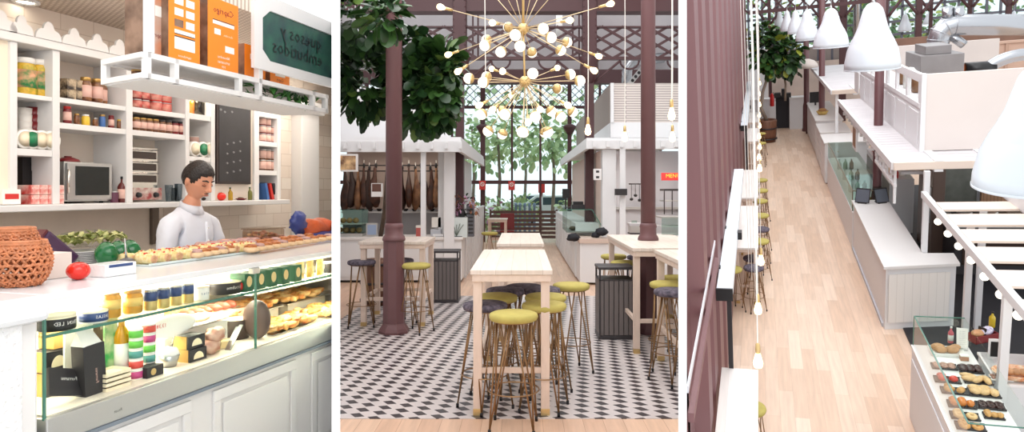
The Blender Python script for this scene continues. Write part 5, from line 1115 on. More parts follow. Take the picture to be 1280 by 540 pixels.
# things on the left counter
def boxthing(name, label, cat, x0, x1, y0, y1, Y, d, parts):
    t = thing(name, label, cat, (kx((x0+x1)/2, Y), Y+d/2, zz(y1, Y)), room=True)
    for nm, a, b, c, e, o_, th_, m_2 in parts:
        MB().box((kx(x0+(x1-x0)*a, Y), Y+o_, zz(y1-(y1-y0)*c, Y)), (kx(x0+(x1-x0)*b, Y), Y+o_+th_, zz(y1-(y1-y0)*e, Y))).build(nm, m_2, t, .002)
    return t
GG = glassmat('counter_glass', (232, 242, 238), .2)
boxthing('counter_display', 'glass display case with bread on the ham kiosk counter at far left', 'display case', 420, 453, 262, 296, YK+.05, .45, [('base', 0, 1, 0, .12, 0, .45, STEEL), ('glass_front', 0, 1, .12, 1, 0, .006, GG), ('glass_side', .985, 1, .12, 1, 0, .45, GG), ('glass_top', 0, 1, .98, 1, 0, .45, GG), ('middle_shelf', 0, .98, .45, .48, .02, .4, WW), ('back_board', 0, .98, .12, .98, .44, .01, LG)])
for i in range(7):
    c0 = Vector((kx(424+i*4, YK+.2), YK+.25, zz(296, YK)+.5*.0)); r_ = i % 2; z = zz(296-34*(.48 if r_ else .12), YK+.05)
    single('bread_loaf', f'{ORD[i]} bread loaf from the left in the far left glass case', 'bread', MB().ball((c0.x, c0.y, z+.05), .06, 12, 8, sc=(.9, 1.4, .8)), m_('loaf', (196, 150, 100), rough=.6, noise=(12, .3)), 'bread loaves in the left glass case')
boxthing('blue_tablet', 'small framed blue screen standing on the ham kiosk counter', 'screen', 457.5, 472, 279, 296, YK, .03, [('frame', 0, 1, 0, 1, 0, .03, STEEL), ('screen', .12, .88, .15, .88, -.004, .004, mat('pale_blue_screen', (150, 172, 204), .3))])
boxthing('red_container', 'small red container on the counter behind the post', 'container', 520, 527, 282, 296, YK+.1, .12, [('body', 0, 1, 0, .8, 0, .12, mat('soft_red', (186, 92, 84), .5)), ('lid', -.05, 1.05, .8, 1, 0, .12, PAPER)])
boxthing('cash_register', 'pale cash register on the counter right of the post', 'register', 538, 551, 272, 295, YK+.1, .3, [('base', 0, 1, 0, .35, 0, .3, LG), ('screen', .05, .95, .45, 1, .1, .04, PAPER), ('stand', .4, .6, .3, .5, .12, .04, STEEL)])
boxthing('tray', 'thin white tray on the ham kiosk counter', 'tray', 541, 554, 291, 295.5, YK, .2, [('tray', 0, 1, 0, .6, 0, .2, WW)])
boxthing('picture_frame', 'white framed picture of glowing lamps at the far left under the canopy', 'picture', 424, 447, 192.5, 214.5, 10.9, .05, [('frame', 0, 1, 0, 1, 0, .05, WHITE), ('picture', .06, .9, .1, .9, -.004, .004, mat('warm_picture', (120, 84, 62), .4, noise=(9, .7), col2=(226, 190, 140)))])
boxthing('small_sign_box', 'small white box with dark screen hanging left of the left column', 'box', 464, 477.5, 229, 246, 11.4, .1, [('case', 0, 1, 0, 1, 0, .1, WHITE), ('screen', .08, .92, .38, .95, -.004, .004, mat('brown_screen', (96, 62, 50), .4))])
# flower vase with glass planter box at the kiosk corner
t = boxthing('glass_planter', 'white glass box with dark stem print at the right end of the ham counter', 'planter', 559, 584, 272, 297, YK-.02, .4, [('glass_box', 0, 1, 0, 1, 0, .4, mat('milky_glass', (206, 216, 214), .2)), ('dark_base', .15, .75, 0, .07, -.01, .02, BLACK)])
g = MB(); b0 = Vector((kx(571), YK-.03, zz(295)))
for k in range(5): g.tube([b0, b0+Vector((-.06+.03*k, 0, .12)), b0+Vector((-.12+.06*k, 0, .2+.02*(k % 2)))], .005, 5)
g.build('stem_print', m_('stem_dark', (84, 96, 84), rough=.6), t)
t = thing('flower_arrangement', 'dried flowers and dark foliage in a vase above the glass box', 'flowers', (kx(576), YK+.2, zz(272)), room=True); c0 = Vector((kx(576), YK+.2, zz(272)))
MB().lathe([(.05, 0), (.07, .08), (.04, .14), (.035, .14), (.001, .02)], c0, n=14).build('vase', BLACK, t); g = MB(); rr = random.Random(5)
for k in range(90): d = Vector((rr.uniform(-.2, .26), rr.uniform(-.1, .1), rr.uniform(.05, .38))); leaf(g, c0+d, RZ(rr.uniform(0, 6))@RX(rr.uniform(-1.4, 1.4)), .08, .05, rr.choice((0, 0, 1, 2, 3)))
g.build('dried_spray', [m_('dried_brown', (150, 100, 70), rough=.7), m_('lilac', (190, 140, 170), rough=.7), LEAF[0], DKG], t)
boxthing('black_speaker', 'dark louvred box on the glass planter at the kiosk corner', 'box', 583, 592, 256, 296, YK+.2, .25, [('case', 0, 1, 0, 1, 0, .25, m_('slate_case', (96, 98, 104), rough=.5))]+[('louvre', .05, .95, .1+.12*k, .15+.12*k, -.01, .012, DKG) for k in range(7)])
# right kiosk
YR = 11.7
t = thing('kitchen_kiosk', 'white kiosk with flat canopy and louvred box on its roof, at right', 'kiosk', (kx(790), YR+1, 0), room=True)
Xr = kx(733, YR); XRR = kx(870, YR)
MB().box((Xr, YR, zz(186, YR)), (XRR, YR+.06, zz(175, YR))).build('canopy_fascia', WW, t, .004); MB().box((Xr, YR+.06, zz(186, YR)), (Xr+.06, 19.8, zz(175, YR))).build('canopy_side', WW, t, .004)
MB().box((Xr+.01, YR+.06, zz(175, YR)), (XRR, 19.8, zz(172, YR))).build('canopy_roof', WW, t)
for k in range(7): x = kx(741+17*k, YR-.05); MB().box((x, YR-.07, zz(184, YR)), (x+.06, YR, zz(176, YR))).build('rafter_end', WW, t)
MB().box((kx(763, 12.5), 12.5, zz(172, 12.5)), (XRR, 12.56, zz(153, 12.5))).build('roof_box_base', WW, t)
MB().box((kx(763, 12.5), 12.52, zz(172, 12.5)), (XRR, 21, zz(153, 12.5))).build('roof_box_lower', WW, t)
LV = brickmat('grey_white_louvre', (214, 204, 198), (160, 150, 146), 4, .045, .5, None, .18, 'XZ', bumpy=1); LVS = brickmat('brown_louvre', (150, 130, 120), (96, 82, 76), .12, 4, .5, None, .15, 'YZ', bumpy=1, offset=0)
MB().box((kx(763, 12.5), 12.5, zz(153, 12.5)), (XRR, 12.56, zz(104, 12.5))).build('roof_box_front', LV, t); MB().box((kx(763, 12.5), 12.56, zz(153, 12.5)), (kx(763, 12.5)+.05, 20.4, zz(104, 12.5))).build('roof_box_side', LVS, t)
for px in (763, 804): MB().box((kx(px, 12.5), 12.46, zz(153, 12.5)), (kx(px+4, 12.5), 12.5, zz(104, 12.5))).build('louvre_stile', WW, t)
MB().box((kx(753), YK, 0), (kx(770), YK+.25, zz(187))).build('pier', WW, t, .006); MB().box((kx(775, YR), YR, 0), (kx(782, YR), YR+.07, zz(186, YR))).build('post', WW, t, .004)
MB().box((kx(753), YK+.25, 0), (kx(755), 19, zz(187))).build('side_wall', PINKW, t); MB().box((kx(745, 14.5), 14.5, 0), (kx(900, 14.5), 14.6, zz(187, 14))).build('back_wall', LG, t)
MB().box((kx(745, 14), 14.4, 1.2), (kx(900, 14), 14.5, 1.25)).build('wall_shelf', STEEL, t)
t = boxthing('black_speaker', 'small black box fixed on the white post of the right kiosk', 'speaker', 769, 784, 236, 244, YR-.1, .1, [('case', 0, 1, 0, 1, 0, .1, BLACK), ('grille', .05, .95, .15, .85, -.005, .005, DKG)])
t = thing('kiosk_counter', 'white counter of the right kiosk with pale wooden edge', 'counter', (kx(765), YK, 0), room=True)
MB().box((kx(725, 11.5), 11.5, .04), (kx(870), 12.3, zz(304, 11.5))).build('body', WW, t, .004); MB().box((kx(724, 11.5), 11.46, zz(304, 11.5)), (kx(870), 12.35, zz(298, 11.5))).build('counter_top', m_('pinkish_wood', (206, 184, 170), rough=.5), t, .004)
for k in range(8): Y = 12.4+k*.9; MB().box((kx(724, 11.5)-.012, Y, .1), (kx(724, 11.5), Y+.7, .85)).build('raised_panel', WW, t, .003)
MB().box((kx(724, 11.5), 12.3, .04), (kx(726, 11.5)+.6, 19.6, 1.0)).build('aisle_side', WW, t)
t = thing('counter_display', 'slanted glass display case on the right kiosk counter', 'display case', (kx(735), 12.2, 1.0), room=True); x0, x1 = kx(707, 13), kx(745, 12); zb_, zt_ = zz(292, 11.8), zz(262, 12)
MB().extr([(kx(709, 12), 12.0, zb_), (kx(757, 12), 12.0, zb_), (kx(740, 12), 12.0, zt_), (kx(709, 12), 12.0, zt_)], (0, 1.4, 0)).build('glass_body', GG, t); MB().box((kx(709, 12)+.02, 12.1, zb_), (kx(745, 12), 13.3, zb_+.02)).build('base', STEEL, t)
MB().beam((kx(757, 12), 12.0, zb_), (kx(740, 12), 12.0, zt_), .012, .012).build('glass_edge', GEDGE, t); MB().beam((kx(709, 12), 12.0, zt_), (kx(740, 12), 12.0, zt_), .012, .012).build('glass_edge', GEDGE, t)
for k in range(6): MB().ball((kx(716+k*5, 12.4), 12.4, zb_+.06), .07, 10, 6, sc=(1, 1, .6)).build('food', m_('dark_food', (90, 78, 60), rough=.6, noise=(9, .4)), t)
for i, (px, py, s_) in enumerate(((717, 297, 1), (752, 290, 1.0), (745, 294, .7))):
    c0 = Vector((kx(px, 11.6), 11.6, max(zz(py+4, 11.6), .0))); single('black_bag', ('left', 'right', 'middle')[i]+' crumpled black bag on the right kiosk counter edge', 'bag', MB().ball(c0+Vector((0, 0, .06)), .1*s_, 16, 10, sc=(1.1, .9, .7), fn=lambda d: 1+.22*math.sin(9*d.x+6*d.z)*math.cos(5*d.y)), mat('black_cloth', (28, 28, 36), .7))
boxthing('cash_register', 'dark cash register screen on the far end of the right counter', 'register', 703, 716, 236, 262, 14, .3, [('screen', 0, .7, .55, 1, 0, .04, BLACK), ('stand', .25, .4, .1, .6, .03, .04, DKG), ('keyboard', .1, 1, 0, .12, -.1, .3, BLACK)])
boxthing('coffee_machine', 'black countertop machine beside the register screen', 'machine', 715, 733, 252, 262, 13, .3, [('body', 0, 1, 0, .6, 0, .3, DKG), ('top', .1, .8, .6, 1, .05, .2, BLACK)])
t = thing('utensil_rail', 'black rail with hanging ladles on the grey kitchen wall', 'rail', (kx(797, 14.3), 14.3, zz(245, 14.3)), room=True); z = zz(230, 14.3)
MB().tube([(kx(786, 14.3), 14.3, z), (kx(807, 14.3), 14.3, z)], .012, 6).build('rail', BLACK, t)
for px, l in ((789, .3), (794, .22), (799, .32), (803, .25)): x = kx(px, 14.3); MB().tube([(x, 14.28, z), (x, 14.28, z-l)], .006, 5).ball((x, 14.26, z-l-.02), .04, 10, 6, sc=(1, .6, .8)).build('ladle', BLACK, t)
t = boxthing('red_menu_sign', 'red sign with yellow letters in the right kiosk', 'sign', 827, 860, 216, 225.5, 13, .04, [('board', 0, 1, 0, 1, 0, .04, mat('menu_red', (206, 44, 44), .4))]); MB().text('MENU', (kx(841, 12.99), 12.99, zz(222, 13)), (1, 0, 0), (0, 0, 1), .075).build('lettering', mat('menu_yellow', (250, 206, 60), .5), t)
boxthing('range_hood', 'steel frame rack behind the right column in the kitchen', 'rack', 830, 852, 236, 268, 13, .4, [('top', 0, 1, .92, 1, 0, .4, DKG), ('leg', 0, .05, 0, .92, 0, .03, DKG), ('leg', .45, .5, 0, .92, 0, .03, DKG), ('tray', 0, 1, .5, .55, 0, .4, STEEL)])
boxthing('coffee_grinder', 'grey steel machine on the counter behind the white post', 'machine', 787, 802, 276, 292, 12.3, .3, [('body', .1, .9, 0, .6, 0, .3, STEEL), ('top', 0, 1, .6, .8, 0, .3, LG), ('hopper', .3, .7, .8, 1, .1, .1, GG), ('drip_tray', 0, 1, -.05, .05, -.05, .3, DKG)])
boxthing('counter_display', 'glass display case at the right edge behind the right column', 'display case', 827, 860, 271, 304, 11.5, .5, [('base', 0, 1, 0, .3, 0, .5, WW), ('glass_front', 0, 1, .3, 1, 0, .006, GG), ('top_rail', 0, 1, .95, 1, 0, .5, STEEL), ('shelf', 0, 1, .62, .65, .02, .45, WW)])
for i, (px, py) in enumerate(((746, 215), (748, 222))): boxthing('wall_box', ('upper', 'lower')[i]+' small pale wall box on the kiosk pier', 'box', 742, 752, py-4, py+3, 11.75, .05, [('box', 0, 1, 0, 1, 0, .05, WHITE), ('dial', .3, .7, .3, .7, -.003, .003, DKG)])

# silver duct and pierced brace at the upper right
t = thing('ventilation_duct', 'silver bent ventilation duct above the louvred box', 'duct', (kx(788, 15), 15, zz(104, 15)), room=True); MB().tube([(kx(783, 14.8), 14.8, zz(110, 14.8)), (kx(784, 14.8), 14.8, zz(88, 14.8)), (kx(790, 14.8), 14.8, zz(76, 14.8)), (kx(830, 14.8), 14.8, zz(72, 14.8))], .11, 14).build('duct', mat('duct_metal', (176, 178, 182), .25, .9), t)
t = thing('pierced_brace', 'slanting grey steel brace with round holes near the duct', 'brace', (kx(795, 14.2), 14.2, zz(104, 14.2)), room=True); a, b = atY(786, 106, 14.2), atY(806, 82, 14.2); MB().beam(a, b, .1, .14, up=(0, 1, 0)).build('beam', STEEL, t); g = MB(); 
for k in range(4): g.ball(a.lerp(b, .2+.2*k)+Vector((0, -.07, 0)), .035, 8, 6, sc=(1, .3, 1))
g.build('holes', BLACK, t)

area('hall_overhead_fill', (.3, 6.8, 6.6), 6, 250, (1, .97, .94), rot=(.25, 0, 0), sy=7)  # unseen overhead fill added to brighten the hall, not a real roof window
area('hall_overhead_fill_far', (0, 14.5, 8.5), 6, 150, (1, .98, .96), rot=(-.1, 0, 0), sy=5)  # same kind of added overhead fill for the far half of the hall
area('ham_kiosk_fill', (kx(500, 12.8), 12.7, 2.3), 1.6, 7, (1, .9, .8), sy=.7)  # unseen lamp added because the kiosk interior came out dark
area('kitchen_kiosk_light', (kx(800, 13.2), 13.0, 2.3), 1.6, 26, (1, .95, .9), sy=1.2)
# ---- the chandelier
C1, C2 = atY(654, 36, 6.5), atY(656, 102, 6.5)
ch = thing('chandelier', 'large brass sputnik chandelier of globes and bare bulbs in mid air', 'chandelier', (C1.x, 6.5, C2.z), room=True)
MB().tube([C1, C1+Vector((0, 0, 1.6))], .012, 8).build('suspension_rod', GOLD, ch); MB().tube([C2, C1], .01, 8).build('stem', GOLD, ch)
for c in (C1, C2): MB().ball(c, .055, 18, 12).build('hub', GOLD, ch)
BRA = mat('pale_brass', (222, 200, 160), .35, .6); GLOBE = mat('lit_opal_globe', (255, 244, 226), .2, emit=.9)
tips = [(1, 555, 10, -.4, 0), (1, 564, 67, .2, 0), (1, 576, 87, -.3, 0), (1, 759, 6, -.2, 0), (1, 745, 69, .3, 0), (1, 739, 86, -.2, 0), (1, 618, 29, -.5, 0), (1, 709, 26, -.5, 0), (1, 608, 50, .3, 1), (1, 635, 34, .35, 1), (1, 626, 65, -.2, 1), (1, 606, 57, -.3, 1), (1, 644, 44, -.5, 1), (1, 679, 36, -.3, 1), (1, 689, 47, -.2, 1), (1, 709, 53, .3, 1), (1, 701, 63, .1, 1), (1, 650, 58, -.4, 1), (1, 665, 66, .4, 1),
  (2, 586, 98, -.1, 1), (2, 608, 96, .2, 1), (2, 604, 103, -.3, 1), (2, 713, 93, 0, 1), (2, 725, 101, -.2, 1), (2, 666, 92, -.4, 1), (2, 602, 143, -.2, 1), (2, 631, 143, -.4, 1), (2, 627, 139, .3, 1), (2, 669, 146, -.4, 1), (2, 689, 139, .1, 1), (2, 701, 146, -.2, 1), (2, 716, 140, .2, 1), (2, 610, 164, 0, 1), (2, 628, 168, .3, 1), (2, 653, 165, -.5, 1), (2, 655, 166, .5, 1), (2, 681, 166, .4, 1), (2, 685, 165, 0, 1), (2, 602, 130, -.4, 0), (2, 640, 118, .5, 0), (2, 707, 130, -.5, 0), (2, 697, 111, .5, 1), (2, 660, 150, -.6, 0), (2, 674, 135, -.6, 0), (2, 618, 135, -.55, 0), (2, 694, 86, .4, 0), (2, 617, 87, .5, 0), (2, 630, 90, -.6, 0),
  (1, 612, -12, .2, 0), (1, 625, -20, -.3, 0), (1, 640, -25, .3, 0), (1, 668, -25, -.2, 0), (1, 682, -22, .3, 0), (1, 697, -14, -.4, 0)]
for h, px, py, dy, kind in tips:
    c = C1 if h == 1 else C2; e = atY(px, py, 6.5+dy*.9); d = (e-c).normalized()
    rod = MB().tube([c+d*.03, e], .0036, 6).build('rod', BRA, ch)
    if kind: 
        MB().ball(e, .05, 18, 12).build('globe', GLOBE, rod); q = d.to_track_quat('Z', 'Y').to_matrix().to_4x4(); MB().lathe([(.052, -.012), (.046, -.03), (.03, -.046), (.001, -.052)], e, n=16, M=q).build('globe_cap', GOLD, rod)
    else: 
        q = d.to_track_quat('Z', 'Y').to_matrix().to_4x4(); MB().lathe([(.012, -.08), (.014, -.01)], e, n=10, M=q).build('socket', GOLD, rod); MB().lathe([(.012, -.01), (.026, .02), (.03, .04), (.02, .062), (.001, .07)], e, n=12, M=q).build('bulb', BULB, rod)
# hanging bare bulbs
def pendant_bulb(label, px, py, Y, group=None, L=2.5):
    c = atY(px, py, Y); t = thing('pendant_bulb', label, 'hanging bulb', c, group=group); MB().tube([(0, 0, .12), (.004, 0, 1.0), (0, 0, L)], .005, 5).build('cord', PAPER, t)
    MB().lathe([(.016, .05), (.019, .07), (.016, .12), (.008, .13)], n=12).build('socket', GOLD, t); MB().lathe([(.001, -.075), (.03, -.06), (.036, -.03), (.024, .02), (.015, .05)], n=14).build('bulb', BULB, t)
pendant_bulb('bare bulb hanging on a white cord in front of the right iron pillar', 735, 161, 7.5); pendant_bulb('bare bulb hanging left of the right mauve column', 781, 170, 8.5); pendant_bulb('upper bare bulb hanging right of the right mauve column', 839.5, 141, 6.5); pendant_bulb('lower bare bulb hanging right of the right mauve column', 840.5, 170, 8.0)
t = thing('hanging_wire', 'thin pale wire hanging left of the chandelier', 'wire', atY(607, 90, 6.2)); MB().tube([(0, 0, 0), (-.02, 0, 2)], .004, 5).build('wire', PAPER, t)

# bell lamp (self coordinates: hangs from its cord, rim at z=0)
BELL = mat('white_enamel_shade', (208, 214, 220), .3)
def bell(label, loc, r, h, cord=2.0):
    t = thing('bell_lamp', label, 'pendant lamp', loc)
    pr = [(1.0, 0), (.99, .1), (.9, .3), (.8, .4), (.775, .42), (.765, .44), (.66, .52), (.52, .66), (.42, .82), (.34, .93), (.2, 1.0), (.06, 1.03)]
    MB().lathe([(r*a, h*b) for a, b in pr]+[(r*a*.97, h*b-.006) for a, b in pr[::-1]], n=40).build('shade', BELL, t)
    MB().lathe([(r*1.005, -.006), (r*1.01, .006), (r*.99, .01)], n=40).build('rim', BELL, t)
    MB().ball((0, 0, h*.45), r*.18, 12, 8).build('bulb', mat('dim_bulb', (255, 240, 214), .4, emit=1.5), t); MB().lathe([(r*.05, h*.5), (r*.07, h*1.04), (r*.03, h*1.1)], n=10).build('socket', STEEL, t); MB().tube([(0, 0, h*1.05), (0, 0, h+cord)], .006, 5).build('cord', STEEL, t)
    return t
bell('white bell lamp half hidden by tree leaves at the upper left', atY(444, 60, 9.6), .17, .28)

# ============================================================ HALL 3: the long hall seen from the gallery
zone(3)
g3 = lambda px, py, z=0: at(px, py, 2, z)
g = MB().box((-1.2, 3, -.12), (12, 33, 0))
struct('floor_long_hall', g, brickmat('light_oak_planks', (234, 208, 186), (200, 170, 146), 1.25, .17, .4, (216, 184, 158), .012, 'YX', noise=.12, bumpy=.1))
XL3 = -.55
pr_y = at(889, 360, 0, XL3).y
t = struct('wall_shutters', MB().box((XL3-.25, 3, 0), (XL3-.12, 31.7, 9.5)), mat('mauve_wall', (128, 88, 88), .55))
t = thing('folding_shutters', 'tall mauve wooden folding shutters along the left side of the hall', 'shutters', (XL3, 12, 0), room=True)
SHM_ = mat('mauve_shutter', (120, 80, 82), .5, noise=(2, .12), stretch=(1, 1, .1)); pxs = [856, 867, 877, 887, 895, 902, 908, 913.5, 918.5, 923, 926.5, 929.5, 932]
yy = [at(p, 50, 0, XL3).y for p in pxs]
for k in range(len(yy)-1):
    a, b = yy[k], yy[k+1]; w = b-a; MB().prism([(XL3-.1, a), (XL3-.08, a+w*.3), (XL3+.05, a+w*.45), (XL3+.05, a+w*.95), (XL3-.1, b)], 0, 9.2).build('shutter_leaf', SHM_, t)
for nm, z_, hh, mm in (('pale_ledge', at(868, 440, 0, XL3+.06).z, .05, mat('pale_pane', (206, 206, 212), .4)), ('mauve_ledge', at(872, 455, 0, XL3+.06).z, .07, SHM_)):
    MB().box((XL3+.05, 4.2, z_-hh), (XL3+(.062 if 'pale' in nm else .09), pr_y, z_)).build(nm, mm, t)
# silver rail boxes
pr = at(889, 360, 0, XL3); RW = .17
SILV = mat('silver_blue_metal', (220, 228, 234), .35, 0)
for i, (ya, yb) in enumerate(((pr.y, at(914, 214, 0, XL3).y), (at(923, 158, 0, XL3).y, min(30, at(936, 80, 0, XL3).y)))):
    t = thing('heater_box', ('near' if i == 0 else 'far')+' long silver box with a black end fixed along the left shutters', 'heater', (XL3+.14, ya+1, pr.z-.12), room=True)
    MB().box((XL3+.055, ya, pr.z-.13), (XL3+.055+RW, yb, pr.z)).build('casing', SILV, t, .004); MB().box((XL3+.05, ya-.03, pr.z-.14), (XL3+.06+RW, ya, pr.z+.004)).build('end_cap', BLACK, t, .004)
    MB().box((XL3+.06+RW-.07, ya+.02, .0), (XL3+.06+RW-.02, ya+.07, pr.z-.13)).build('support_post', DKG, t)
    for k in range(2): MB().box((XL3+.02, ya+.6+1.6*k, pr.z-.1), (XL3+.07, ya+.68+1.6*k, pr.z+.02)).build('bracket', BLACK, t)
    MB().box((XL3+.05+RW, (ya*2+yb)/3, pr.z-.1), (XL3+.11+RW, (ya*2+yb)/3+.14, pr.z)).build('junction_box', BLACK, t)
# tables and stools by the wall
for lb, y0, y1 in (('nearest whitewashed table by the shutters, lower left of the long hall', 5.2, 7.35), ('whitewashed table by the shutters under the near silver box', g3(947, 310, 1.04).y, g3(947, 257, 1.04).y), ('whitewashed table by the shutters beyond the near silver box', g3(947, 247, 1.04).y, g3(947, 212, 1.04).y), ('far whitewashed table by the shutters below the far silver box', g3(947, 176, 1.04).y, g3(947, 160, 1.04).y), ('farthest whitewashed table by the shutters near the red extinguisher', g3(947, 152, 1.04).y, g3(947, 140, 1.04).y)):
    bar_table(lb, -.47, -.075, y0, y1, top=brickmat('pale_white_pine', (240, 234, 230), (214, 204, 198), 2.2, .11, .5, (234, 226, 220), .012, 'YX', noise=.05, bumpy=.1))
for i, (px, py, k, lb) in enumerate(((938, 508, 0, 'yellow-green stool under the nearest table of the long hall'), (942, 333, 1, 'dark flowered stool in the gap in front of the shutter table'), (941, 321, 1, 'dark flowered stool just under the table edge in the long hall'),
    (950, 300, 0, 'yellow-green stool along the second shutter table, nearest of three'), (951, 285, 1, 'dark flowered stool along the second shutter table'), (951, 268, 0, 'yellow-green stool along the second shutter table, far end'),
    (950, 250, 0, 'yellow-green stool between second and third shutter tables'), (951, 237, 0, 'yellow-green stool along the third shutter table, near end'), (951, 224, 0, 'yellow-green stool along the third shutter table, far end'), (915, 335, 0, 'yellow-green stool behind the long black post by the shutters'),
    (951, 178, 0, 'small far stool by the fourth shutter table'), (951, 166, 0, 'smallest far stool by the fourth shutter table'))):
    p = g3(px, py, .78); p.z = 0; dup(SD if k else SY, p, i*.8, lb)
# hanging bulbs and cords
def ray3(px, py, T): return ZI @ (Vector((0, 0, EY)) + ray(px, py)*T)
def pend3(label, px, py, T, L=3.2, group=None, s=1):
    t = thing('pendant_bulb', label, 'hanging bulb', ray3(px, py, T), group=group); MB().tube([(0, 0, .12), (.005, 0, L*.5), (-.02, 0, L)], .0042, 5).build('cord', PAPER, t)
    MB().lathe([(.016, .05), (.019, .07), (.016, .12), (.008, .13)], n=12).build('socket', GOLD, t); MB().lathe([(.001, -.075), (.03, -.06), (.036, -.03), (.024, .02), (.015, .05)], n=14).build('bulb', BULB, t); return t
pend3('nearest bare bulb on a white cord at left above the oak floor', 947.5, 449, 5.0, 4.4); pend3('second bare bulb on a cord beside the dark flowered stools', 947.5, 384, 6.2, 4.6); pend3('third bare bulb on a cord beside the second shutter table', 951, 324, 7.2, 4.4)
for i in range(9):
    pend3(f'{ORD[i]} small far bulb from the bottom in the row hanging along the tables', 949.5-.6*(i % 2), 209-i*13.2, 10+i*1.1, 3.2, 'small bulbs hanging in a row along the tables')
for i, px in enumerate((933, 937, 941, 944)): t = thing('hanging_wire', f'{ORD[i]} white wire from the left hanging beside the shutters', 'wire', ray3(px+3, 330+20*i, 9+i), group='white wires beside the shutters'); MB().tube([(0, 0, 0), (-.03, 0, 4.2)], .004, 5).build('wire', PAPER, t)
# end wall
yE3 = 29.54
t = thing('far_counter', 'low white counter wall with a dark opening at the far end of the hall', 'counter', (1.2, yE3, 0), room=True)
xa, xb = g3(934, 165).x, g3(1012, 160).x; d0, d1 = at(970, 150, 1, yE3).x, at(987, 150, 1, yE3).x; zt = at(960, 125, 1, yE3).z
MB().box((xa, yE3, 0), (d0, yE3+.5, zt)).build('front_panel', WW, t, .005); MB().box((d1, yE3, 0), (xb+.3, yE3+.5, zt)).build('front_panel', WW, t, .005); MB().box((xa, yE3-.03, zt), (d0, yE3+.55, zt+.04)).build('worktop', WHITE, t); MB().box((d1, yE3-.03, zt), (xb+.3, yE3+.55, zt+.04)).build('worktop', WHITE, t)
MB().box((d0, yE3+.4, 0), (d1, yE3+.45, zt+.1)).build('dark_opening', mat('dark_interior', (40, 38, 44), .6), t)
t = thing('black_appliances', 'row of black appliances on the far counter above the dark opening', 'appliances', (at(978, 122, 1, yE3).x, yE3+.3, zt), room=True)
for a, b, c in ((968, 976, 117), (977, 981, 112), (982, 989, 117)): MB().box((at(a, 122, 1, yE3).x, yE3+.1, zt+.04), (at(b, 122, 1, yE3).x, yE3+.4, at(a, c, 1, yE3).z)).build('appliance', BLACK, t, .01)
t = thing('back_wall_panel', 'pale wall panel behind the far counter', 'wall panel', (1, yE3+3, 0), room=True)
YB3 = yE3+3; MB().box((at(928, 100, 1, YB3).x, YB3, 0), (at(960, 100, 1, YB3).x, YB3+.1, at(940, 62, 1, YB3).z)).build('panel', WW, t); MB().box((at(960, 100, 1, YB3).x, YB3, 0), (at(1300, 100, 1, YB3).x, YB3+.1, at(1000, 78, 1, YB3).z)).build('beige_panel', mat('beige_far_wall', (208, 192, 182), .7, noise=(1, .2)), t)
q = at(965, 125, 1, yE3-.5); t = thing('fire_extinguisher', 'red fire extinguisher in front of the far white counter', 'extinguisher', (q.x, q.y, q.z-.25)); MB().lathe([(.07, 0), (.08, .02), (.08, .4), (.05, .48), (.02, .52)], n=14).build('cylinder', mat('extinguisher_red', (196, 34, 34), .3), t); MB().tube([(0, 0, .5), (.05, 0, .56), (.09, 0, .4)], .012, 6).build('hose', BLACK, t); MB().cbox((0, 0, -(q.z-.25)/2), (.2, .2, q.z-.25)).build('stand', WW, t)
# tree in a planter
pl = g3(958, 170); pl.y = 27; pl.x = .22; k3 = 28/F
t = thing('potted_tree', 'tall fiddle-leaf tree with a curved trunk in a wooden planter at the far end', 'tree', pl, room=True)
MB().lathe([(.3, 0), (.34, .3), (.36, .8), (.33, .85), (.28, .84), (.27, .75), (.001, .75)], pl, n=20).build('planter', BARREL, t)
for z in (.1, .5): MB().lathe([(.33, z), (.365, z), (.37, z+.05), (.33, z+.05)], pl, n=20).build('planter_band', DKG, t)
c1 = at(958, 96, 1, 27); MB().tube([pl+Vector((0, 0, .8)), at(951.5, 135, 1, 27), at(953.5, 115, 1, 27), at(959, 98, 1, 27), at(968, 75, 1, 27)], [.07, .06, .055, .05, .04], 8).build('trunk', TRK, t)
MB().tube([at(981.5, 126, 1, 27.3), at(982, 105, 1, 27.3), at(976, 75, 1, 27)], [.04, .04, .03], 7).build('stem', TRK, t)
def q3(px, py, Y=27): v = at(px, py, 1, Y); return (v.x, v.y, v.z)
foliage([(q3(958, 62), (16*k3, .6, 26*k3)), (q3(978, 66), (18*k3, .6, 22*k3)), (q3(955, 40), (9*k3, .4, 12*k3)), (q3(985, 75), (12*k3, .5, 18*k3)), (q3(966, 80), (10*k3, .4, 14*k3))], 620, .32, 12, .4, .2).build('foliage', [LEAF[0], LEAF[1], mat('ficus_leaf_yellow', (140, 148, 52), .4)], t)
# white drawer cabinets in a row
def cab(label, x0, x1, y0, y1, h, knobs=0):
    t = thing('drawer_cabinet', label, 'cabinet', ((x0+x1)/2, (y0+y1)/2, 0), room=True); MB().box((x0, y0, .03), (x1, y1, h-.04)).build('body', WW, t, .005); MB().box((x0-.03, y0-.04, h-.04), (x1+.03, y1+.02, h)).build('worktop', WHITE, t, .006); MB().box((x0+.04, y0+.04, 0), (x1, y1, .03)).build('plinth', DKG, t)
    n = 3
    for k in range(n):
        z0, z1 = .08+(h-.16)*k/n, .08+(h-.16)*(k+1)/n-.02; d = MB().box((x0+.03, y0-.012, z0), (x1-.03, y0, z1)).build('drawer', WW, t, .004)
        for j in range(2): x = x0+(x1-x0)*(.3+.4*j); MB().ball((x, y0-.03, (z0+z1)/2), .02, 8, 6).build('knob', GOLD, d) if k == n-1 and knobs else None
        MB().box((x0-.01, y0+.05, z0), (x0, y1-.05, z1)).build('side_panel', WW, t, .003)
    return t
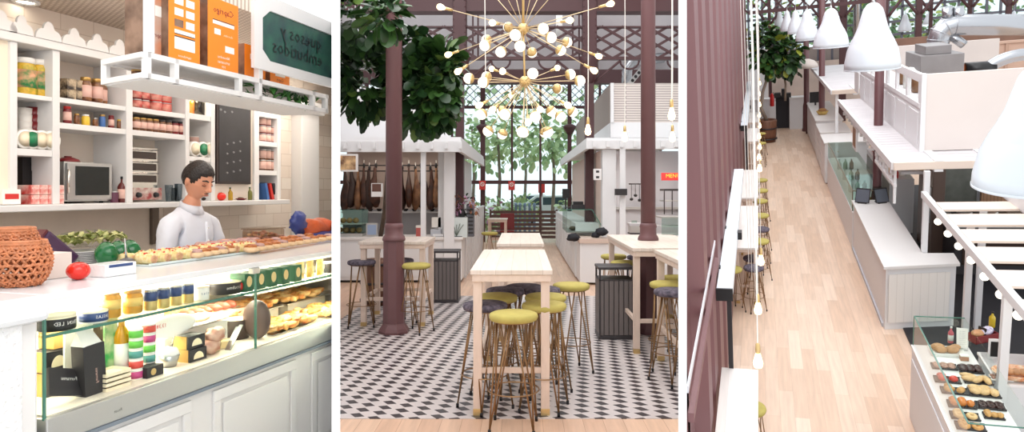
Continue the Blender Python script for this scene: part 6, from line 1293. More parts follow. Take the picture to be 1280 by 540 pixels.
cab('white drawer cabinet with brass knobs, nearest of the three in a row', 1.67, 2.75, 20.16, 21.5, 1.18, 1); cab('white cabinet in the middle of the row of three', 1.7, 2.5, 22.0, 23.6, 1.15); cab('long white cabinet farthest of the row of three', 1.72, 2.5, 24.0, 28.6, 1.2)
t = thing('straw_hat_basket', 'yellow straw basket standing on the far cabinet', 'basket', (2.0, 25.2, 1.2)); MB().lathe([(.12, 0), (.2, .12), (.18, .13), (.12, .02), (.001, .02)], n=18).build('bowl', m_('straw', (206, 172, 96), rough=.6, noise=(12, .3)), t); MB().ball((0, 0, .14), .14, 12, 8, sc=(1, 1, .6)).build('contents', m_('straw_dark', (150, 110, 60), rough=.6), t)
t = thing('till_screen', 'black till screen on the far end of the cabinets', 'screen', (1.95, 27.6, 1.2)); MB().box((-.2, 0, .1), (.2, .05, .5)).build('screen', BLACK, t, .01); MB().box((-.03, .02, 0), (.03, .06, .12)).build('stand', DKG, t)
# counter with glass case, then the long worktop
ZC3 = 1.04; xc = 1.72; y0c, yb_ = 10.78, 14.58
t = thing('service_counter', 'long white L-shaped service counter in the middle of the hall', 'counter', (2.0, 12.5, 0), room=True)
MB().prism([(xc+.02, 10.8), (2.7, 11.0), (2.72, 11.4), (2.3, 11.38), (2.31, yb_), (xc+.02, yb_)], .0, ZC3-.05).build('body', WW, t); MB().prism([(xc-.02, 10.75), (2.74, 10.96), (2.76, 11.42), (2.34, 11.4), (2.35, yb_), (xc-.02, yb_)], ZC3-.05, ZC3).build('worktop', WHITE, t, .006)
MB().extr([(xc+.06, 10.795, .12), (2.62, 10.965, .12), (2.62, 10.965, .9), (xc+.06, 10.795, .9)], (0, -.012, 0)).build('front_panel', brickmat('white_boards', (232, 228, 222), (220, 216, 210), .11, 3, .5, None, .05, 'XZ', offset=0), t)
MB().box((xc-.005, 10.9, 0), (xc+.02, yb_, .06)).build('kick_strip', LG, t)
t = thing('glass_counter', 'glass topped white counter beyond the long worktop', 'display case', (2.1, 17.3, 0), room=True); yA3, yB3 = yb_+.02, 20.0
MB().box((xc, yA3, 0), (2.45, yB3, .78)).build('body', WW, t, .004)
for nm, a, b in (('glass_front', (xc+.01, yA3+.1, .78), (xc+.016, yB3, 1.2)), ('glass_top', (xc+.01, yA3+.1, 1.2), (2.3, yB3, 1.206)), ('glass_end', (xc+.01, yA3+.1, .78), (2.3, yA3+.106, 1.2))): MB().box(a, b).build(nm, GG, t)
for p, q in (((xc+.01, yA3+.1, 1.2), (xc+.01, yB3, 1.2)), ((xc+.01, yA3+.1, 1.2), (2.3, yA3+.1, 1.2)), ((xc+.01, yA3+.1, .78), (xc+.01, yA3+.1, 1.2)), ((2.3, yA3+.1, .78), (2.3, yA3+.1, 1.2))): MB().beam(p, q, .018, .018).build('glass_edge', m_('brown_edge', (128, 116, 96), rough=.4), t)
rr = random.Random(9)
for i in range(12):
    x, y = xc+.15+.14*(i % 3), yA3+.5+1.15*(i//3); t = bottle('white_flask', f'{ORD[i]} small pale bottle in the glass topped counter', 'bottle', (x, y, .782), .05, .26, [m_('milky', (226, 226, 220), rough=.3), m_('pale_green_b', (150, 176, 150), rough=.2), m_('brown_b', (128, 96, 70), rough=.2)][i % 3], STEEL, group='small bottles in the glass topped counter')
for i, (px, py) in enumerate(((1071, 250), (1102, 251))):
    p = g3(px, py, ZC3); p.x = max(1.85, min(2.22, p.x)); p.y = 14.3; t = thing('tablet_stand', ('left' if i == 0 else 'right')+' black tilted tablet till on the far end of the white counter', 'tablet', p, (-.35, .35)[i]); MB().extr([(-.13, 0, .02), (.13, 0, .02), (.13, .12, .28), (-.13, .12, .28)], (0, .02, 0)).build('tablet', BLACK, t); MB().box((-.08, .0, 0), (.08, .16, .02)).build('base', DKG, t)
    MB().extr([(-.115, -.002, .035), (.115, -.002, .035), (.115, .108, .262), (-.115, .108, .262)], (0, .0, -.001)).build('screen', m_('grey_screen', (92, 98, 108), rough=.2), t)
single('black_mat', 'dark rubber floor behind the white service counter', 'floor mat', MB().box((2.0, 6.8, 0), (6, 19.8, .02)), mat('black_rubber_floor', (34, 33, 38), .55, noise=(2, .2)))
single('olive_bottle', 'small dark bottle on the left end of the long worktop', 'bottle', MB().lathe([(.03, 0), (.035, .1), (.012, .15), (.012, .19), (.001, .19)], (1.8, 14.45, ZC3), n=12), m_('olive_dark', (70, 90, 70), rough=.2))
# mauve columns
def col3(label, x, y, r, z1=8): t = thing('column', label, 'column', (x, y, 0)); MB().lathe([(r*1.5, 0), (r*1.4, .3), (r*1.3, 1.0), (r*1.1, 1.1), (r, 1.15), (r, z1)], n=20).build('shaft', MAUVE, t); MB().lathe([(r*1.7, 0), (r*1.7, .08), (r*1.5, .12)], n=8).build('base', MAUVE, t)
p = g3(1090, 247, 1.04); col3('mauve column passing through the near pergola roof, below the big bell lamp', p.x+.14, p.y+.35, .085)
p = at(1032.5, 150, 1, 24.2); col3('mauve column behind the second bell lamp', p.x, 25.8, .1); p = at(1008, 100, 1, 29); col3('far mauve column left of the second pergola', p.x, 29, .1, 4.2)
# pergolas with planked roofs
ZP = 2.45
def pergola(label, x0, x1, y0, y1, z, nb, extra=None):
    t = thing('pergola', label, 'pergola', ((x0+x1)/2, (y0+y1)/2, 0), room=True)
    MB().beam((x0, y0, z-.06), (x0, y1, z-.06), .07, .12).build('side_beam', WW, t, .004); MB().beam((x0, y0, z-.06), (x1, y0, z-.06), .07, .12).build('front_beam', mat('pale_wood_beam', (226, 210, 196), .55), t, .004)
    g = MB(); n = int((y1-y0)/.24)
    for k in range(n): g.box((x0+.03, y0+.05+k*.24, z-.02), (x1, y0+.05+k*.24+.225, z))
    g.build('roof_planks', mat('pale_grey_plank', (212, 208, 210), .6, noise=(2, .08)), t)
    for k in range(nb): x = x0+.55+(x1-x0-.5)*k/nb; MB().box((x, y0-.03, z-.16), (x+.12, y0+1.1, z+.02)).build('rafter', WW, t, .003)
    return t
x0p = g3(1117, 203, ZP).x; y0p = g3(1117, 203, ZP).y
t = pergola('near white pergola with planked roof over the kiosk, under the big bell lamp', x0p, 5.2, y0p, 19.4, ZP, 4)
MB().box((2.33, 11.43, ZC3*0), (2.41, 11.51, ZP-.12)).build('post', WW, t, .003)
for k in range(14): y = y0p+.25+k*.5; single('hanging_goblet', f'{ORD[k]} small white cup hook from the front under the near pergola beam', 'hook', MB().lathe([(.03, -.14), (.034, -.06), (.008, -.05), (.008, 0)], (x0p+.02, y, ZP-.12), n=10), WW, 'small white hooks under the near pergola beam')
q0, q1 = at(1072, 150, 0, x0p), at(1076, 185, 0, x0p)
t = thing('hanging_rack', 'white rack with small frames hanging below the pergola beam', 'rack', (x0p, 12.5, 1.85), room=True)
MB().beam((x0p+.05, 11.7, 2.05), (x0p+.05, 13.6, 2.05), .05, .05).build('lower_rail', WW, t)
for k in range(6): MB().box((x0p+.03, 11.72+k*.36, 2.05), (x0p+.07, 11.76+k*.36, ZP-.12)).build('baluster', WW, t)
for y in (11.72,): MB().box((x0p+.03, y, 1.75), (x0p+.07, y+.05, 2.05)).build('drop_post', WW, t)
t = thing('hanging_picture', 'small white framed panel hanging left of the near mauve column', 'frame', (x0p, 16.2, 1.9), room=True); MB().box((x0p-.01, 15.9, 1.75), (x0p+.03, 16.5, 2.3)).build('frame', WW, t); MB().box((x0p-.014, 15.97, 1.82), (x0p-.01, 16.43, 2.23)).build('panel', m_('brown_print', (150, 116, 90), rough=.5), t)
# roof box
yb0 = at(1153, 185, 2, ZP+.06).y; xb0 = at(1153, 185, 2, ZP+.06).x; zb1 = at(1153, 93, 1, yb0).z
t = thing('roof_enclosure', 'large white boarded enclosure standing on the near pergola roof', 'enclosure', (4, 14, ZP), room=True)
OFFW = mat('pinkish_white_board', (220, 210, 204), .6, noise=(1.2, .04))
MB().box((xb0, yb0, ZP+.01), (5.4, yb0+.05, zb1)).build('front_board', OFFW, t, .004); MB().box((xb0-.05, yb0-.04, ZP), (xb0+.02, yb0+.06, zb1+.01)).build('corner_post', WW, t, .004)
MB().box((xb0-.04, yb0+.05, ZP), (xb0, 19.4, ZP+.75)).build('side_board', WW, t, .003); MB().box((xb0-.05, yb0+.05, zb1-.14), (xb0+.01, 19.4, zb1)).build('side_top_rail', WW, t, .003)
MB().box((xb0-.06, yb0+.05, ZP+.7), (xb0, 19.4, ZP+.78)).build('side_mid_rail', WW, t, .003)
for k in range(8): MB().box((xb0-.05, yb0+.05+k*1.02, ZP+.75), (xb0, yb0+.19+k*1.02, zb1-.1)).build('side_stile', WW, t, .003); MB().box((xb0-.055, yb0+.15+k*1.02, ZP+.08), (xb0-.04, yb0+.95+k*1.02, ZP+.62)).build('side_panel', WW, t, .003)
MB().box((xb0, yb0+.05, ZP+.01), (5.4, 19.4, ZP+.05)).build('inner_floor', OFFW, t); MB().box((xb0, 19.3, ZP), (5.4, 19.4, zb1)).build('back_board', OFFW, t)
for i, (k, c, h) in enumerate(((0.35, 'pale_green_b', .3), (.75, 'milky', .3), (1.3, 'brown_b', .25), (2.0, 'milky', .3), (2.6, 'brown_b', .28))): single('storage_jar', f'{ORD[i]} container from the front seen through the enclosure side opening', 'container', MB().lathe([(.1, 0), (.12, .02), (.12, h), (.06, h+.08), (.001, h+.09)], (xb0+.25, yb0+.3+k*1.1, ZP+.75-.0), n=14), MC[c]); 
single('inner_shelf', 'white shelf inside the enclosure carrying the containers', 'shelf', MB().box((xb0+.02, yb0+.1, ZP+.7), (xb0+.5, 19.2, ZP+.745)), WW)
# exhaust equipment on top
zq = zb1
def Q(px, py, y): return at(px, py, 1, y)
a, b = Q(1150, 93, 15.5), Q(1206, 66, 15.5)
t = thing('exhaust_unit', 'grey steel exhaust unit rising out of the white enclosure', 'ventilation unit', ((a.x+b.x)/2, 15.5, ZP+.05), room=True); GM3 = mat('galvanised_steel', (146, 142, 142), .4, .6, noise=(3, .12))
MB().box((a.x, 15.5, ZP+.05), (b.x, 17, b.z)).build('body', GM3, t, .01); MB().box((a.x+.1, 15.6, b.z), (b.x-.2, 16.6, Q(1190, 56, 15.5).z)).build('upper_box', GM3, t, .01)
t = thing('black_motor', 'copper and black cylinder beside the grey exhaust unit', 'motor', (Q(1222, 90, 16).x, 16, ZP+.05), room=True); c = Q(1222, 86, 16); MB().tube([c-Vector((.22, 0, 0)), c+Vector((.3, 0, 0))], .14, 18).build('motor', BLACK, t); MB().tube([c-Vector((.36, 0, 0)), c-Vector((.22, 0, 0))], .12, 18).build('copper_end', m_('copper', (170, 96, 60), rough=.3, metal=.8), t); MB().box((c.x-.1, c.y-.1, ZP+.05), (c.x+.1, c.y+.1, c.z-.1)).build('stand', GM3, t)
t = thing('curved_duct', 'silver curved duct on the right behind the enclosure board', 'duct', (Q(1270, 92, 16).x, 16, ZP+.05), room=True); c = Q(1280, 100, 16); MB().tube([c+Vector((.75*math.cos(math.pi-k*.16), 0, .5*math.sin(k*.16)+.0)) for k in range(14)], .12, 14).build('duct', mat('duct_metal', (176, 178, 182), .25, .9), t); MB().box((c.x-.9, 15.95, ZP+.05), (c.x-.6, 16.05, c.z)).build('stand', GM3, t)
# timber parapet, big duct, trusses, far windows
yp = 20.5
t = thing('timber_parapet', 'pale battened timber parapet across the back of the enclosure', 'parapet', (4, yp, 0), room=True); TP = mat('pinkish_timber', (206, 172, 152), .6, noise=(3, .12), stretch=(.3, 1, 3))
xa = Q(1108, 70, yp).x; zt_, zb_ = Q(1180, 57, yp).z, Q(1180, 95, yp).z
MB().box((xa, yp, 2.2), (9.5, yp+.08, zt_)).build('boards', TP, t)
for k in range(12): x = xa+.2+k*.62; MB().box((x, yp-.04, 2.3), (x+.07, yp, zt_-.03)).build('batten', mat('batten_timber', (184, 150, 130), .6), t)
MB().box((xa, yp-.05, zt_-.06), (9.5, yp+.1, zt_)).build('cap_rail', TP, t)
a, b = Q(1121, 92, 19.5), Q(1150, 66, 19.5); single('plywood_box', 'brown plywood box behind the enclosure side', 'box', MB().box((a.x, 19.5, 2.5), (b.x, 20.1, b.z)), mat('plywood', (140, 108, 86), .6), bevel=.01)
single('brown_barrier', 'long dark brown wooden barrier behind the timber parapet', 'barrier', MB().box((Q(1112, 50, 24).x, 24, 2.6), (11, 24.1, Q(1150, 46, 24).z)), mat('brown_barrier_wood', (132, 100, 84), .6, noise=(2, .2)))
t = thing('ventilation_duct', 'large shiny silver ventilation duct with a segmented elbow at top right', 'duct', (Q(1200, 40, 18).x, 18, zb1), room=True); DM_ = mat('duct_metal', (176, 178, 182), .25, .9)
P_ = [Q(1172, 62, 18), Q(1173, 50, 18), Q(1176, 41, 18), Q(1183, 34, 18), Q(1194, 31, 18), Q(1240, 31, 18), Q(1300, 31, 18)]
MB().tube(P_, .23, 20).build('main_duct', DM_, t)
for k in (1, 2, 3, 4): d = (P_[k+1]-P_[k-1]).normalized(); MB().tube([P_[k]-d*.012, P_[k]+d*.012], .243, 20).build('seam_ring', DM_, t)
MB().tube([Q(1188, 44, 18), Q(1205, 56, 18)], .1, 14).build('branch_duct', DM_, t); MB().tube([Q(1185, 26, 18), Q(1184, 8, 18)], .11, 14).tube([Q(1199, 26, 18), Q(1198, 8, 18)], .11, 14).build('riser_pipes', DM_, t); MB().tube([P_[0], P_[0]-Vector((0, 0, .9))], .21, 20).build('collar', DM_, t)
yt = 26.0
t = thing('lattice_girder', 'maroon lattice girder across the top of the long hall', 'girder', (3, yt, Q(1000, 12, yt).z), room=True)
x0_, x1_ = Q(935, 5, yt).x, Q(1300, 5, yt).x; z1_, z0_ = Q(1000, 0, yt).z+.25, Q(1000, 10, yt).z
MB().box((x0_, yt, z0_-.06), (x1_, yt+.15, z0_+.06)).build('lower_chord', MAROON, t); MB().box((x0_, yt, z1_+.3), (x1_, yt+.15, z1_+.5)).build('upper_chord', MAROON, t); g = MB(); H = z1_+.3-z0_
for s_ in (1, -1):
    for k in range(40): x = x0_+k*.4; g.beam((x, yt+.05, z0_), (x+s_*H*.9, yt+.05, z1_+.3), .06, .03, up=(0, 1, 0))
g.build('lattice', MAROON, t)
for i, (px, w, yb_2, Y) in enumerate(((1148, 8, 55, 25.8), (1107, 5, 60, 25.8), (1259, 7, 58, 25.8), (1054, 9, 30, 31), (1163, 4, 52, 28), (1028, 5, 55, 31), (962, 4, 45, 31), (1212, 5, 30, 28))):
    a, b = Q(px-w/2, yb_2, Y), Q(px+w/2, yb_2, Y); t = thing('iron_pillar', f'{ORD[i]} maroon iron pillar among those at the top of the long hall', 'pillar', ((a.x+b.x)/2, Y, 0), room=True, group='maroon pillars at the top of the long hall'); MB().box((a.x, Y, 0), (b.x, Y+.15, z1_+.4)).build('shaft', MAROON, t, .01)
    c = Vector(((a.x+b.x)/2, Y-.02, z0_)); g = MB()
    for s_ in (-1, 1): g.tube([c+Vector((s_*(.06+.4*math.sin(k*math.pi/16)), 0, -.55*(1-math.sin(k*math.pi/16)))) for k in range(9)], .05, 6)
    g.build('bracket', MAROON, t)
yw = 33.0
t = thing('far_glazing', 'band of tall far windows with greenery behind them at the top', 'windows', (4, yw, 2), room=True)
for k in range(22): px = 934+k*17.5; a = Q(px, 20, yw); MB().box((a.x, yw, 2.0), (a.x+.09, yw+.08, 9)).build('mullion', mat('grey_blue_iron', (96, 96, 106), .5), t)
for py in (12, 30, 46): z = Q(1100, py, yw).z; MB().box((Q(930, 5, yw).x, yw, z), (Q(1310, 5, yw).x, yw+.08, z+.1)).build('transom', mat('grey_blue_iron', (96, 96, 106), .5), t)
MB().box((Q(930, 5, yw).x, yw+.03, 2), (Q(1310, 5, yw).x, yw+.036, 9)).build('glazing', glassmat('window_glass', (236, 244, 244), .08), t)
MB().box((Q(930, 5, yw).x, yw+.01, 0), (Q(1310, 5, yw).x, yw+.1, Q(1100, 52, yw).z)).build('sill_wall', mat('grey_brown_wall', (150, 138, 132), .7), t)
for i, (px, py, r) in enumerate(((945, 30, 1.6), (985, 34, 1.2), (1035, 36, 1.0), (1068, 28, .9), (1085, 20, .8), (1117, 28, 1.2), (1160, 36, 1.0), (1200, 34, 1.3), (1250, 40, 1.3))):
    v = at(px, py, 1, 36+i % 3); tt = thing('tree', f'{ORD[i]} green tree from the left outside the far windows', 'tree', (v.x, v.y, 0), group='trees outside the far windows of the long hall'); foliage([((0, 0, v.z), (r, r*.6, r*1.2))], 130, .38, 30+i, .3, .35).build('foliage', [TL[0], TL[2], mat('tree_leaf_yellow', (196, 190, 84), .6)], tt); MB().tube([(0, 0, 0), (0, 0, v.z)], .1, 7).build('trunk', TRK, tt)
struct('ground_beyond', MB().box((-2, 33.1, -.2), (20, 60, -.1)), mat('pale_paving', (206, 204, 200), .8))
tw = thing('steel_duct_riser', 'pair of grey vertical steel ducts left of the big bell lamp', 'duct', (Q(1100, 30, 22).x, 22, 2), room=True)
for a, b in ((1066, 1075), (978, 968)): p, q = Q(a, 40, 31.5), Q(b, 40, 31.5); MB().tube([((p.x+q.x)/2, 31.5, 2.5), ((p.x+q.x)/2, 31.5, 9)], abs(p.x-q.x)/2, 12).build('riser', DM_, tw)
# second, farther pergola
pp = at(1040, 113, 2, ZP); t = pergola('far white pergola with planked roof left of the near one', pp.x, pp.x+1.6, pp.y, 30, ZP, 2); MB().box((pp.x+.1, pp.y+.1, 0), (pp.x+.18, pp.y+.18, ZP-.1)).build('post', WW, t)
p = at(1008, 83, 2, 2.6); t = thing('dome_lamp', 'pale dome lamp standing between tree and far pergola', 'lamp', (p.x, min(p.y, 29), 2.55)); MB().lathe([(.42, 0), (.4, .12), (.28, .26), (.1, .33), (.001, .34)], n=24).build('shade', mat('beige_dome', (214, 202, 194), .5), t); MB().tube([(0, 0, -2.55), (0, 0, .2)], .03, 8).build('stand', MAUVE, t)
# kitchen things seen under the near pergola
def item(name, label, cat, x0, x1, y0, y1, z0, z1, m_2, bv=.006, extra=None):
    t = thing(name, label, cat, ((x0+x1)/2, (y0+y1)/2, z0)); w, d = (x1-x0)/2, (y1-y0)/2; MB().box((-w, -d, 0), (w, d, z1-z0)).build('body', m_2, t, bv)
    for nm, a, b, mm in (extra or ()): MB().box((a[0]*w, a[1]*d, a[2]*(z1-z0)), (b[0]*w, b[1]*d, b[2]*(z1-z0))).build(nm, mm, t, .002)
    return t
t = item('kitchen_range', 'black kitchen range with cooking rings under the pergola', 'range', 3.2, 4.4, 13.2, 14.2, .02, .95, DKG, extra=[('steel_edge', (-1, -1.02, .93), (1, 1, 1.0), STEEL), ('hob', (-.85, -.8, 1.0), (.6, .8, 1.01), BLACK), ('oven_door', (-.8, -1.03, .2), (.8, -1, .8), m_('oven_glass', (60, 46, 40)))])
c = (0, 0)
for k in range(4): MB().lathe([(.1, .935), (.13, .945), (.1, .955)], (-.3+.4*(k % 2), -.2+.4*(k//2), 0), n=16).build('ring', STEEL, t)
item('tall_fridge', 'dark tall fridge with brown door behind the pergola post', 'fridge', 3.0, 3.2, 14.0, 15.2, .02, 1.75, m_('fridge_brown', (104, 84, 74), rough=.3), extra=[('door', (-1.05, -.95, .05), (-1, .95, .97), m_('fridge_door', (150, 132, 120), rough=.25)), ('handle', (-1.3, -.9, .4), (-1.1, -.8, .8), STEEL)])
item('wood_panel', 'slatted wooden panel behind the kitchen range', 'panel', 4.1, 4.9, 15.2, 15.3, .02, 1.9, brickmat('slatted_wood', (188, 146, 112), (140, 104, 80), .06, 3, .5, None, .1, 'XZ', offset=0))
item('glass_fronted_shelf', 'grey-green glass panel beside the slatted wood panel', 'screen', 3.3, 4.05, 15.3, 15.35, .02, 1.9, m_('grey_green', (136, 140, 132), rough=.3, noise=(4, .3)))
p = g3(1222, 236, 1.0); t = thing('black_bin_bag', 'large rounded black cover right of the kitchen range', 'cover', (4.75, 13.6, .02)); MB().box((-.4, -.4, 0), (.4, .4, .85)).build('stand', DKG, t); MB().ball((0, 0, .95), .42, 20, 12, sc=(1.1, .9, .45)).build('cover', mat('black_cloth', (28, 28, 36), .7), t)
t = item('back_shelving', 'low back shelf with jars and boxes behind the white counter', 'shelving', 2.55, 3.0, 15.6, 19.0, .02, 1.2, WW, extra=[('recess_shade_panel', (-1.02, -.95, .1), (-.99, .95, .45), m_('painted_recess_shade', (60, 54, 52))), ('upper_recess_shade_panel', (-1.02, -.95, .55), (-.99, .95, .9), m_('painted_recess_shade2', (120, 112, 106)))])  # flat dark panels on the face, recess shade put into their colour
rr = random.Random(11); cc = [('red', RED), ('white', PAPER), ('green', m_('green_pack', (120, 150, 100))), ('yellow', YEL), ('blue', BLU), ('brown', BRN)]
for k in range(20):
    nm, mm = cc[k % 6]; x = 2.62+.15*(k % 3); y = 15.7+.16*k; h = .16+.06*(k % 4); single('food_packet', f'{ORD[k]} packet from the front on the back shelf, a {nm} one', 'packet', MB().box((x, y, 1.2), (x+.1, y+.12, 1.2+h)), mm, 'packets standing on the back shelf', bevel=.008)
for k in range(8):
    nm, mm = cc[(k*5+3) % 6]; single('food_packet', f'{ORD[k]} packet from the front in the upper front row, a {nm} one', 'packet', MB().box((2.9, 14.6+.14*k, 1.62), (3.0, 14.7+.14*k, 1.85)), mm, 'packets on the hanging shelf', bevel=.006)
item('hanging_shelf', 'thin white shelf with red packets beside the dark fridge', 'shelf', 2.55, 3.02, 14.5, 15.8, 1.56, 1.62, WW)
for k, (x, y, s_) in enumerate(((2.7, 15.1, .13), (2.75, 16.9, .1))): single('blue_bowl', ('near' if k == 0 else 'far')+' blue bowl on a crate behind the mauve column', 'bowl', MB().lathe([(s_*.5, 0), (s_, s_*.8), (s_*.92, s_*.8), (s_*.4, .02), (.001, .02)], (x-.05, y, 1.64 if k == 0 else 1.45), n=18), m_('bowl_blue', (60, 96, 170), rough=.3))
# lower pergola in front, with round bulbs
ZL = 2.02
t = thing('bulb_pergola', 'white open pergola beam with cross boards at the right, lit by round bulbs', 'pergola', (3, 9, 0), room=True)
MB().beam((2.33, 11.45, ZL-.05), (2.31, 6.4, ZL-.05), .07, .1).build('side_beam', WW, t, .004)
xr_ = g3(1262, 255, ZL).x; 
for i, (pya, pyb) in enumerate(((253, 262), (268, 281), (287, 301), (309, 326), (338, 357), (375, 397))):
    px = 1165+(pya-250)*.852; a = g3(px+6, pya, ZL); b = g3(px+6, pyb, ZL); MB().box((2.34, b.y, ZL-.03), (3.6 if i else 3.4, a.y+.02, ZL)).build('cross_board', mat('pale_wood_beam', (226, 210, 196), .55), t, .003)
MB().beam((3.32, 11.6, ZL+.02), (3.3, 6.4, ZL+.02), .1, .1).build('right_beam', WW, t, .004)
MB().box((3.25, 8.2, ZL), (3.35, 11.6, ZL+.4)).build('raised_board', WW, t, .004)
for px, py in ((1243, 385),): q = g3(px, py, 0); MB().box((2.62, 10.2, 0), (2.7, 10.28, ZL-.05)).build('post', WW, t, .003)
MB().box((2.285, 7.55, 0), (2.365, 7.63, ZL-.08)).build('post', WW, t, .003)
MB().box((2.95, 10.9, 0), (3.03, 10.98, ZL-.05)).build('post', WW, t, .003)
for i, (px, py) in enumerate(((1172.5, 277), (1185, 292), (1198.5, 307.5), (1214, 325), (1231, 345.5), (1251, 368), (1273, 394))):
    y = at(px, py, 0, 2.32).y; z = at(px, py, 0, 2.32).z; tt = thing('round_bulb', f'{ORD[i]} glowing round bulb from the far end under the right pergola beam', 'bulb', (2.32, y, z), group='round bulbs under the right pergola beam')
    MB().ball((0, 0, 0), .048, 16, 10).build('globe', mat('round_bulb_glow', (255, 246, 226), .3, emit=2.2), tt); MB().lathe([(.022, .04), (.024, .09), (.02, max(.1, ZL-.1-z))], n=10).build('holder', WW, tt)
# bell lamps
def bell3(label, cx, ytop, yr, w, T, cord=2.5):
    d = w*T/F*.97; p = ray3(cx, yr, T); q = ray3(cx, ytop, T); h = (q-p).length*.98; bell(label, p, d/2, h, cord)
bell3('largest complete white bell lamp in front of the near mauve column', 1090, 6, 86, 66, 8.0); bell3('second white bell lamp left of the largest one', 1038.5, 12, 59, 43, 11.5); bell3('third white bell lamp from the front in the row', 1009, 14, 50, 28, 15.5)
bell3('fourth white bell lamp from the front in the row', 994.5, 14, 42, 20, 19); bell3('fifth white bell lamp from the front in the row', 984, 14, 38.5, 16, 22); bell3('sixth and farthest white bell lamp of the row', 974.5, 14, 35, 13, 25); bell3('small white bell lamp hanging in front of the far windows', 1131, 18, 39, 16, 23); bell3('smallest white bell lamp between pillar and silver duct', 1160, 17, 30, 12, 25); bell3('small white bell lamp right of the big one, beyond the duct', 1267, 14, 27, 10, 27)
bell3('very large white bell lamp cut off by the right edge of the picture', 1292, 80, 232, 136, 3.6, 1.5)
# ---- near pastry case
ZK, ZG = .95, 1.32; xk = 1.64; P0 = g3(1140, 431, ZK)
t = thing('pastry_case', 'glass covered white pastry counter in the lower right corner', 'display case', (1.95, 7, 0), room=True)
yk1 = P0.y; xk1 = 2.21
MB().box((xk, 4.6, 0), (xk1, yk1, ZK-.03)).build('body', WW, t, .004); MB().box((xk-.01, 4.6, ZK-.03), (xk1+.01, yk1+.01, ZK)).build('deck', mat('marble_white', (240, 236, 234), .2, noise=(3, .05)), t, .003)
MB().box((xk-.012, 4.6, .06), (xk, yk1-.05, .8)).build('side_panel', WW, t, .003)
pa, pb = g3(1142, 403, ZG), g3(1207, 528, ZG); pc = g3(1250, 396, ZG)
MB().extr([(xk+.01, pb.y, ZG), (xk+.01, yk1, ZG), (xk+.01, yk1, ZK), (xk+.01, pb.y, ZK)], (.006, 0, 0)).build('glass_side', CLEAR, t); MB().box((xk+.01, yk1-.006, ZK), (xk1, yk1, ZG)).build('glass_end', CLEAR, t); MB().box((xk+.01, pb.y, ZG-.006), (xk1-.05, yk1, ZG)).build('glass_top', glassmat('top_glass', (250, 254, 252), .06), t)
MB().box((xk+.006, pb.y, ZG-.008), (xk+.02, yk1, ZG+.001)).box((xk+.01, yk1-.008, ZG-.008), (xk1-.05, yk1+.002, ZG+.001)).box((xk+.01, pb.y-.01, ZG-.008), (xk1-.05, pb.y, ZG+.001)).build('glass_edges', GEDGE, t); MB().box((xk+.006, yk1-.008, ZK), (xk+.014, yk1, ZG)).build('corner_edge', GEDGE, t)
# right-hand marble shelf behind the case
item('marble_shelf', 'white marble topped shelf right of the pastry case', 'shelf', 2.3, 3.6, 7.6, 8.3, 0, .93, WW, extra=[('marble_top', (-1.02, -1.05, .97), (1.02, 1.02, 1.0), mat('marble_white', (240, 236, 234), .2))])
TRAYM = m_('black_tray', (44, 38, 38), rough=.4)
def food_tray(label, px, py, items, w=.17, d=.085, group=None):
    w *= 1.45; d *= 1.45
    p = g3(px, py, ZK+.004); p.z = ZK+.001; tt = thing('food_tray', label, 'tray of food', p, -.05); MB().box((-w/2, -d/2, 0), (w/2, d/2, .012)).build('tray', TRAYM, tt, .004); MB().box((-w/2, -d/2, .01), (w/2, -d/2+.005, .022)).box((-w/2, d/2-.005, .01), (w/2, d/2, .022)).build('tray_rim', TRAYM, tt)
    for nm, n, mm, r, sc, ring in items:
        r *= 1.45
        for k in range(n):
            cols_ = max(1, round(n**.5*1.3)); rows_ = math.ceil(n/cols_); x = -w*.36+w*.72*((k % cols_)+.5)/cols_*1.0 ; x = (-.5+((k % cols_)+.5)/cols_)*w*.84; y = (-.5+((k//cols_)+.5)/rows_)*d*.8
            if ring: 
                rg = r*.62; MB().tube([(x+rg*math.cos(a*math.pi/8), y+rg*math.sin(a*math.pi/8), .012+r*.42) for a in range(17)], r*.4, 8).build(nm, mm, tt)
            else: MB().ball((x, y, .012+r*sc[2]), r, 12, 8, sc=sc, M=RZ(k*.9), fn=lambda d_: 1+.08*math.sin(8*d_.x+5*d_.y)).build(nm, mm, tt)
    return tt
BISC = m_('biscuit', (196, 150, 130), rough=.6, noise=(60, .5)); CHOC = m_('chocolate', (62, 34, 30), rough=.3); GOLDP = m_('golden_pastry', (216, 160, 92), rough=.45, noise=(30, .3)); PALEP = m_('pale_pastry', (232, 190, 134), rough=.5, noise=(20, .2)); STRAW = m_('strawberry', (206, 60, 40), rough=.3); AMB = m_('amber_bun', (206, 120, 44), rough=.25)
food_tray('tray of six round nut biscuits under the glass', 1180, 459, [('biscuit', 6, BISC, .027, (1, 1, .4), 0)]); food_tray('tray of dark chocolate slabs under the glass', 1213, 463, [('chocolate', 6, CHOC, .03, (1.1, .9, .5), 0)], .16, .1)
food_tray('tray of orange-red glazed fruit pastries under the glass', 1184, 475.5, [('fruit_pastry', 3, STRAW, .03, (1, 1, .7), 0)]); food_tray('tray of long golden rolls under the glass', 1222, 476.5, [('long_roll', 4, PALEP, .04, (1.5, .6, .5), 0)], .18, .1)
food_tray('tray of cream rolls with chocolate ends under the glass', 1193, 489.5, [('cream_roll', 3, GOLDP, .03, (1.2, .8, .7), 0), ('chocolate_end', 2, CHOC, .02, (1, 1, .8), 0)]); food_tray('tray of pale oval buns under the glass', 1230, 492, [('oval_bun', 5, PALEP, .036, (1.2, .85, .6), 0)], .19, .11)
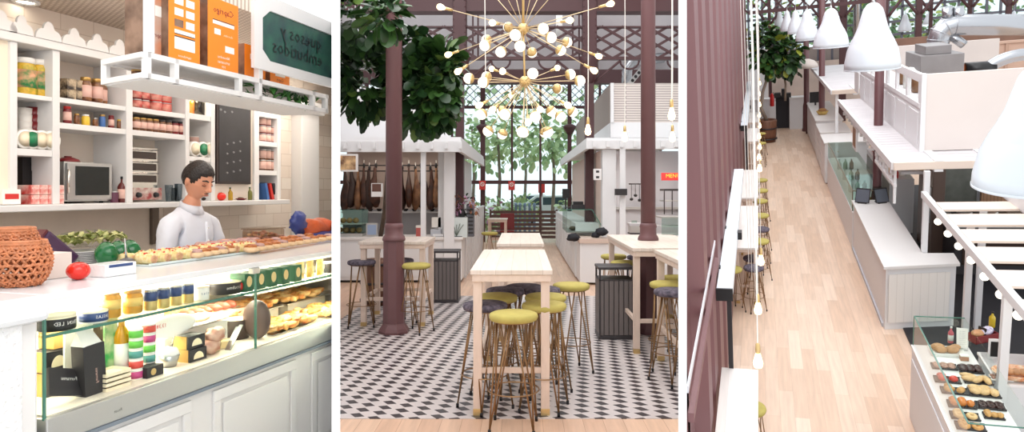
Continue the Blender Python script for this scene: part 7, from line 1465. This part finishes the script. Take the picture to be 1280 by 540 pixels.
food_tray('tray of glossy amber buns under the glass', 1202, 506.5, [('amber_bun', 5, AMB, .028, (1, .9, .8), 0)]); food_tray('tray of dark chocolate rings under the glass', 1238, 508.5, [('chocolate_ring', 6, CHOC, .026, (1, 1, .5), 1)]); food_tray('tray of sugared doughnuts under the glass', 1206, 521, [('doughnut', 3, PALEP, .034, (1, 1, .5), 1)]); food_tray('tray of small nut cakes near the glass front edge', 1242, 521, [('nut_cake', 4, GOLDP, .022, (1, 1, .8), 0)], .12, .07); food_tray('nearest tray of doughnuts at the bottom of the picture', 1213, 534, [('doughnut', 3, GOLDP, .034, (1, 1, .5), 1)])
p = g3(1180, 441, ZK); t = thing('bread_tray', 'white tray with round loaves at the far end of the pastry case', 'tray of bread', (p.x+.02, p.y, ZK+.001)); MB().box((-.17, -.11, 0), (.19, .1, .02)).build('tray', PLASTW, t, .006); MB().box((-.17, -.11, .02), (.19, -.1, .04)).box((-.17, .09, .02), (.19, .1, .04)).box((-.17, -.11, .02), (-.16, .1, .04)).build('tray_rim', PLASTW, t)
LOAF = m_('crusty_loaf', (206, 156, 110), rough=.6, noise=(16, .3))
for x, y, r in ((-.08, .02, .06), (-.06, -.05, .055), (.05, -.03, .06), (.1, .04, .045)): MB().ball((x, y, .06), r, 14, 8, sc=(1.2, .9, .7), fn=lambda d_: 1+.06*math.sin(7*d_.x+6*d_.y)).build('loaf', LOAF, t)
p = g3(1188, 430, ZK); bottle('pink_bottle', 'pink and white squeeze bottle by the round loaves', 'bottle', (p.x, p.y, ZK+.02), .03, .2, m_('pink_plastic', (224, 110, 120), rough=.3), PLASTW, PLASTW)
p = g3(1203, 440, ZK); t = thing('menu_card', 'white printed menu card standing in the pastry case', 'menu card', (p.x, p.y, ZK+.02)); MB().extr([(-.06, 0, .03), (.05, 0, .03), (.06, .06, .24), (-.055, .06, .25)], (0, .004, 0)).build('card', PAPER, t); g = MB()
for k in range(8): z = .07+k*.02; y = -.002+(z-.03)/.21*.06; g.text('pan y dulces', (0, y-.003, z), (1, 0, 0), (0, .27, .96), .009)
g.build('lettering', m_('grey_ink', (140, 140, 146), rough=.6), t); MB().box((-.05, -.01, 0), (.05, .03, .03)).build('holder', CLEAR, t)
p = g3(1205, 450, ZK); t = carton('sweet_box', 'small clear box of brown sweets below the menu card', 'box', (p.x, p.y, ZK+.002), (.08, .06, .05), [m_('brown_sweets', (190, 140, 108), rough=.4)])
MB().box((-.041, -.031, .05), (.041, .031, .062)).build('white_lid', PAPER, t)
p = g3(1228, 428, ZK); t = thing('red_crate', 'dark red crate with bread and a purple wrapped loaf behind the menu card', 'crate', (p.x, p.y, ZK+.03), .5)
for a, b in (((-.15, -.07, 0), (.15, .07, .012)), ((-.15, -.07, 0), (.15, -.06, .09)), ((-.15, .06, 0), (.15, .07, .09)), ((-.15, -.07, 0), (-.14, .07, .09)), ((.14, -.07, 0), (.15, .07, .09))): MB().box(a, b).build('crate_side', m_('dark_red_crate', (130, 44, 46), rough=.4), t)
MB().ball((-.07, 0, .1), .07, 14, 8, sc=(1.1, .8, .6)).build('bread', LOAF, t); MB().ball((.05, 0, .11), .08, 16, 10, sc=(1.2, .7, .6), M=RZ(.3)).build('wrapped_loaf', m_('purple_wrap', (150, 140, 190), rough=.3, noise=(30, .6), col2=(230, 226, 236)), t); MB().box((-.02, -.05, .06), (.0, .05, .16)).build('divider', BLACK, t)
p = g3(1243, 413, ZK); bottle('oil_bottle', 'small bottle of yellow oil with black cap behind the red crate', 'bottle', (p.x, p.y+.1, ZK), .035, .2, m_('yellow_oil', (206, 180, 50), rough=.1), BLACK)
p = g3(1247, 437, ZK); t = thing('orange_basket', 'orange and white woven tray with rolls right of the red crate', 'basket', (min(p.x, 2.5), 7.75, .935)); MB().lathe([(.13, 0), (.19, .07), (.18, .075), (.12, .01), (.001, .01)], n=24, sx=1.2, sy=.8).build('tray', mat('orange_weave', (214, 120, 50), .5, noise=(18, .6), col2=(240, 220, 190)), t)
for k in range(5): MB().ball((-.12+.06*k, 0, .06), .05, 12, 8, sc=(.9, 1, .7)).build('roll', LOAF, t)
p = Vector((2.42, 8.15, .93)); t = thing('small_blackboard', 'small white framed blackboard standing beside the oil bottle', 'sign', p); MB().box((-.07, 0, 0), (.07, .015, .24)).build('frame', WHITE, t, .002); MB().box((-.05, -.003, .03), (.05, 0, .21)).build('slate', BLACK, t)
p = Vector((2.35, 7.7, .935)); t = thing('sweet_tray', 'flat white tray of small pinkish biscuits on the marble shelf', 'tray', p); MB().box((-.1, -.06, 0), (.1, .06, .01)).build('tray', PAPER, t, .003)
for k in range(8): MB().ball((-.075+.05*(k % 4), -.025+.05*(k//4), .02), .022, 8, 6, sc=(1, 1, .5)).build('biscuit', BISC, t)
t = carton('magenta_packet', 'small magenta packet at the right edge on the marble shelf', 'packet', (2.75, 8.1, .935), (.06, .1, .12), [m_('magenta', (206, 50, 120), rough=.4)]); MB().ball((.0, -.1, .04), .05, 10, 8, sc=(.8, 1, .8)).build('sweets', BISC, t)

zone(3)
area('long_hall_overhead_fill', (2.0, 12, 8.5), 6, 170, (1, .97, .95), sy=9)  # added overhead fill to lift the oak floor, no roof window there
area('long_hall_overhead_fill_far', (2.5, 23, 8.5), 6, 220, (1, .97, .95), sy=9)  # second added overhead fill, for the far end of the long hall
area('long_hall_side_light', (-.2, 13, 7.2), 2.5, 400, (.96, .98, 1), rot=(0, -.8, 0), sy=14)

# ------------------------------------------------------------ whatever reaches into a partition wall ends inside it
bpy.context.view_layer.update()
LIM = {1: [(+1, 415.4)], 2: [(-1, 424.4), (+1, 848.8)], 3: [(-1, 857.6)]}
SKIP = {'wall_left', 'wall_right'}
for o in list(COL.objects):
    if o.type != 'MESH' or o.name in SKIP or o.name not in ZO: continue
    mw = o.matrix_world; mods = [m.type for m in o.modifiers]
    for side, px in LIM[ZO[o.name]]:
        n = Vector((side, -side*(px-PX)/F, 0))
        ds = [n.dot(mw @ v.co) for v in o.data.vertices]
        if not ds or max(ds) <= 0: continue
        if min(ds) >= 0:
            for c in kids(o): c.parent = o.parent
            bpy.data.objects.remove(o, do_unlink=True); break
        if o.data.users > 1: o.data = o.data.copy()
        bm = bmesh.new(); bm.from_mesh(o.data); inv = mw.inverted()
        co = inv @ Vector((0, 0, 0)); no = (mw.to_3x3().transposed() @ n).normalized()
        bmesh.ops.bisect_plane(bm, geom=bm.verts[:]+bm.edges[:]+bm.faces[:], plane_co=co, plane_no=no, clear_outer=True)
        bm.to_mesh(o.data); bm.free()
for o in list(COL.objects):
    if o.type == 'EMPTY' and not kids(o): bpy.data.objects.remove(o, do_unlink=True)
